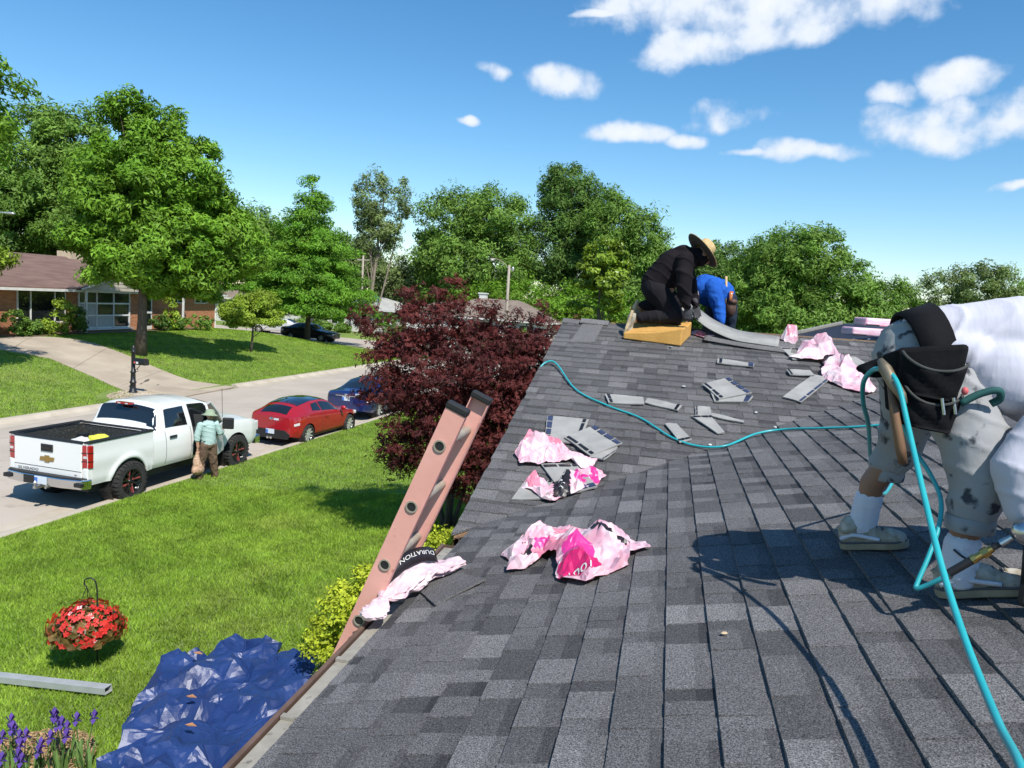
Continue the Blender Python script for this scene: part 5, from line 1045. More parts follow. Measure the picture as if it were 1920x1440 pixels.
# ---------------------------------------------------------------- red hatchback
def sedan(name, loc, rz, sc, m, label, hatch=False, roofglass=False, rimm='rim_silver', spokes=10):
    root = empty(name, loc, rz, label, 'car', scale=sc)
    if hatch:   # short three-door coupe, length 4.22, wheelbase 2.65
        wb = 2.65; r = .325
        b = Body(w=([-.78, -.70, -.45, 0, 1.2, 2.4, 3.0, 3.35, 3.45], [.70, .80, .885, .905, .885, .885, .84, .68, .55]),
                 zb=([-.78, -.3, 2.9, 3.45], [.34, .24, .24, .30]),
                 belt=([-.78, -.5, 0, .8, 1.8, 2.3, 3.0, 3.45], [.92, .98, 1.0, .96, .90, .87, .78, .66]),
                 top=([-.78, -.66, -.45, -.1, .5, 1.1, 1.5, 1.9, 2.15, 2.4, 3.0, 3.35, 3.45], [.96, 1.04, 1.18, 1.32, 1.405, 1.40, 1.33, 1.12, .99, .945, .86, .76, .70]),
                 wr=([-.78, -.4, 0, 1.2, 2.0, 2.4, 3.45], [.56, .55, .56, .58, .66, .72, .45]),
                 crown=([-.78, -.4, .2, 1.4, 2.2, 3.45], [.05, .08, .09, .08, .06, .05]))
        L0, L1 = -.78, 3.45
    else:       # four-door sedan, length 4.80, wheelbase 2.775
        wb = 2.775; r = .33
        b = Body(w=([-1.05, -.97, -.7, 0, 1.4, 2.7, 3.3, 3.65, 3.75], [.72, .82, .90, .915, .91, .90, .85, .70, .58]),
                 zb=([-1.05, -.5, 3.0, 3.75], [.36, .26, .24, .30]),
                 belt=([-1.05, -.8, 0, 1.0, 2.2, 3.0, 3.75], [.93, .98, .98, .95, .92, .86, .68]),
                 top=([-1.05, -.9, -.62, -.40, 0, .35, .9, 1.4, 1.75, 2.1, 2.35, 2.6, 3.3, 3.65, 3.75], [.98, 1.05, 1.08, 1.12, 1.30, 1.42, 1.46, 1.45, 1.39, 1.18, 1.02, .975, .88, .78, .70]),
                 wr=([-1.05, -.5, 0, 1.4, 2.2, 2.6, 3.75], [.66, .64, .58, .58, .66, .74, .50]),
                 crown=([-1.05, -.5, .2, 1.6, 2.4, 3.75], [.05, .06, .08, .08, .06, .05]))
        L0, L1 = -1.05, 3.75
    ar = [(0, r-.01, r+.055), (wb, r-.01, r+.055)]
    b.grid(L0, L1, 100, ar, 'body', MATS[m], root); wells(root, ar, .90)
    for s in (1, -1):
        if hatch:
            b.patch([(.30, 1.22), (.80, 1.16), (.80, 1.86), (.42, 1.80)], 'side_window', MATS['car_glass'], root, .006, side=s)
            b.patch([(.86, 1.14), (2.02, 1.12), (1.52, 1.86), (.86, 1.88)], 'side_window', MATS['car_glass'], root, .006, side=s)
            b.patch([(-.55, .60), (-.22, .66), (-.18, .90), (-.56, .95)], 'tail_lamp', MATS['lamp_red'], root, .008, side=s)
            b.patch([(-.70, .56), (-.50, .58), (-.50, .70), (-.70, .68)], 'lamp_lens', MATS['lamp_clear'], root, .010, side=s)
            b.patch([(-.70, .22), (-.54, .22), (-.54, .36), (-.70, .36)], 'fog_lamp', MATS['lamp_red'], root, .008, side=s)
            b.patch([(.30, .02), (2.2, .02), (2.2, .10), (.30, .10)], 'sill_trim', MATS['black_plastic'], root, .006, side=s)
        else:
            b.patch([(.15, 1.15), (1.0, 1.13), (1.0, 1.88), (.42, 1.86)], 'side_window', MATS['car_glass'], root, .006, side=s)
            b.patch([(1.08, 1.13), (2.12, 1.10), (1.68, 1.87), (1.08, 1.88)], 'side_window', MATS['car_glass'], root, .006, side=s)
            b.patch([(-.98, .66), (-.62, .70), (-.62, .92), (-.99, .92)], 'tail_lamp', MATS['lamp_red'], root, .008, side=s)
            b.patch([(-.97, .56), (-.74, .58), (-.74, .66), (-.97, .64)], 'lamp_lens', MATS['lamp_clear'], root, .010, side=s)
        for l in ((.84, 2.06) if hatch else (.30, 1.04, 2.16)): b.patch([(l, .05), (l+.012, .05), (l+.012, 1.0), (l, 1.0)], 'door_seam', MATS['letter_dark'], root, .003, nu=2, nv=12, side=s)
        b.patch([(1.0 if hatch else .55, .74), ((1.0 if hatch else .55)+.2, .74), ((1.0 if hatch else .55)+.2, .80), (1.0 if hatch else .55, .80)], 'door_handle', MATS[m], root, .03, nu=5, nv=3, side=s)
        mb = MB(); yy = 1.98 if hatch else 2.06; mb.ell((s*.98, yy, .98), (.11, .07, .08)); mb.build('mirror', MATS[m], root, smooth=True)
        mb = MB(); mb.bbox((s*.5-.2, L1-.10, .58), (s*.5+.2, L1-.0, .70)); mb.build('headlamp', MATS['lamp_clear'], root, bevel=.03)
    if hatch:
        b.top_patch(-.66, -.30, .86, 'rear_window', MATS['car_glass'], root, .007, .80)
        if roofglass: b.top_patch(-.16, 1.42, .96, 'roof_panel', MATS['roof_glass'], root, .007, .96)
        b.top_patch(1.56, 2.18, .95, 'windshield', MATS['car_glass'], root, .007, .98)
        mb = MB(); mb.prism([(-.62, .24), (.62, .24), (.70, .40), (.52, .52), (-.52, .52), (-.70, .40)], .05, Matrix(((1, 0, 0, 0), (0, 0, -1, -.76), (0, 1, 0, .0), (0, 0, 0, 1)))); mb.build('lower_bumper', MATS['black_plastic'], root, bevel=.01)
        plate(root, 0, -.812, .46)
        for k in (-1, 1): mb = MB(); mb.tube([(k*.06, -.70, .27), (k*.06, -.86, .27)], .045, 12); mb.build('exhaust', MATS['chrome'], root)
        mb = MB(); mb.ell((0, -.775, .86), (.07, .02, .045)); mb.build('emblem', MATS['chrome'], root, smooth=True)
        mb = MB(); mb.bbox((.10, -.787, .82), (.28, -.775, .88)); mb.build('sticker', MATS['plate'], root)
        mb = MB(); mb.add([(-.012, .02, 1.395), (.012, .02, 1.395), (0, -.03, 1.48), (0, .10, 1.40)], [(0, 1, 2), (0, 2, 3), (1, 3, 2)]); mb.build('fin_antenna', MATS['black_plastic'], root)
    else:
        b.top_patch(-.42, .32, .94, 'rear_window', MATS['car_glass'], root, .007, .90)
        b.top_patch(1.76, 2.42, .95, 'windshield', MATS['car_glass'], root, .007, .98)
        plate(root, 0, L0-.004, .78)
        mb = MB(); mb.bbox((-.42, L0-.02, .87), (.42, L0-.004, .895)); mb.build('chrome_strip', MATS['chrome'], root)
        mb = MB(); mb.ell((0, L0-.012, .93), (.07, .015, .045)); mb.build('emblem', MATS['chrome'], root, smooth=True)
        mb = MB(); mb.bbox((.38, L0-.010, .92), (.55, L0-.002, 1.0)); mb.build('sticker', MATS['plate'], root)
    for (l, s) in ((0, 1), (0, -1), (wb, 1), (wb, -1)): wheel(root, (s*.80, l, r), r, .215, .235, s, spokes, rimm)
    return root
sedan('parked_car', (-10.18, 21.5, .015), R(-5.6), .95, 'paint_red', 'red two door hatchback with black glass roof parked ahead of the truck', True, True, 'rim_silver', 10)
sedan('parked_car', (-10.2, 27.3, .015), R(-4.5), 1.0, 'paint_blue', 'dark blue sedan half hidden by the purple maple', False, False, 'rim_silver', 8)
sedan('parked_car', (-29.4, 59.3, .33), R(-93), 1.0, 'paint_black', 'black sedan parked on the side street below the pin oak', False, False, 'rim_silver', 8)
sedan('parked_car', (-32.0, 63.6, .38), R(95), 1.0, 'paint_silver', 'white car on the side street behind the lime green tree', False, False, 'rim_silver', 8)
# ================================================================ people
mat('skin_tan', (.30, .155, .095), (.25, .125, .075), scale=6, rough=.5, bump=.1, bscale=60)
mat('skin_fair', (.45, .25, .17), (.38, .2, .13), scale=6, rough=.5)
def cloth(name, a, b_, scale=3, bump=.25, bscale=7, **k): return mat(name, a, b_, scale=scale, rough=.9, bump=bump, bscale=bscale, spec=.12, **k)
cloth('shirt_white', (.56, .555, .62), (.53, .525, .59), 2, .9, 7, stretch=(1.6, .5, .35))
cloth('shorts_grey', (.36, .36, .36), (.28, .285, .29), 5, .5, 12, col3=(.055, .06, .07), scale3=16, c3=(.58, .66))
cloth('sock_white', (.70, .70, .76), (.64, .64, .70), 8, .5, 60)
mat('shoe_dirty', (.50, .47, .40), (.20, .165, .11), scale=18, rough=.8, bump=.3, bscale=40); mat('shoe_sole', (.36, .31, .22), (.26, .22, .15), scale=20, rough=.85); mat('lace', (.10, .10, .11), rough=.9)
mat('belt_black', (.006, .006, .007), (.010, .010, .011), scale=8, rough=.85, bump=.3, bscale=30, spec=.12); mat('belt_rim', (.040, .042, .038), rough=.8); mat('strap_green', (.008, .07, .065), rough=.8)
cloth('hoodie_black', (.010, .008, .010), (.015, .012, .014), 4, .5, 14); cloth('trousers_black', (.012, .011, .014), (.018, .017, .02), 4, .5, 16)
mat('straw', (.58, .43, .22), (.48, .34, .16), scale=30, rough=.8, bump=.5, bscale=60); mat('hat_under', (.05, .035, .03), rough=.9); mat('glove_dark', (.05, .05, .055), rough=.85)
cloth('shirt_blue', (.015, .085, .38), (.02, .11, .46), 3, .5, 14); cloth('jeans_dark', (.02, .03, .05), (.03, .04, .065), 5); mat('cap_grey', (.35, .31, .32), (.42, .38, .39), scale=12, rough=.9); mat('cap_black', (.02, .02, .022), rough=.9)
cloth('shirt_mint', (.40, .55, .51), (.35, .48, .45), 3, .5, 10); cloth('trousers_brown', (.16, .105, .07), (.12, .08, .055), 5, .6, 10, col3=(.02, .018, .016), scale3=6, c3=(.55, .7)); mat('hat_green', (.30, .37, .25), (.25, .31, .21), scale=10, rough=.9); mat('leather', (.06, .03, .02), (.10, .05, .03), scale=8, rough=.6); mat('sole_tan', (.50, .38, .24), rough=.8); mat('hair_dark', (.015, .012, .01), rough=.8)
def soft(name, prims, m, parent, voxel=.012, smooth=4, wr=None, base=(0, 0, 0), mi=None):
    """prims: ('c', p0, r0, p1, r1) tapered capsule, ('e', centre, radii, rotation 3x3 or None) - fused into one continuous surface"""
    mb = MB()
    for p in prims:
        if p[0] == 'e': mb.ell(p[1], p[2], p[3] if len(p) > 3 else None, 20)
        else:
            a, b_ = Vector(p[1]), Vector(p[3]); d = b_-a; L = max(d.length, 1e-4); q = d.to_track_quat('Z', 'Y').to_matrix(); r0, r1 = p[2], p[4]
            prof = [(r0*math.cos(t), r0*math.sin(t)) for t in np.linspace(-math.pi/2, 0, 6)]+[(r1*math.cos(t), L+r1*math.sin(t)) for t in np.linspace(0, math.pi/2, 6)]
            prof[0] = (.0004, prof[0][1]); prof[-1] = (.0004, prof[-1][1])
            n = 18; vs = []
            for r_, z in prof:
                for k in range(n): th = 2*math.pi*k/n; vs.append(a+q @ Vector((r_*math.cos(th), r_*math.sin(th), z)))
            fs = [(i*n+k, i*n+(k+1) % n, (i+1)*n+(k+1) % n, (i+1)*n+k) for i in range(len(prof)-1) for k in range(n)]+[tuple(range(n-1, -1, -1)), tuple((len(prof)-1)*n+k for k in range(n))]
            mb.add(vs, fs)
    me = bpy.data.meshes.new(name); me.from_pydata(mb.v, [], mb.f); o = bpy.data.objects.new(name, me); COL.objects.link(o)
    bm = bmesh.new(); bm.from_mesh(me); bmesh.ops.remove_doubles(bm, verts=bm.verts, dist=1e-6); bmesh.ops.recalc_face_normals(bm, faces=bm.faces); bm.to_mesh(me); bm.free()
    r = o.modifiers.new('r', 'REMESH'); r.mode = 'VOXEL'; r.voxel_size = voxel
    s = o.modifiers.new('s', 'SMOOTH'); s.iterations = smooth; s.factor = .5
    dg = bpy.context.evaluated_depsgraph_get(); me2 = bpy.data.meshes.new_from_object(o.evaluated_get(dg)); bpy.data.objects.remove(o)
    n = len(me2.vertices); co = np.empty(n*3, np.float32); me2.vertices.foreach_get('co', co); co = co.reshape(-1, 3)
    if wr:
        no = np.empty(n*3, np.float32); me2.vertices.foreach_get('normal', no); no = no.reshape(-1, 3)
        amp, sc, ax = wr[:3]; ax = np.array(ax); d = np.empty(n)
        for i in range(n):
            if len(wr) > 3:      # long narrow cloth folds across ax
                p = Vector(co[i]); u = float(co[i] @ ax)*sc+.75*mnoise.noise(p*4.0)+.12*mnoise.noise(p*11); m_ = .35+.9*max(0, mnoise.noise(p*3.1+Vector((4, 1, 7)))+.35)
                d[i] = ((1-abs(math.sin(math.pi*u)))**3*1.7-.3)*m_+.12*mnoise.noise(p*14)
            else:
                p = co[i]*ax*sc; d[i] = 1-abs(mnoise.fractal(Vector(p), 1, 2, 3))*2.2
        co = co+no*(d*amp)[:, None]
    co = co-np.array(base); me2.vertices.foreach_set('co', co.ravel().astype(np.float32)); me2.update(); me2.name = name
    return link(name, me2, m, parent, smooth=True)
def limb(pts, rs): return [('c', pts[i], rs[i], pts[i+1], rs[i+1]) for i in range(len(pts)-1)]
def hand(wrist, d, up, s=1.0):
    """five fingers, slightly curled; d = direction of the fingers, up = back of the hand"""
    w = Vector(wrist); d = Vector(d).normalized(); up = Vector(up).normalized(); side = d.cross(up).normalized(); P = [('e', w+d*.045*s, (.042*s, .014*s, .05*s), Matrix((side, up, d)).transposed())]
    for k, ln in enumerate((.062, .075, .070, .055)):
        r0 = w+d*.082*s+side*(k-1.5)*.021*s; a = r0+d*ln*.5*s-up*.006*s; b_ = a+d*ln*.38*s-up*.028*s; P += [('c', r0-d*.02*s, .0095*s, a, .0085*s), ('c', a, .0085*s, b_, .0075*s)]
    t0 = w+d*.03*s-side*.036*s; P += [('c', t0, .011*s, t0+d*.03*s-side*.022*s-up*.01*s, .0095*s), ('c', t0+d*.03*s-side*.022*s-up*.01*s, .0095*s, t0+d*.055*s-side*.016*s-up*.026*s, .008*s)]
    return P
def head_prims(c, fwd, up, s=1.0):
    c = Vector(c); f = Vector(fwd).normalized(); u = Vector(up).normalized(); sd = f.cross(u).normalized(); M = Matrix((sd, f, u)).transposed()
    return [('e', c+u*.02*s, (.075*s, .092*s, .105*s), M), ('e', c-u*.05*s+f*.035*s, (.055*s, .055*s, .06*s), M), ('c', c+f*.088*s+u*.015*s, .008*s, c+f*.108*s-u*.022*s, .014*s), ('e', c+f*.085*s-u*.058*s, (.024*s, .012*s, .010*s), M),
            ('e', c+sd*.078*s, (.010*s, .022*s, .03*s), M), ('e', c-sd*.078*s, (.010*s, .022*s, .03*s), M), ('e', c+f*.082*s+u*.03*s+sd*.03*s, (.018*s, .012*s, .010*s), M), ('e', c+f*.082*s+u*.03*s-sd*.03*s, (.018*s, .012*s, .010*s), M)]
def eyes(c, fwd, up, parent, base, s=1.0):
    c = Vector(c); f = Vector(fwd).normalized(); u = Vector(up).normalized(); sd = f.cross(u).normalized()
    for k in (-1, 1):
        mb = MB(); mb.ell(c+f*.086*s+u*.014*s+sd*.032*s*k-Vector(base), (.012*s,)*3, n=8); mb.build('eye', MATS['rim_black'], parent, smooth=True)
def shoe(heel, toe, parent, base, wd=.05, mu='shoe_dirty', ms='shoe_sole', h=.085, up=(0, 0, 1), laces=True):
    h0, t0 = Vector(heel), Vector(toe); f = (t0-h0); L = f.length; f.normalize(); u0 = Vector(up); sd = f.cross(u0).normalized(); u = sd.cross(f).normalized(); M = Matrix((f, sd, u)).transposed()
    at = lambda a, b_, c: h0+f*a*L+sd*b_+u*c
    o = soft('sneaker', [('e', at(.16, 0, .055), (.16*L, wd*.82, .055), M), ('e', at(.42, 0, .05), (.24*L, wd*.86, .048), M), ('e', at(.72, 0, .036), (.22*L, wd*.95, .036), M), ('e', at(.86, 0, .032), (.13*L, wd*.85, .030), M), ('c', at(.17, 0, .06), .042, at(.22, 0, h), .044)], MATS[mu], parent, .007, 3, None, base)
    out = [(.0, 0), (.02, -.55), (.1, -.8), (.3, -.82), (.45, -.78), (.65, -.98), (.8, -1.0), (.93, -.75), (1.0, -.2), (1.0, .2), (.93, .72), (.8, .95), (.65, .95), (.45, .8), (.3, .82), (.1, .8), (.02, .55)]
    mb = MB(); n = len(out); vs = [at(a, b_*wd, -.002)-Vector(base) for a, b_ in out]+[at(a*1.01-.005, b_*wd*1.04, .026)-Vector(base) for a, b_ in out]
    mb.add(vs, [tuple(range(n-1, -1, -1)), tuple(range(n, 2*n))]+[(i, (i+1) % n, n+(i+1) % n, n+i) for i in range(n)]); mb.build('sole', MATS[ms], o, bevel=.005)
    if laces:
        for sgn in (-1, 1):
            mb = MB(); mb.tube(cr_path([at(.05, sgn*wd*.74, .045)-Vector(base), at(.25, sgn*wd*.86, .060)-Vector(base), at(.45, sgn*wd*.86, .050)-Vector(base), at(.62, sgn*wd*.93, .040)-Vector(base)], 5), [.008]*16, 6); mb.build('side_stripe', MATS['sock_white'], o, smooth=True)
            mb = MB(); mb.tube(cr_path([at(.0, sgn*wd*.3, .03)-Vector(base), at(.1, sgn*wd*.80, .028)-Vector(base), at(.45, sgn*wd*.82, .028)-Vector(base), at(.8, sgn*wd*.99, .028)-Vector(base), at(.98, sgn*wd*.3, .028)-Vector(base)], 5), .004, 5); mb.build('welt', MATS['lace'], o)
        mb = MB(); mb.tube(cr_path([at(.02, 0, h-.005)-Vector(base), at(.14, -wd*.85, h-.012)-Vector(base), at(.34, -wd*.6, h+.006)-Vector(base), at(.40, 0, h+.014)-Vector(base), at(.34, wd*.6, h+.006)-Vector(base), at(.14, wd*.85, h-.012)-Vector(base), at(.02, 0, h-.005)-Vector(base)], 5), .008, 6); mb.build('collar', MATS['shoe_sole'], o, smooth=True)
        mb = MB(); mb.tube(cr_path([at(.74, -wd*.9, .035)-Vector(base), at(.70, 0, .074)-Vector(base), at(.74, wd*.9, .035)-Vector(base)], 5), .004, 5); mb.build('toe_seam', MATS['shoe_sole'], o)
        for k in range(5):
            a = .40+k*.085; z = .100-k*.0085; mb = MB(); mb.tube(cr_path([at(a, -wd*.55, z-.022)-Vector(base), at(a+.012, 0, z)-Vector(base), at(a, wd*.55, z-.022)-Vector(base)], 4), .0045, 5); mb.build('lace', MATS['lace'], o)
    return o
# ---------------------------------------------------------------- worker bending at the right
B = Vector((2.08, 2.85, 3.965))
W1 = empty('person', B, 0, 'roofer in white long sleeve shirt and paint stained shorts bending over at the right', 'person')
fa, fk, fh = (1.985, 3.18, 4.06), (2.10, 3.12, 4.42), (2.09, 2.99, 4.66)
na, nk, nh = (2.135, 2.61, 4.10), (2.165, 2.60, 4.44), (2.09, 2.75, 4.66)
body = limb([fa, (2.0, 3.17, 4.22), fk, fh], [.033, .047, .055, .085])+limb([na, (2.145, 2.61, 4.25), nk, nh], [.035, .050, .058, .088])
body += [('c', fa, .034, (2.02, 3.165, 3.99), .03), ('c', na, .036, (2.19, 2.60, 4.03), .03), ('c', (2.05, 2.86, 4.70), .12, (2.42, 2.76, 4.78), .13), ('c', (2.42, 2.76, 4.78), .12, (2.62, 2.72, 4.74), .07)]
body += head_prims((2.80, 2.68, 4.68), (.55, 0, -.83), (.83, 0, .55))
body += limb([(2.52, 2.60, 4.74), (2.27, 2.50, 4.50), (2.33, 2.45, 4.30)], [.05, .042, .03])+limb([(2.52, 2.90, 4.74), (2.62, 2.95, 4.45), (2.75, 2.80, 4.30)], [.05, .042, .03])
body += hand((2.33, 2.45, 4.29), (.35, -.1, -1), (0, -1, .1), .85)+hand((2.75, 2.80, 4.29), (.3, -.2, -1), (0, 1, .1), .85)
soft('body', body, MATS['skin_tan'], W1, .011, 3, None, B)
eyes((2.80, 2.68, 4.68), (.55, 0, -.83), (.83, 0, .55), W1, B)
# shorts
sh = [('e', (1.985, 2.87, 4.73), (.11, .155, .14)), ('e', (2.06, 2.87, 4.70), (.13, .17, .13))]
sh += limb([(2.03, 2.98, 4.68), (2.075, 3.10, 4.50), (2.075, 3.15, 4.36), (2.045, 3.165, 4.305)], [.108, .094, .080, .070])
sh += limb([(2.06, 2.74, 4.68), (2.14, 2.64, 4.50), (2.165, 2.61, 4.36), (2.155, 2.61, 4.285)], [.115, .102, .086, .076])
shorts = soft('shorts', sh, MATS['shorts_grey'], W1, .010, 3, (.006, 10.0, (.55, .2, .8), 1), B)
for (c, r_) in (((2.045, 3.165, 4.262), .064), ((2.152, 2.61, 4.232), .072)):
    mb = MB(); mb.lathe([(r_*.94, -.022), (r_*.99, -.018), (r_*1.01, .0), (r_*1.0, .02), (r_*.94, .026)], 24, Matrix.Translation(Vector(c)-B)); mb.build('cuff', MATS['shorts_grey'], shorts, smooth=True)
# shirt with hanging folds
st = [('c', (2.06, 2.86, 4.765), .145, (2.30, 2.80, 4.80), .165), ('c', (2.30, 2.80, 4.80), .165, (2.55, 2.74, 4.79), .15), ('e', (2.24, 2.68, 4.70), (.13, .09, .12)), ('e', (2.34, 2.72, 4.66), (.13, .12, .11)), ('c', (2.50, 2.60, 4.74), .085, (2.30, 2.52, 4.55), .078), ('c', (2.50, 2.90, 4.74), .085, (2.62, 2.93, 4.5), .07), ('e', (2.12, 2.70, 4.76), (.09, .06, .07))]
shirt = soft('shirt', st, MATS['shirt_white'], W1, .010, 3, (.0045, 8, (1.0, .10, -.15), 1), B)
sl_ = soft('sleeve', limb([(2.30, 2.52, 4.55), (2.225, 2.49, 4.44), (2.245, 2.47, 4.33), (2.30, 2.46, 4.27)], [.088, .082, .062, .040]), MATS['shirt_white'], W1, .009, 3, (.0035, 9.0, (.35, 0, 1.0), 1), B)
soft('sleeve', limb([(2.62, 2.93, 4.5), (2.66, 2.93, 4.42), (2.73, 2.82, 4.32)], [.072, .066, .042]), MATS['shirt_white'], W1, .009, 3, (.0035, 9.0, (.35, 0, 1.0), 1), B)
# tool belt with pouches on the near hip
mb = MB(); vs = []; NBL = 28
for i in range(NBL+1):
    an = 2*math.pi*i/NBL; cy, cz_ = math.cos(an), math.sin(an)
    for dx, k in ((-.048, 1.0), (.048, .97), (.048, 1.05), (-.048, 1.08)): vs.append(Vector((2.03-.045*cz_+dx, 2.865+.188*k*cy, 4.745+.150*k*cz_+dx*.45))-B)
mb.add(vs, [(i*4+k, i*4+(k+1) % 4, (i+1)*4+(k+1) % 4, (i+1)*4+k) for i in range(NBL) for k in range(4)]); belt = mb.build('tool_belt', MATS['belt_black'], W1, smooth=True)
def plate_box(name, q, th, m, parent, bevel=.018):      # four corners and a thickness towards the hip
    q = [Vector(v)-B for v in q]; nn_ = (q[1]-q[0]).cross(q[3]-q[0]).normalized()*th; mb = MB(); mb.add(q+[v+nn_ for v in q], [(0, 1, 2, 3), (7, 6, 5, 4), (0, 4, 5, 1), (1, 5, 6, 2), (2, 6, 7, 3), (3, 7, 4, 0)])
    o = mb.build(name, MATS[m], parent, bevel=bevel, seg=3); return o
plate_box('pouch', [(1.885, 2.645, 4.77), (2.085, 2.605, 4.80), (2.05, 2.575, 4.515), (1.905, 2.605, 4.545)], .05, 'belt_black', belt)
plate_box('pouch_side', [(1.865, 2.74, 4.74), (1.888, 2.650, 4.765), (1.908, 2.612, 4.56), (1.885, 2.70, 4.56)], .03, 'belt_black', belt, .012)
def pocket(c, w, h, d, dip, name):
    Mp = Matrix.Translation(Vector(c)-B) @ Matrix.Rotation(R(-11), 4, 'Z') @ Matrix.Rotation(R(7), 4, 'Y'); mb = MB(); nu, nv = 17, 8; vs = []; rim = []
    for i in range(nu):
        an = math.pi*i/(nu-1); u = -math.cos(an); dep = math.sin(an)**.7
        for j in range(nv):
            v = j/(nv-1); k = .80+.20*v; zz = -h/2+v*(h-dip*math.sin(an)**1.5); p_ = Mp @ Vector((u*w/2*(.9+.1*v), -d*dep*k-.004*math.sin(v*9+i), zz)); vs.append(p_)
        rim.append(p_)
    mb.add(vs, [(i*nv+j, (i+1)*nv+j, (i+1)*nv+j+1, i*nv+j+1) for i in range(nu-1) for j in range(nv-1)]+[tuple(i*nv for i in range(nu))]); mb.build(name, MATS['belt_black'], belt, smooth=True, solid=.006)
    mb = MB(); mb.tube(rim, .005, 6); mb.build('pocket_rim', MATS['belt_rim'], belt, smooth=True)
pocket((1.985, 2.618, 4.685), .185, .125, .060, .038, 'upper_pocket'); pocket((1.985, 2.600, 4.588), .165, .125, .055, .045, 'lower_pocket')
soft('side_flap', [('c', (1.875, 2.76, 4.70), .03, (1.82, 2.80, 4.685), .014), ('e', (1.86, 2.77, 4.68), (.045, .035, .022))], MATS['belt_black'], belt, .008, 2, None, B)
mb = MB(); mb.tube([Vector(q)-B for q in cr_path([(2.06, 2.555, 4.615), (2.11, 2.55, 4.65), (2.155, 2.545, 4.665), (2.17, 2.56, 4.64), (2.15, 2.57, 4.62)], 5)], .012, 6); mb.build('strap', MATS['strap_green'], belt, smooth=True)
mb = MB(); mb.ell(Vector((2.065, 2.545, 4.655))-B, (.011, .011, .013), n=8); mb.build('red_knob', MATS['sticker_red'], belt, smooth=True)
for p in ((2.035, 2.545, 4.632), (2.0, 2.535, 4.628)):
    mb = MB(); mb.tube([Vector(p)-B, Vector(p)+Vector((.012, 0, -.05))-B], .005, 6); mb.build('fastener', MATS['chrome_dull'], belt)
# socks and shoes
s1 = soft('sock', limb([(1.985, 3.18, 4.045), (1.990, 3.178, 4.12), (1.994, 3.176, 4.15)], [.050, .050, .051]), MATS['sock_white'], W1, .008, 3, (.003, 30, (1, 1, 2)), B)
s2 = soft('sock', limb([(2.140, 2.61, 4.06), (2.138, 2.61, 4.13), (2.14, 2.61, 4.16)], [.053, .052, .053]), MATS['sock_white'], W1, .008, 3, (.003, 30, (1, 1, 2)), B)
mb = MB(); mb.tube([Vector(q)-B for q in cr_path([(2.100, 2.568, 4.155), (2.125, 2.556, 4.138), (2.155, 2.556, 4.128), (2.176, 2.566, 4.132), (2.16, 2.556, 4.14)], 4)], .0035, 5); mb.build('swoosh', MATS['rim_black'], s2)
nrm = Vector((-SM, 0, 1)).normalized()
shoe((1.915, 3.20, roof_z(1.915, 3.2)+.018), (2.145, 3.12, roof_z(2.145, 3.12)+.014), W1, B, .045, up=nrm)
shoe((2.085, 2.625, roof_z(2.085, 2.6)+.014), (2.365, 2.575, roof_z(2.365, 2.6)+.014), W1, B, .050, up=nrm)
cap_ = soft('cap', [('e', (2.82, 2.68, 4.73), (.10, .09, .09)), ('e', (2.90, 2.68, 4.66), (.07, .075, .02))], MATS['cap_black'], W1, .012, 3, None, B)
# ---------------------------------------------------------------- worker in black kneeling
B = Vector((1.0, 8.4, 4.65)); W2 = empty('person', B, 0, 'roofer in black hoodie and straw hat kneeling on yellow foam at the ridge', 'person')
zk = 4.74
body = limb([(.80, 8.30, 4.72), (1.0, 8.30, 4.75), (1.24, 8.31, zk+.02), (1.02, 8.34, 5.02)], [.04, .055, .065, .09])+limb([(.82, 8.62, 4.85), (1.0, 8.60, 4.87), (1.22, 8.56, 4.90), (1.02, 8.50, 5.05)], [.04, .055, .065, .09])
body += [('c', (1.02, 8.42, 5.05), .14, (1.25, 8.42, 5.36), .14), ('c', (1.28, 8.41, 5.40), .06, (1.38, 8.40, 5.44), .05)]+head_prims((1.45, 8.39, 5.43), (.72, -.05, -.68), (.66, .1, .74), .95)
body += limb([(1.28, 8.26, 5.36), (1.29, 8.17, 5.06), (1.33, 8.16, 4.86)], [.055, .045, .03])+limb([(1.28, 8.56, 5.36), (1.36, 8.55, 5.08), (1.42, 8.45, 4.90)], [.055, .045, .03])
soft('body', body, MATS['skin_tan'], W2, .013, 3, None, B); eyes((1.45, 8.39, 5.43), (.72, -.05, -.68), (.66, .1, .74), W2, B, .95)
soft('trousers', limb([(.86, 8.30, 4.735), (1.04, 8.30, 4.76), (1.235, 8.31, zk+.035), (1.0, 8.34, 5.03)], [.062, .078, .088, .135])+limb([(.88, 8.62, 4.87), (1.04, 8.60, 4.89), (1.21, 8.56, 4.92), (1.0, 8.50, 5.06)], [.062, .078, .088, .135])+[('e', (.985, 8.42, 5.07), (.155, .19, .15))], MATS['trousers_black'], W2, .011, 3, (.010, 10, (.8, 0, .6), 1), B)
hd_ = soft('hoodie', [('c', (1.0, 8.42, 5.11), .175, (1.16, 8.42, 5.30), .19), ('c', (1.16, 8.42, 5.30), .185, (1.29, 8.42, 5.38), .14), ('e', (1.31, 8.41, 5.44), (.09, .11, .06)), ('e', (1.22, 8.42, 5.48), (.09, .10, .05), rot('Y', R(-20)))]
     + limb([(1.27, 8.24, 5.36), (1.275, 8.16, 5.20), (1.285, 8.14, 5.05), (1.325, 8.14, 4.89)], [.095, .088, .08, .045])+limb([(1.27, 8.58, 5.36), (1.35, 8.58, 5.10), (1.42, 8.46, 4.92)], [.09, .08, .045]), MATS['hoodie_black'], W2, .011, 3, (.012, 9, (.5, .2, .8), 1), B)
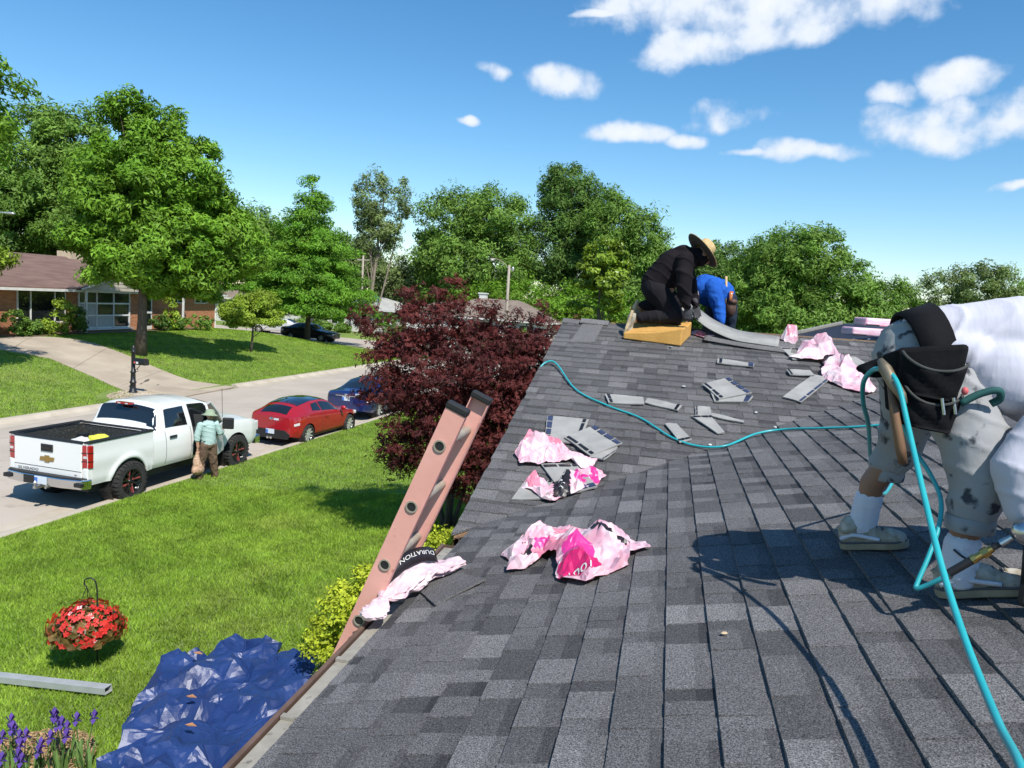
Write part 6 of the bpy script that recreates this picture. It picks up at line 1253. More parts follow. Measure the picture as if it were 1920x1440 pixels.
for w_, d_, u_ in (((1.33, 8.145, 4.875), (.25, 0, -1), (0, -1, 0)), ((1.42, 8.45, 4.91), (.3, -.2, -1), (0, 1, 0))): soft('glove', hand(w_, d_, u_, 1.0)+[('c', w_, .032, Vector(w_)+Vector((-.01, 0, .04)), .034)], MATS['glove_dark'], W2, .006, 2, None, B)
soft('neck_gaiter', [('e', (1.425, 8.39, 5.41), (.095, .085, .10)), ('c', (1.30, 8.40, 5.42), .085, (1.40, 8.39, 5.42), .085)], MATS['hoodie_black'], W2, .011, 2, (.006, 12, (1, 0, .4), 1), B)
# straw hat
ax = Vector((.70, .22, .66)).normalized(); Mh = Matrix.Translation(Vector((1.435, 8.39, 5.475))-B) @ ax.to_track_quat('Z', 'Y').to_matrix().to_4x4()
mb = MB(); mb.lathe([(.095, .0), (.16, -.008), (.215, .004), (.225, .010), (.215, .012), (.16, .004), (.100, .010), (.096, .05), (.090, .105), (.070, .125), (.03, .128), (0, .128)], 32, Mh); ht = mb.build('straw_hat', MATS['straw'], W2, smooth=True)
mb = MB(); mb.lathe([(.090, -.004), (.16, -.012), (.214, -.001), (.218, .003)], 32, Mh); mb.build('brim_underside', MATS['hat_under'], ht, smooth=True)  # underside of the brim, much darker than the straw
mb = MB(); mb.lathe([(.101, .012), (.100, .036)], 32, Mh); mb.build('band', MATS['sole_tan'], ht, smooth=True)
def kneel_shoe(p, parent, B):
    q = Vector(p)-B
    o = soft('sneaker', [('c', Vector(p)+Vector((.02, 0, .20)), .042, Vector(p)+Vector((.0, 0, .05)), .040), ('e', Vector(p)+Vector((.04, 0, .18)), (.05, .045, .06))], MATS['shoe_dirty'], parent, .009, 3, None, B)
    out = [(-.045, .26), (.045, .26), (.05, .2), (.042, .12), (.05, .06), (.04, .0), (0, -.02), (-.04, 0), (-.05, .06), (-.042, .12), (-.05, .2)]
    mb = MB(); mb.prism(out, .03, Matrix.Translation(q) @ Matrix.Rotation(R(14), 4, 'Y') @ Matrix(((0, 0, -1, -.025), (1, 0, 0, 0), (0, 1, 0, 0), (0, 0, 0, 1)))); mb.build('sole', MATS['sole_tan'], o, bevel=.008)
kneel_shoe((.745, 8.30, 4.545), W2, B); kneel_shoe((.775, 8.63, 4.66), W2, B)
# ---------------------------------------------------------------- worker in blue behind the ridge
B = Vector((1.6, 9.35, 4.45)); W3 = empty('person', B, 0, 'roofer in blue shirt and grey cap bent low behind the ridge', 'person')
body = limb([(1.62, 9.75, 4.40), (1.68, 9.70, 4.75), (1.72, 9.55, 5.02)], [.045, .06, .085])+limb([(1.85, 9.65, 4.42), (1.86, 9.6, 4.75), (1.80, 9.5, 5.02)], [.045, .06, .085])+[('c', (1.75, 9.5, 5.06), .13, (1.52, 9.3, 5.10), .14), ('c', (1.52, 9.3, 5.1), .06, (1.45, 9.24, 5.06), .05)]
body += head_prims((1.41, 9.18, 5.0), (-.45, -.4, -.8), (-.7, -.5, .45), .95)+limb([(1.62, 9.14, 5.12), (1.70, 9.08, 4.90), (1.735, 9.02, 4.72)], [.055, .045, .03])+limb([(1.46, 9.42, 5.1), (1.40, 9.4, 4.88), (1.38, 9.3, 4.74)], [.055, .045, .03])+hand((1.735, 9.02, 4.72), (.1, -.3, -.6), (0, -1, .2), .9)+hand((1.38, 9.3, 4.74), (-.1, -.3, -.6), (0, -1, .2), .9)
soft('body', body, MATS['skin_tan'], W3, .013, 3, None, B); eyes((1.41, 9.18, 5.0), (-.45, -.4, -.8), (-.7, -.5, .45), W3, B, .95)
soft('shirt', [('c', (1.72, 9.48, 5.07), .165, (1.55, 9.3, 5.10), .175), ('e', (1.52, 9.26, 5.10), (.13, .16, .13))]+limb([(1.62, 9.14, 5.13), (1.69, 9.07, 4.92), (1.735, 9.02, 4.75)], [.095, .075, .048])+limb([(1.46, 9.42, 5.1), (1.40, 9.4, 4.9), (1.38, 9.3, 4.78)], [.09, .07, .048]), MATS['shirt_blue'], W3, .011, 3, (.012, 8, (1, 1, .8)), B)
soft('jeans', limb([(1.60, 9.76, 4.36), (1.67, 9.70, 4.75), (1.72, 9.54, 5.0)], [.07, .085, .13])+limb([(1.86, 9.66, 4.38), (1.87, 9.6, 4.75), (1.80, 9.5, 5.0)], [.07, .085, .13])+[('e', (1.77, 9.52, 5.03), (.14, .15, .13))], MATS['jeans_dark'], W3, .012, 3, (.01, 8, (1, 1, 1)), B)
cp = soft('cap', [('e', (1.40, 9.17, 5.03), (.085, .095, .09)), ('e', (1.385, 9.10, 4.95), (.05, .06, .02), rot('X', R(-40)))], MATS['cap_grey'], W3, .01, 3, None, B)
bp_ = soft('tool_pouch', [('e', (1.845, 9.36, 4.90), (.07, .09, .11)), ('e', (1.865, 9.34, 4.98), (.06, .09, .04))], MATS['leather'], W3, .011, 2, None, B)
soft('boot', [('e', (1.62, 9.72, 4.25), (.06, .12, .07))], MATS['leather'], W3, .012, 2, None, B); soft('boot', [('e', (1.88, 9.62, 4.28), (.06, .12, .07))], MATS['leather'], W3, .012, 2, None, B)
# ---------------------------------------------------------------- man beside the pickup
B = Vector((-9.34, 16.15, .06)); W4 = empty('person', B, 0, 'man in pale mint shirt, brown trousers and green bucket hat beside the pickup', 'person')
o_ = np.array(B)
def P4(*q): return [tuple(np.array(p)+o_) for p in q]
la = P4((-.10, -.17, .09), (-.09, -.10, .47), (-.03, -.06, .86)); ra = P4((.10, .18, .09), (.10, .10, .47), (.06, .06, .86))
body = limb(la, [.045, .06, .09])+limb(ra, [.045, .06, .09])+[('c', *P4((.02, 0, .90)), .13, *P4((.0, .02, 1.32)), .14), ('c', *P4((.0, .02, 1.36)), .06, *P4((.0, .05, 1.47)), .05)]+head_prims(P4((.0, .08, 1.55))[0], (-.2, 1, -.15), (0, .1, 1), 1.0)
body += limb(P4((-.10, -.15, 1.34), (-.13, -.22, 1.08), (-.10, -.23, .84)), [.055, .045, .032])+limb(P4((.10, .17, 1.34), (.17, .24, 1.12), (.12, .42, 1.12)), [.055, .045, .032])+hand(P4((-.10, -.23, .83))[0], (0, 0, -1), (-1, 0, 0), .95)+hand(P4((.12, .43, 1.12))[0], (-.2, 1, .1), (1, 0, .2), .95)
soft('body', body, MATS['skin_fair'], W4, .011, 3, None, B); eyes(P4((.0, .08, 1.55))[0], (-.2, 1, -.15), (0, .1, 1), W4, B)
soft('shirt', [('c', *P4((.02, 0, .93)), .165, *P4((.0, .02, 1.30)), .17), ('e', *P4((0, .02, 1.37)), (.12, .19, .07))]+limb(P4((-.09, -.16, 1.35), (-.13, -.22, 1.12), (-.125, -.225, 1.02)), [.085, .075, .068])+limb(P4((.09, .18, 1.35), (.16, .24, 1.14), (.14, .36, 1.12)), [.085, .07, .06]), MATS['shirt_mint'], W4, .012, 3, (.010, 10, (.3, .3, 1), 1), B)
soft('trousers', limb(P4((-.10, -.16, .10), (-.09, -.10, .47), (-.02, -.06, .85)), [.075, .088, .13])+limb(P4((.10, .18, .10), (.10, .10, .47), (.05, .06, .85)), [.075, .088, .13])+[('e', *P4((.02, 0, .88)), (.155, .17, .12))], MATS['trousers_brown'], W4, .012, 3, (.012, 7, (1, 1, .8)), B)
for q, t in (((-.14, -.26, 0), (-.04, -.02, 0)), ((.06, .10, 0), (.13, .34, 0))): shoe(P4(q)[0], P4(t)[0], W4, B, .05, 'leather', 'black_plastic', laces=False)
hc = Vector(P4((.0, .07, 1.60))[0])-B
mb = MB(); mb.lathe([(.19, -.035), (.195, -.028), (.13, .005), (.108, .02), (.100, .08), (.075, .11), (.0, .118)], 24, Matrix.Translation(hc) @ Matrix.Rotation(R(-8), 4, 'X')); mb.build('bucket_hat', MATS['hat_green'], W4, smooth=True)
mb = MB(); mb.tube([Vector(q)-B+B*0 for q in [Vector(P4((.02, -.16, .97))[0]), Vector(P4((.17, .0, .97))[0]), Vector(P4((.02, .17, .97))[0]), Vector(P4((-.14, 0, .97))[0]), Vector(P4((.02, -.16, .97))[0])]], .02, 6); mb.build('belt', MATS['rim_black'], W4)
cloth('bag_tan', (.50, .34, .24), (.42, .26, .17), 6, .6, 12)
bg_ = P4((-.10, -.25, .74), (-.10, -.28, .55), (-.08, -.26, .32))
o = soft('shopping_bag', limb(bg_, [.018, .07, .12])+[('e', *P4((-.08, -.24, .30)), (.10, .20, .11)), ('c', bg_[0], .02, *P4((-.10, -.235, .80)), .012)], MATS['bag_tan'], None, .012, 3, (.012, 9, (1, 1, 1)), (0, 0, 0))
tag(o, 'tan shopping bag hanging from the hand of the man by the pickup', 'bag')
# ================================================================ things on the roof and in the yard
mat('fibreglass_pink', (.72, .345, .28), (.79, .41, .34), scale=3, rough=.55, bump=.1, bscale=30, col3=(.46, .17, .12), scale3=16, c3=(.66, .74)); mat('rung_metal', (.42, .38, .31), (.34, .30, .24), scale=14, rough=.5, metal=.3); mat('rubber_black', (.015, .015, .016), rough=.6)
L0, LD, LW = Vector((.252, 3.111, 4.197)), Vector((.38, -.07, .92)).normalized(), .449
Ld = empty('ladder', L0-LD*3.75, 0, 'faded pink fibreglass ladder leaning on the gutter', 'ladder'); LB = L0-LD*3.75
sid = Vector((0, 1, 0)); fw = LD.cross(sid).normalized()        # fw: out of the ladder plane
Lm = Matrix((fw, sid, LD)).transposed().to_4x4()
def lbox(name, m, a, b_, parent=None, bevel=.004):
    mb = MB(); mb.bbox(a, b_); o = mb.build(name, MATS[m], parent or Ld, bevel=bevel); o.data.transform(Lm); o.data.transform(Matrix.Translation(Vector((0, 0, 0)))); return o
for s in (0, 1):
    y = s*LW; mb = MB(); sg = 1 if s == 0 else -1
    # channel rail: web and two flanges
    top = 3.75+.188
    mb.bbox((-.048, y-.004, 0), (.048, y+.004, top)); mb.bbox((-.048, y+sg*.004, 0), (-.042, y+sg*.034, top)); mb.bbox((.042, y+sg*.004, 0), (.048, y+sg*.034, top))
    o = mb.build('rail', MATS['fibreglass_pink'], Ld, bevel=.002); o.data.transform(Lm)
    lbox('end_cap', 'rubber_black', (-.052, y-.010+min(0, sg*.03), top-.022), (.052, y+.010+max(0, sg*.03), top+.012), None, .008)
    lbox('foot', 'rubber_black', (-.05, y-.03, -.06), (.05, y+.03, .0), None, .01)
for k in range(13):
    zz = 3.75-.311*k; mb = MB(); mb.tube([(0, .005, zz), (0, LW-.005, zz)], .022, 14, cap=False); o = mb.build('rung', MATS['rung_metal'], Ld, smooth=True); o.data.transform(Lm)
    for yy in (-.006, LW+.006):
        mb = MB(); mb.lathe([(.021, -.005), (.0275, -.005), (.0275, .005), (.021, .005)], 18, Matrix.Translation((0, yy, zz)) @ Matrix.Rotation(R(90), 4, 'X'), close=True); o = mb.build('rung_collar', MATS['rung_metal'], Ld, smooth=False); o.data.transform(Lm)
        mb = MB(); mb.lathe([(0, 0), (.021, 0)], 18, Matrix.Translation((0, yy+(.0005 if yy > 0 else -.0005), zz)) @ Matrix.Rotation(R(90), 4, 'X')); o = mb.build('rung_bore_shade', MATS['rubber_black'], Ld); o.data.transform(Lm)  # black disc painted in place of the shade inside the hollow rung
# ---------------------------------------------------------------- foam pads
mat('foam', (.60, .33, .085), (.52, .275, .065), scale=6, rough=.95, bump=.5, bscale=70)
def foam(label, base, hts, inset=.0):
    n = len(base); nb = 6; V = []; F = []
    poly = []
    for i in range(n):
        a, b_ = np.array(base[i]), np.array(base[(i+1) % n]); ha, hb = hts[i], hts[(i+1) % n]
        for k in range(nb): t = k/nb; poly.append((*(a+(b_-a)*t), ha+(hb-ha)*t+.018*math.sin(t*math.pi)*(-1)))
    m_ = len(poly)
    mb = MB(); bot = [(x, y, roof_z(x, y)+.016) for x, y, h in poly]; top = [(x, y, roof_z(x, y)+h) for x, y, h in poly]
    mb.add(bot+top, [tuple(range(m_-1, -1, -1)), tuple(range(m_, 2*m_))]+[(i, (i+1) % m_, m_+(i+1) % m_, m_+i) for i in range(m_)])
    return tag(mb.build('foam_pad', MATS['foam'], bevel=.012), label, 'foam pad')
foam('yellow foam pad under the knee of the worker in black, in front', [(.70, 8.16), (1.30, 8.06), (1.40, 8.42), (.80, 8.46)], [.085, .20, .17, .10])
foam('orange foam block behind the legs of the worker in black', [(.72, 8.74), (1.25, 8.72), (1.27, 8.98), (.74, 8.98)], [.22, .22, .30, .30])
# ---------------------------------------------------------------- loose shingles
mat('shingle_back', (.33, .325, .305), (.27, .265, .25), scale=6, rough=.9, bump=.3, bscale=80, col3=(.20, .195, .185), scale3=4, c3=(.55, .75)); mat('tar_strip', (.010, .010, .011), rough=.35); mat('film_blue', (.028, .035, .075), (.05, .06, .11), scale=30, rough=.35)
def up_n(x, y):
    e = .01; return Vector((-(roof_z(x+e, y)-roof_z(x-e, y))/(2*e), -(roof_z(x, y+e)-roof_z(x, y-e))/(2*e), 1)).normalized()
def loose(quad, label, strip=None, film=None, lift=.022, m='shingle_back', tone=.5, cut=None):
    """quad: four (x, y) corners on the roof; strip/film: edge index that carries the tar dashes / the release film"""
    q = [Vector((x, y, roof_z(x, y)))+up_n(x, y)*lift for x, y in quad]; n = up_n(*quad[0])*.005
    mb = MB(); K = 5; g2 = []
    for i in range(K):
        for j in range(K):
            u, v = i/(K-1), j/(K-1); p = q[0]*(1-u)*(1-v)+q[1]*u*(1-v)+q[2]*u*v+q[3]*(1-u)*v
            zz = roof_z(p.x, p.y)+lift-.006; p = Vector((p.x, p.y, max(p.z, zz)+.006*math.sin(u*5+v*3)*.6)); g2.append(p)
    mb.add([p+n for p in g2]+[p-n for p in g2], [(i*K+j, (i+1)*K+j, (i+1)*K+j+1, i*K+j+1) for i in range(K-1) for j in range(K-1)]+[tuple(25+k for k in (i*K+j, i*K+j+1, (i+1)*K+j+1, (i+1)*K+j)) for i in range(K-1) for j in range(K-1)]
           + [(a, b_, 25+b_, 25+a) for a, b_ in [(i*K, (i+1)*K) for i in range(K-1)]+[((i+1)*K+K-1, i*K+K-1) for i in range(K-1)]+[(i+1, i) for i in range(K-1)]+[(20+i, 21+i) for i in range(K-1)]], 0, tone)
    o = mb.build('loose_shingle', MATS[m], tone=True); tag(o, label, 'shingle')
    def edge(e, w0, w1, dashes, mm, nm):
        a, b_, c, d = (q[(e+k) % 4] for k in range(4))
        for (s0, s1) in dashes:
            def pt(s, w): 
                p = (a+(b_-a)*s)*(1-w)+(d+(c-d)*s)*w; return Vector((p.x, p.y, max(p.z, roof_z(p.x, p.y)+lift-.006)))+n*1.9
            mb = MB(); mb.add([pt(s0, w0), pt(s1, w0), pt(s1, w1), pt(s0, w1)], [(0, 1, 2, 3)]); mb.build(nm, MATS[mm], o, solid=.002)
    if strip is not None: edge(strip, .05, .13, [(.03, .40), (.47, .80), (.86, .98)], 'tar_strip', 'tar_strip')
    if film is not None: edge(film, .02, .15, [(.02, .22), (.26, .5), (.55, .74), (.8, .98)], 'film_blue', 'release_film')
    return o
loose([(.26, 6.10), (.32, 5.66), (.58, 5.66), (.60, 6.10)], 'pale shingle square lying flat near the rake edge beside the hose', 2, 0)
loose([(.46, 5.72), (.69, 5.48), (.90, 5.72), (.66, 5.98)], 'pale shingle square turned cornerwise, overlapping its neighbour near the rake', 0, 2, .034)
loose([(.68, 5.47), (.87, 5.70), (.86, 5.60), (.79, 5.46)], 'narrow shingle offcut tucked below the cornerwise square', 2, None, .024)
loose([(.67, 6.64), (1.0, 6.66), (1.02, 6.50), (.72, 6.47)], 'pale shingle strip above the hose bend, left one of two', 3, None)
loose([(1.04, 6.64), (1.33, 6.55), (1.30, 6.43), (1.02, 6.54)], 'pale shingle strip above the hose bend, right one of two', 1, None)
loose([(1.50, 7.03), (1.64, 6.74), (1.92, 6.92), (1.74, 7.24)], 'large pale shingle in the middle of the far slope, on top of another', 0, 2, .034)
loose([(1.56, 6.95), (1.60, 6.70), (1.88, 6.74), (1.93, 6.88)], 'pale shingle under the large one in the middle of the far slope', 0, 2, .022)
loose([(1.40, 6.36), (1.56, 6.40), (1.66, 6.10), (1.60, 6.08)], 'narrow pale shingle wedge below the hose dip', 0, None)
loose([(1.44, 6.55), (1.56, 6.58), (1.57, 6.40), (1.44, 6.37)], 'small square shingle offcut above the wedge', 3, None)
loose([(1.57, 6.45), (1.82, 6.36), (1.82, 6.31), (1.57, 6.39)], 'thin grey shingle sliver beside the small square offcut', None, None)
loose([(2.18, 6.92), (2.52, 7.54), (2.66, 7.46), (2.32, 6.84)], 'pale shingle strip lying up the slope left of the pink wrapper', None, 2)
loose([(2.28, 7.58), (2.50, 7.62), (2.52, 7.48), (2.30, 7.46)], 'short pale shingle end above the strip by the pink wrapper', 3, None, .03)
loose([(1.66, 7.76), (2.0, 7.70), (1.99, 7.60), (1.65, 7.64)], 'single short shingle strip high on the far slope', 3, 1)
loose([(1.20, 6.16), (1.29, 6.19), (1.41, 5.92), (1.32, 5.86)], 'pale shingle piece partly under the hose', 2, None)
loose([(2.83, 8.06), (3.0, 8.13), (3.10, 7.82), (2.92, 7.74)], 'pale shingle right of the pink wrapper near the tool belt', 2, None)
loose([(2.30, 8.22), (2.52, 8.24), (2.50, 7.98), (2.38, 7.90)], 'pale shingle half under the upper pink wrapper', 0, None)
loose([(.30, 5.06), (.48, 5.10), (.50, 4.86), (.26, 4.80)], 'pale shingle under the small printed wrapper, lower left', 0, None, .020)
loose([(.36, 5.30), (.60, 5.36), (.80, 5.0), (.58, 4.92)], 'pale shingle under the printed wrapper, right side', 0, 2, .022)
loose([(.10, 3.36), (.27, 3.12), (.44, 3.36), (.28, 3.52)], 'dark loose shingle flap by the eave near the ladder', None, None, .016, 'shingle', .45)
# small scraps
for x, y, r_, m, lab, c_ in ((1.545, 5.87, .018, 'rag_white', 'small white scrap beside the hose dip', 'scrap'), (1.43, 2.49, .010, 'sole_tan', 'tiny wood chip on the near shingles', 'wood chip'), (1.34, 6.98, .014, 'rag_white', 'white paper bit left of the large pale shingle', 'scrap'), (1.93, 6.55, .014, 'rag_white', 'white sliver right of the wedge offcut', 'scrap'), (2.05, 6.25, .016, 'rag_white', 'white sliver above the hose on the valley', 'scrap'), (1.20, 8.0, .02, 'shingle_back', 'grey scrap below the yellow foam pad', 'scrap')):
    mb = MB(); mb.ell((x, y, roof_z(x, y)+.016+r_*.3), (r_*1.3, r_*.8, r_*.45), rot('Z', x*7), 8); tag(mb.build('scrap', MATS[m]), lab, c_)
# long bent shingle strips held by the workers
def ribbon(path, width_dir, w, label, m='shingle_back', th=.008, name='shingle_strip'):
    P = cr_path(path, 6); wd = Vector(width_dir); mb = MB(); n = len(P); vs = []
    for p in P: vs += [p-wd*w/2, p+wd*w/2]
    mb.add(vs, [(2*i, 2*i+1, 2*i+3, 2*i+2) for i in range(n-1)], 0, .55); return tag(mb.build(name, MATS[m], smooth=True, solid=th, tone=True), label, 'shingle')
ribbon([(1.30, 8.62, 4.90), (1.42, 8.60, 4.84), (1.60, 8.52, 4.72), (1.85, 8.46, 4.625), (2.08, 8.42, 4.60), (2.30, 8.38, 4.585)], (.15, .95, .27), .36, 'long grey shingle strip bent up by the worker in black')
ribbon([(1.55, 8.40, 4.60), (1.80, 8.36, 4.575), (2.1, 8.30, 4.55), (2.45, 8.24, 4.535)], (.12, .95, .27), .36, 'second grey shingle strip lying under the bent one', 'shingle')
# ---------------------------------------------------------------- pink wrappers
def wrapmat(name, seed, magenta=.62, dark=.72):
    m = mat(name, (.80, .43, .52), (.87, .72, .76), scale=7, contrast=(.40, .62), rough=.32, spec=.5, coat=.25, trans=.18)
    n, l = m.node_tree.nodes, m.node_tree.links; b = n['Principled BSDF']; s0 = b.inputs['Base Color'].links[0].from_socket
    a = n.new('ShaderNodeAttribute'); a.attribute_name = 'tone'
    def mix(fac, c):
        nonlocal s0
        q = n.new('ShaderNodeMix'); q.data_type = 'RGBA'; l.new(fac, q.inputs['Factor']); l.new(s0, q.inputs['A']); q.inputs['B'].default_value = (*c, 1); s0 = q.outputs['Result']
    def band(lo, hi):
        g1 = n.new('ShaderNodeMath'); g1.operation = 'GREATER_THAN'; g1.inputs[1].default_value = lo; l.new(a.outputs['Fac'], g1.inputs[0])
        g2 = n.new('ShaderNodeMath'); g2.operation = 'LESS_THAN'; g2.inputs[1].default_value = hi; l.new(a.outputs['Fac'], g2.inputs[0])
        g3 = n.new('ShaderNodeMath'); g3.operation = 'MULTIPLY'; l.new(g1.outputs[0], g3.inputs[0]); l.new(g2.outputs[0], g3.inputs[1]); return g3.outputs[0]
    mix(band(.15, .35), (.80, .26, .36)); mix(band(.35, .55), (.72, .045, .30)); mix(band(.55, .75), (.66, .02, .16)); mix(band(.75, .95), (.02, .016, .018))
    l.new(s0, b.inputs['Base Color']); return m
wrapmat('wrapper_pink', 0)
def wrapper(label, outline, seed, height=.08, prints=(), text=None, step=.062, peak=(), lift=.018):
    """crumpled plastic sheet on the roof; prints: ((x, y), rx, ry, angle, tone) printed patches"""
    def hf(x, y, r, border):
        h = (height*r**1.6*(.30 if border else 1.0))
        for (px_, py_, ps, ph) in peak: h += ph*math.exp(-((x-px_)**2+(y-py_)**2)/ps**2)*(.75+.5*r)
        return roof_z(x, y)+lift+h
    V, F = crumple_sheet(outline, step, hf, seed, .010, 2)
    T = []
    for f in F:
        c = (V[f[0]]+V[f[1]]+V[f[2]])/3; t = .05
        for ((px_, py_), rx, ry, an, tn) in prints:
            u = (c.x-px_)*math.cos(an)+(c.y-py_)*math.sin(an); w = -(c.x-px_)*math.sin(an)+(c.y-py_)*math.cos(an)
            if abs(u) < rx and abs(w) < ry: t = tn
        T.append(t)
    o = np_mesh('shingle_wrapper', [tuple(v) for v in V], F, MATS['wrapper_pink'], smooth=False, tone=T); md = o.modifiers.new('s', 'SOLIDIFY'); md.thickness = .0012
    tag(o, label, 'wrapper', 'torn pink plastic shingle wrappers')
    if text:
        from mathutils.bvhtree import BVHTree
        bv = BVHTree.FromPolygons([tuple(v) for v in V], F)
        for (txt, size, x0, y0, an, mm) in text:
            me = text_mesh(txt, size); bm = bmesh.new(); bm.from_mesh(me); bmesh.ops.subdivide_edges(bm, edges=[e for e in bm.edges if e.calc_length() > .02], cuts=1)
            for v in bm.verts:
                x, y = x0+v.co.x*math.cos(an)-v.co.y*math.sin(an), y0+v.co.x*math.sin(an)+v.co.y*math.cos(an); hit = bv.ray_cast(Vector((x, y, 9)), Vector((0, 0, -1)))
                v.co = (hit[0] if hit[0] is not None else Vector((x, y, roof_z(x, y)+lift)))+Vector((-.03, -.05, .005))*.9 if False else (hit[0] if hit[0] is not None else Vector((x, y, roof_z(x, y)+lift)))+Vector((0, -.004, .004))
            bm.to_mesh(me); bm.free(); link('lettering', me, MATS[mm], o)
    return o
wrapper('large crumpled pink wrapper with magenta print in the middle of the near roof', [(.52, 3.45), (.50, 3.62), (.44, 3.72), (.47, 3.95), (.56, 4.10), (.66, 4.12), (.73, 3.98), (.82, 4.02), (.90, 3.90), (.97, 3.94), (1.02, 3.76), (1.17, 3.53), (1.08, 3.46), (1.08, 3.30), (.98, 3.20), (.91, 3.14), (.80, 3.20), (.76, 3.26), (.75, 3.46), (.69, 3.60), (.60, 3.44)], 3, .078,
        [((.84, 3.46), .07, .12, .2, .45), ((.87, 3.29), .09, .07, .2, .65), ((.64, 3.72), .05, .07, .4, .45), ((.74, 3.82), .06, .08, .3, .25), ((.97, 3.62), .11, .022, -.5, .85), ((.57, 3.64), .035, .02, .7, .85), ((.63, 3.96), .05, .022, 0, .85), ((.69, 3.60), .06, .09, .5, .25)],
        [('1001', .06, .88, 3.24, .15, 'rag_white'), ('II C', .05, .56, 3.74, .5, 'rim_black')], .066, [(.63, 3.90, .12, .06), (.86, 3.62, .16, .055), (.97, 3.74, .06, .03), (.84, 3.38, .12, .02)])
wrapper('small pink wrapper with black printed panel on the pale shingles', [(.29, 4.93), (.31, 5.06), (.38, 5.10), (.46, 5.0), (.53, 5.06), (.60, 5.20), (.72, 5.30), (.83, 5.22), (.78, 5.04), (.66, 4.92), (.52, 4.80), (.45, 4.84), (.38, 4.92)], 5, .075, [((.69, 5.14), .10, .09, .5, .45), ((.68, 5.20), .04, .03, .5, .05), ((.56, 4.96), .055, .10, .2, .85), ((.36, 5.0), .05, .06, .5, .25)], [('FEEL', .045, .565, 5.0, 1.2, 'rag_white'), ('IT', .045, .57, 4.93, 1.2, 'rag_white')], .058, [(.58, 5.03, .09, .06), (.34, 5.0, .06, .04)])
wrapper('white and pink twisted wrapper nearest the rake edge', [(.15, 5.40), (.17, 5.58), (.22, 5.70), (.34, 5.66), (.46, 5.60), (.54, 5.50), (.60, 5.46), (.66, 5.46), (.75, 5.42), (.73, 5.30), (.64, 5.32), (.56, 5.40), (.40, 5.30), (.22, 5.25)], 7, .085, [((.34, 5.60), .16, .05, -.2, .25), ((.36, 5.32), .10, .022, .1, .55)], None, .062, [(.30, 5.50, .14, .08)])
wrapper('long pink wrapper on the far slope by the tool belt, lower piece', [(2.60, 7.42), (2.62, 7.70), (2.68, 7.95), (2.80, 8.02), (2.90, 7.80), (2.97, 7.55), (3.02, 7.30), (2.94, 7.14), (2.82, 7.18), (2.72, 7.28)], 9, .09, [((2.64, 7.55), .03, .22, .1, .55), ((2.66, 7.88), .05, .10, .2, .85)], None, .085, [(2.80, 7.65, .16, .08)])
wrapper('bright pink wrapper on the far slope, upper piece with raised peak', [(2.34, 7.92), (2.44, 8.08), (2.52, 8.24), (2.62, 8.40), (2.72, 8.34), (2.80, 8.40), (2.80, 8.16), (2.92, 7.92), (2.80, 7.86), (2.58, 7.90)], 11, .11, [((2.72, 8.30), .06, .05, .2, .25)], None, .085, [(2.66, 8.15, .14, .12)])
wrapper('small torn pink wrapper standing at the end of the shingle strip', [(2.37, 8.40), (2.33, 8.52), (2.38, 8.62), (2.46, 8.66), (2.50, 8.52), (2.47, 8.36)], 13, .10, [((2.42, 8.52), .04, .05, 0, .25)], None, .06, [(2.43, 8.52, .06, .14)])
wrapper('pink wrapper scrap under the bent shingle strip', [(1.38, 8.50), (1.44, 8.62), (1.56, 8.50), (1.70, 8.38), (1.60, 8.33), (1.46, 8.42)], 15, .06, [((1.52, 8.46), .06, .05, 0, .25)], None, .06)
# the wrapper tied round the ladder rail
mat('wrapper_black', (.018, .015, .017), rough=.35)
def twist(name, pts, rad, m, parent, seed, amp=.25, n=30):
    P = cr_path(pts, 9); Rr = np.interp(np.linspace(0, 1, len(P)), np.linspace(0, 1, len(rad)), rad); mb = MB(); vs = []; up = None; N = len(P)
    for i, p in enumerate(P):
        d = (P[min(i+1, N-1)]-P[max(i-1, 0)]).normalized(); a = d.cross(Vector((0, 0, 1))).normalized(); b_ = a.cross(d)
        for k in range(n):
            th = 2*math.pi*k/n; q = Vector((math.cos(th)*2.2, math.sin(th)*2.2, i*.16+seed)); kk = .72+amp*3.2*facet(th*1.0, i*.11, 2.2, 3.1, seed, seed)+amp*1.2*facet(th, i*.11, 5, 6, seed, seed+3)
            vs.append(p+(a*math.cos(th)*1.35+b_*math.sin(th)*.62)*Rr[i]*kk)
    mb.add(vs, [(i*n+k, i*n+(k+1) % n, (i+1)*n+(k+1) % n, (i+1)*n+k) for i in range(N-1) for k in range(n)]+[tuple(range(n)), tuple((N-1)*n+k for k in range(n))]); return mb.build(name, MATS[m], parent, smooth=False), P
kt = empty('shingle_wrapper', (.0, 3.1, 3.45), 0, 'pink wrapper with black lettered band knotted to the ladder at the eave', 'wrapper', 'torn pink plastic shingle wrappers')
kb = Vector((0, 3.1, 3.45)); mat('wrapper_plain', (.78, .52, .57), (.84, .68, .72), scale=4, rough=.35, coat=.2, trans=.15)
twist('knot', [Vector(q)-kb for q in ((.005, 2.98, 3.455), (.01, 3.01, 3.445), (.02, 3.06, 3.45), (.02, 3.10, 3.465), (.025, 3.13, 3.48))], [.014, .034, .032, .026, .012], 'wrapper_plain', kt, 2.2, .22)
twist('tail', [Vector(q)-kb for q in ((.02, 3.12, 3.48), (.04, 3.18, 3.485), (.07, 3.30, 3.51), (.11, 3.42, 3.52), (.17, 3.54, 3.50), (.24, 3.64, 3.51))], [.012, .035, .052, .045, .036, .022], 'wrapper_plain', kt, 5.1, .25)
mb = MB(); vs = []; NB = 20
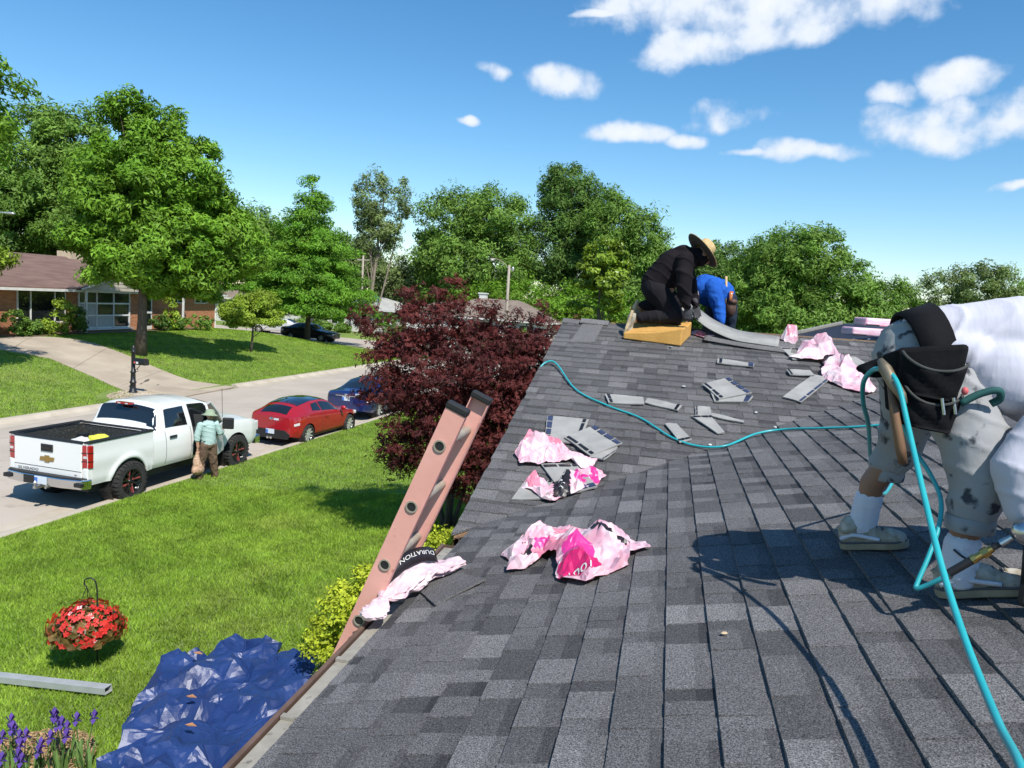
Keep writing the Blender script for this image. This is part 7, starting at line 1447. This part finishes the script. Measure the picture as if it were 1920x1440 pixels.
for i in range(NB):
    t = i/(NB-1); p = Vector((.0+.15*t, 3.20+.30*t, 3.535+.065*math.sin(t*2.6)))-kb; vs += [p+Vector((.015, -.015, -.026)), p+Vector((-.02, .02, .030))]
mb.add(vs, [(2*i, 2*i+2, 2*i+3, 2*i+1) for i in range(NB-1)]); bd_ = mb.build('printed_band', MATS['wrapper_black'], kt, smooth=True, solid=.002)
me = text_mesh('DURATION', .054)
for v in me.vertices:
    t = .62-v.co.x/.40; p = Vector((.0+.15*t, 3.20+.30*t, 3.535+.065*math.sin(max(0, t)*2.6)))-kb; w = -v.co.y/.058
    v.co = p+Vector((-.005, .005, .011))+Vector((-.018, .018, .028))*w*.85+Vector((.1, -.7, .35)).normalized()*.004
link('lettering', me, MATS['rag_white'], bd_)
# ---------------------------------------------------------------- bundles on the rear deck
mat('bundle_pink', (.74, .36, .44), (.80, .62, .68), scale=5, rough=.35, coat=.2, stretch=(1, 1, 6))
for i, (x, y, z, rz_, lab) in enumerate(((4.02, 11.3, 4.66, .25, 'pink wrapped shingle bundle on the underlayment, lower one'), (4.25, 11.7, 4.80, .30, 'pink wrapped shingle bundle on the underlayment, upper one with magenta mark'))):
    o = empty('shingle_bundle', (x, y, z), rz_, lab, 'bundle'); mb = MB(); mb.bbox((-.50, -.17, 0), (.50, .17, .11)); mb.build('pack', MATS['bundle_pink'], o, bevel=.03, seg=3)
    mb = MB(); mb.bbox((-.1, -.174, .03), (.12, -.1705, .09)); mb.build('mark', mat('mark_magenta%d' % i, (.65, .03, .18), rough=.4), o)
    mb = MB(); mb.bbox((-.5, -.173, .0), (-.3, -.171, .02)); mb.build('print', MATS['wrapper_black'], o)
# ---------------------------------------------------------------- air hoses
mat('hose_teal', (.020, .33, .36), (.028, .40, .42), scale=6, rough=.35, spec=.5, coat=.2); mat('hose_dark', (.012, .10, .105), rough=.4); mat('brass', (.60, .38, .12), rough=.28, metal=1.0)
def hose(label, pts, r=.0075, onroof=False):
    if onroof: pts = [(x, y, roof_z(x, y)+.014+r+(q[0] if q else 0)) for x, y, *q in pts]
    mb = MB(); mb.tube(cr_path(pts, 10), r, 9); return tag(mb.build('air_hose', MATS['hose_teal'], smooth=True), label, 'hose', 'teal air hoses of the nail guns')
H1 = [(.0, 7.24), (.06, 7.26, .02), (.16, 7.19, .02), (.41, 6.69), (.72, 6.41), (1.0, 6.23), (1.26, 5.93), (1.46, 5.82, .004), (1.65, 5.78), (1.88, 6.02, .01), (2.09, 6.08), (2.32, 5.88), (2.5, 5.73), (2.66, 5.64), (2.9, 5.5)]
hose('teal air hose snaking across the far slope to the roof edge', [(-.03, 7.10, 4.05), (-.01, 7.20, 4.20)]+[(q[0], q[1], roof_z(q[0], q[1])+.022+(q[2] if len(q) > 2 else 0)) for q in H1[1:]], .0085)
hose('teal air hose looped over the tool belt and running down past the near shoe', [(2.45, 4.4, 4.085), (2.22, 3.8, 4.05), (2.05, 3.4, 4.25), (1.93, 3.05, 4.46), (1.86, 2.87, 4.56), (1.825, 2.75, 4.645), (1.837, 2.68, 4.692), (1.862, 2.61, 4.69), (1.88, 2.55, 4.65), (1.89, 2.45, 4.545), (1.889, 2.25, 4.394), (1.872, 2.0, 4.263), (1.85, 1.75, 4.178), (1.824, 1.5, 4.13), (1.785, 1.3, 4.142), (1.74, 1.1, 4.1), (1.7, .8, 3.96)], .0082)
hose('short teal hose dropping from the belt to the nail gun coupling', [(1.95, 2.72, 4.52), (1.99, 2.70, 4.44), (2.035, 2.66, 4.37), (2.062, 2.62, 4.30), (2.054, 2.58, 4.225), (2.02, 2.53, 4.14), (1.985, 2.49, 4.065), (1.978, 2.475, 4.045), (2.0, 2.46, 4.062), (2.03, 2.44, 4.095), (2.06, 2.43, 4.125)], .0075)
ng = empty('nail_gun', (2.10, 2.42, 4.10), 0, 'nail gun with brass hose coupling at the right edge above the near shoe', 'nail gun'); nb = Vector((2.10, 2.42, 4.10))
def seg(name, a, b_, r, m, n=12, rr=None):
    mb = MB(); mb.tube([Vector(a)-nb, Vector(b_)-nb], rr or r, n); return mb.build(name, MATS[m], ng, smooth=False)
g0, g1 = Vector((2.047, 2.432, 4.117)), Vector((2.20, 2.385, 4.275)); gd = (g1-g0).normalized(); at = lambda t: g0+gd*t
seg('strain_relief', at(0), at(.075), .0125, 'black_plastic'); seg('coupling', at(.075), at(.088), .014, 'brass', 8); seg('coupling', at(.088), at(.108), .0115, 'brass'); seg('coupling', at(.108), at(.128), .0155, 'brass', 6); seg('coupling', at(.128), at(.140), .011, 'brass'); seg('plug', at(.140), at(.165), .008, 'black_plastic'); seg('plug', at(.165), at(.185), .012, 'chrome_dull'); seg('plug', at(.185), at(.20), .010, 'chrome_dull')
mb = MB(); e0 = at(.20)-nb
mb.ell(e0+Vector((.05, 0, .02)), (.055, .035, .04), None, 16); mb.build('cap_housing', MATS['chrome_dull'], ng, smooth=True)
mb = MB(); mb.tube([e0+Vector((.06, 0, .02)), e0+Vector((.20, .0, .03))], [.034, .030], 12); mb.tube([e0+Vector((.20, 0, .03)), e0+Vector((.22, 0, -.12))], [.036, .022], 12); mb.build('body', MATS['black_plastic'], ng, smooth=True)
mb = MB(); mb.tube([e0+Vector((.05, 0, .0)), e0+Vector((.055, 0, -.13))], [.018, .016], 10); mb.build('grip', MATS['black_plastic'], ng, smooth=True)
mb = MB(); mb.bbox(e0+Vector((.04, -.02, -.20)), e0+Vector((.22, .02, -.12))); mb.build('magazine', MATS['black_plastic'], ng, bevel=.015)
# hammer in the belt
hm = empty('hammer', (1.87, 2.60, 4.60), 0, 'wooden handled roofing hammer hanging in the tool belt', 'hammer'); hb = Vector((1.87, 2.60, 4.60))
mat('hammer_wood', (.20, .11, .055), (.14, .075, .04), scale=9, rough=.6, stretch=(4, 4, .6)); mat('hammer_steel', (.30, .25, .17), (.20, .16, .11), scale=9, rough=.5, metal=.6)
mb = MB(); mb.tube([Vector(q)-hb for q in ((1.868, 2.60, 4.66), (1.885, 2.575, 4.56), (1.91, 2.565, 4.46), (1.925, 2.57, 4.41))], [.011, .014, .016, .013], 10); mb.build('handle', MATS['hammer_wood'], hm, smooth=True)
mb = MB(); mb.tube([Vector(q)-hb for q in ((1.842, 2.645, 4.725), (1.853, 2.62, 4.70), (1.872, 2.59, 4.66), (1.893, 2.56, 4.625), (1.902, 2.55, 4.60))], [.010, .020, .019, .015, .010], 10); mb.build('head', MATS['hammer_steel'], hm, smooth=True)
for k in range(4): mb = MB(); p = Vector((1.868+k*.008, 2.573-k*.008, 4.668-k*.014))-hb; mb.ell(p, (.004, .004, .004), n=6); mb.build('rivet', MATS['chrome_dull'], hm)
h2 = empty('hammer', (1.77, 9.3, 4.95), 0, 'hammer with upright wooden handle in the pouch of the worker in blue', 'hammer')
mb = MB(); mb.tube([(.03, .04, -.10), (.01, .02, .15), (-.005, .01, .32)], [.012, .013, .015], 8); mb.build('handle', MATS['straw'], h2, smooth=True)
mb = MB(); mb.tube([(-.02, .0, -.10), (.09, .06, -.12)], [.02, .015], 8); mb.build('head', MATS['hammer_steel'], h2, smooth=True)
k2 = empty('utility_knife', (1.83, 9.3, 5.0), 0, 'orange handled knife sticking out of the leather pouch', 'knife')
mb = MB(); mb.tube([(0, 0, -.05), (.01, 0, .10)], [.016, .024], 8); mb.build('handle', MATS['lamp_orange'], k2, smooth=True)
mb = MB(); mb.tube([(.0, 0, -.09), (0, 0, -.05)], [.008, .014], 6); mb.build('collar', MATS['safety_yellow'], k2)
# ---------------------------------------------------------------- tarp
m = mat('tarp', (.011, .030, .120), (.019, .048, .175), scale=2.5, rough=.44, spec=.6, bump=.15, bscale=60)
P = np.array([(-3.95, 7.05), (-3.8, 7.33), (-3.55, 7.80), (-3.2, 7.95), (-2.92, 7.86), (-2.70, 7.50), (-2.30, 7.60), (-1.9, 7.2), (-1.2, 6.4), (-.9, 5.2), (-1.4, 4.2), (-2.6, 4.3), (-3.12, 5.0), (-3.30, 5.55), (-3.66, 6.28)])
P = [(-3.95, 7.05), (-3.8, 7.33), (-3.62, 7.42), (-3.55, 7.80), (-3.2, 7.95), (-2.92, 7.86), (-2.86, 7.66), (-2.70, 7.46), (-2.30, 7.62), (-1.9, 7.2), (-1.2, 6.4), (-.9, 5.2), (-1.4, 4.2), (-2.6, 4.3), (-3.12, 5.0), (-3.30, 5.55), (-3.66, 6.28)]
def tarp_h(x, y, r, border):
    q = Vector((x*1.2, y*1.2, 2.0)); w = .3*mnoise.noise(q); u = (x*.8+y*.6)+w; f = 1-abs(mnoise.noise(Vector((u*1.6, (y*.8-x*.6)*3.4, 1))))*2
    return gz(x, y)+.045+(.03 if border else .17*max(0, f)**1.3+.075*r)
V, F = crumple_sheet(P, .145, tarp_h, 8, .012, 2)
tp = np_mesh('tarp', [tuple(v) for v in V], F, MATS['tarp'], smooth=False); md = tp.modifiers.new('s', 'SOLIDIFY'); md.thickness = .002
tag(tp, 'crumpled blue plastic tarp spread on the lawn below the eave', 'tarp')
mat('dry_leaf', (.40, .20, .09), (.30, .14, .06), scale=20, rough=.8)
for i, (x, y, lab) in enumerate(((-3.45, 7.0, 'dry brown leaf lying near the upper fold of the tarp'), (-2.95, 6.15, 'dry brown leaf in the middle of the tarp'), (-2.65, 5.7, 'dry brown leaf low on the tarp near the roof edge'))):
    mb = MB(); zz = gz(x, y)+.30; mb.add([(x-.05, y, zz), (x, y-.025, zz+.01), (x+.06, y+.01, zz), (x, y+.03, zz+.012)], [(0, 1, 2, 3)]); tag(mb.build('dry_leaf', MATS['dry_leaf'], solid=.003), lab, 'leaf')
# ---------------------------------------------------------------- hanging flower basket on its hook
mat('begonia_leaf', (.10, .075, .020), (.19, .12, .04), scale=6, rough=.3, tone=.4, trans=.15); mat('begonia_red', (.72, .025, .020), (.78, .06, .05), scale=8, rough=.55, tone=.25, trans=.15); mat('begonia_pale', (.80, .55, .55), rough=.5); mat('iron', (.015, .015, .015), rough=.5)
fx, fy = -4.92, 7.12; fz = gz(fx, fy); FB = empty('flower_basket', (fx, fy, fz), 0, 'red begonia basket hanging on a black garden hook over the lawn', 'flower basket')
mb = MB(); mb.tube(cr_path([(.10, .05, 0), (.10, .05, .5), (.09, .05, .90), (.04, .04, 1.0), (-.04, .03, .98), (-.05, .03, .92), (-.02, .03, .90)], 6), .008, 6); mb.tube([(.10, .05, .02), (.22, .02, -.05)], .008, 5); mb.tube([(.10, .05, .02), (.0, .15, -.05)], .008, 5); mb.build('hook_stand', MATS['iron'], FB, smooth=True)
for a in range(3):
    an = a*2.1; mb = MB(); mb.tube([(-.02, .03, .90), (-.02+.19*math.cos(an), .03+.19*math.sin(an), .42)], .004, 5); mb.build('hanger_wire', MATS['iron'], FB)
mb = MB(); mb.lathe([(0, .22), (.13, .22), (.19, .40), (.195, .42), (.18, .42), (.17, .38)], 18, Matrix.Translation((-.02, .03, 0))); mb.build('pot', MATS['black_plastic'], FB, smooth=True)
g = np.random.default_rng(5); k = 1700; d = rand_dirs(g, k); d[:, 2] = np.abs(d[:, 2])*.9-.35; rr = g.uniform(.55, 1, k)[:, None]; Pp = np.array([-.02, .03, .46])+d*rr*np.array([.40, .40, .34])
Nn = d+g.normal(0, .4, (k, 3)); Nn /= np.linalg.norm(Nn, axis=1, keepdims=True); Vv, Ff = leaf_quads(g, Pp, Nn, .046, .8); np_mesh('foliage', Vv, Ff, MATS['begonia_leaf'], FB, tone=g.random(len(Ff)))
k = 300; d = rand_dirs(g, k); d[:, 2] = np.abs(d[:, 2])*.95-.30; Pp = np.array([-.02, .03, .46])+d*g.uniform(.82, 1.12, k)[:, None]*np.array([.40, .40, .36]); mbV = []; mbF = []; mt_ = []
for i in range(k):
    nn_ = Vector(d[i]).normalized(); t_ = nn_.cross(Vector(g.normal(size=3))).normalized(); b2 = nn_.cross(t_); s = g.uniform(.018, .030); c0 = len(mbV)
    for a in range(4):
        an = a*math.pi/2; d2 = t_*math.cos(an)+b2*math.sin(an); e2 = nn_.cross(d2); p = Vector(Pp[i]); mbV += [tuple(p), tuple(p+d2*s*.8+e2*s*.6+nn_*s*.2), tuple(p+d2*s*1.5+nn_*s*.15), tuple(p+d2*s*.8-e2*s*.6+nn_*s*.2)]; mbF.append((c0+a*4, c0+a*4+1, c0+a*4+2, c0+a*4+3)); mt_.append(1 if i % 40 == 7 else 0)
fl = np_mesh('blossoms', mbV, mbF, [MATS['begonia_red'], MATS['begonia_pale']], FB, tone=np.repeat(g.random(k), 4), mi=mt_)
for q in ((-4.30, 6.78), (-4.55, 6.72), (-5.0, 6.6)):
    pass
# ---------------------------------------------------------------- metal downspout on the grass
mat('galvanised', (.52, .54, .54), (.46, .48, .48), scale=8, rough=.42, metal=.35)
a_, b_ = Vector((-6.6, 6.60, gz(-6.6, 6.60)+.075)), Vector((-4.14, 6.52, gz(-4.14, 6.52)+.075)); d_ = (b_-a_); q_ = d_.to_track_quat('X', 'Z').to_matrix().to_4x4()
mb = MB(); h, w, t = .035, .05, .003; L = d_.length
for (c0, c1) in (((0, -w, -h), (L, -w+t, h)), ((0, w-t, -h), (L, w, h)), ((0, -w+t, h-t), (L, w-t, h)), ((0, -w+t, -h), (L, w-t, -h+t))): mb.bbox(c0, c1)
for k in range(5): mb.bbox((0, -w+.018+k*.016, h), (L, -w+.022+k*.016, h+.003))
o = mb.build('downspout', MATS['galvanised'], bevel=.002); o.matrix_world = Matrix.Translation(a_) @ q_; tag(o, 'pale galvanised downspout lying on the lawn at the left', 'downspout')
# ---------------------------------------------------------------- irises
mat('iris_leaf', (.13, .24, .06), (.18, .30, .09), scale=4, rough=.5, trans=.2, tone=.3); mat('iris_purple', (.075, .030, .26), (.12, .06, .36), scale=12, rough=.6, trans=.2); mat('iris_bud', (.12, .18, .06), rough=.6)
ir = np.random.default_rng(17)
spots = [(-4.28, 5.42, .85), (-4.05, 5.52, .80), (-4.12, 5.25, .7), (-3.86, 5.48, .95), (-3.72, 5.55, .9), (-3.58, 5.62, .95), (-3.48, 5.45, .85), (-3.66, 5.32, .8), (-3.40, 5.60, .95), (-3.80, 5.25, .75), (-3.95, 5.38, .8), (-3.55, 5.22, .75)]
where = ['at the far left corner', 'left of the tarp corner', 'lowest at the left', 'tall, in the middle of the clump', 'in the middle beside the tall one', 'right of the middle', 'low at the right', 'low in the middle', 'closest to the tarp', 'half hidden low', 'just left of the tall one', 'lowest beside the tarp']
for i, (x, y, h) in enumerate(spots):
    h *= .48; y -= .30
    z = gz(x, y); o = empty('iris_plant', (x, y, z), 0, 'purple iris in the bed by the tarp, '+where[i], 'iris', 'irises in the bed'); mb = MB()
    for k in range(9):
        an = ir.uniform(0, 6.28); ln = h*ir.uniform(.55, .85); le = ir.uniform(.08, .3)*ln; bx_, by_ = ir.normal(0, .05, 2); w = ir.uniform(.011, .017); pts = [(bx_+math.cos(an)*le*t*t, by_+math.sin(an)*le*t*t, ln*t*(1-.08*t)) for t in (0, .35, .7, 1)]
        tx, ty = -math.sin(an)*w, math.cos(an)*w; vs = []
        for j, p in enumerate(pts): s = (1, 1, .75, .05)[j]; vs += [(p[0]-tx*s, p[1]-ty*s, p[2]), (p[0]+tx*s, p[1]+ty*s, p[2])]
        mb.add(vs, [(2*j, 2*j+1, 2*j+3, 2*j+2) for j in range(3)], 0, ir.random())
    mb.build('leaves', MATS['iris_leaf'], o, tone=True)
    for f_ in range(2 if i % 3 else 3):
        an = ir.uniform(0, 6.28); tx, ty = .08*math.cos(an)+ir.normal(0, .03), .08*math.sin(an)+ir.normal(0, .03); hh = h*ir.uniform(.86, 1.08)
        mb = MB(); mb.tube([(0, 0, 0), (tx*.6, ty*.6, hh*.6), (tx, ty, hh)], .005, 5); mb.build('stalk', MATS['iris_leaf'], o)
        mb = MB()
        for k in range(6):
            a2 = k*1.047; dn = -1 if k % 2 else 1; s = .05; u1 = Vector((math.cos(a2), math.sin(a2), 0)); v1 = Vector((-math.sin(a2), math.cos(a2), 0)); p = Vector((tx, ty, hh))
            mb.add([p, p+u1*s*.55+v1*s*.42+Vector((0, 0, .022+.02*dn)), p+u1*s*(1.05 if dn < 0 else .6)+Vector((0, 0, -.025 if dn < 0 else .075)), p+u1*s*.55-v1*s*.42+Vector((0, 0, .022+.02*dn))], [(0, 1, 2, 3)])
        mb.build('blossom', MATS['iris_purple'], o, smooth=True)
# mulch at the foot of the shrubs and the iris bed
for (x0, y0, rx, ry, lab) in ((-2.0, 6.55, .42, .75, 'brown mulch at the foot of the yellow green shrub'), (-3.95, 5.3, .55, .5, 'dry brown ground around the irises')):
    g = np.random.default_rng(int(-x0*100)); n = 2600; a = g.uniform(0, 6.28, n); q = np.sqrt(g.random(n)); x = x0+rx*q*np.cos(a); y = y0+ry*q*np.sin(a); Pp = np.stack([x, y, ground_z(x, y)+.05+g.uniform(0, .02, n)], -1); Nn = np.array([0, 0, 1])+g.normal(0, .5, (n, 3)); Nn /= np.linalg.norm(Nn, axis=1, keepdims=True)
    Vv, Ff = leaf_quads(g, Pp, Nn, .03, .3); tag(np_mesh('mulch', Vv, Ff, mat('mulch_%d' % n if x0 > -3 else 'dry_ground', (.36, .22, .13) if x0 > -3 else (.40, .28, .14), (.25, .14, .08), scale=30, rough=.9, tone=.4), tone=g.random(n)), lab, 'mulch', kind='stuff')
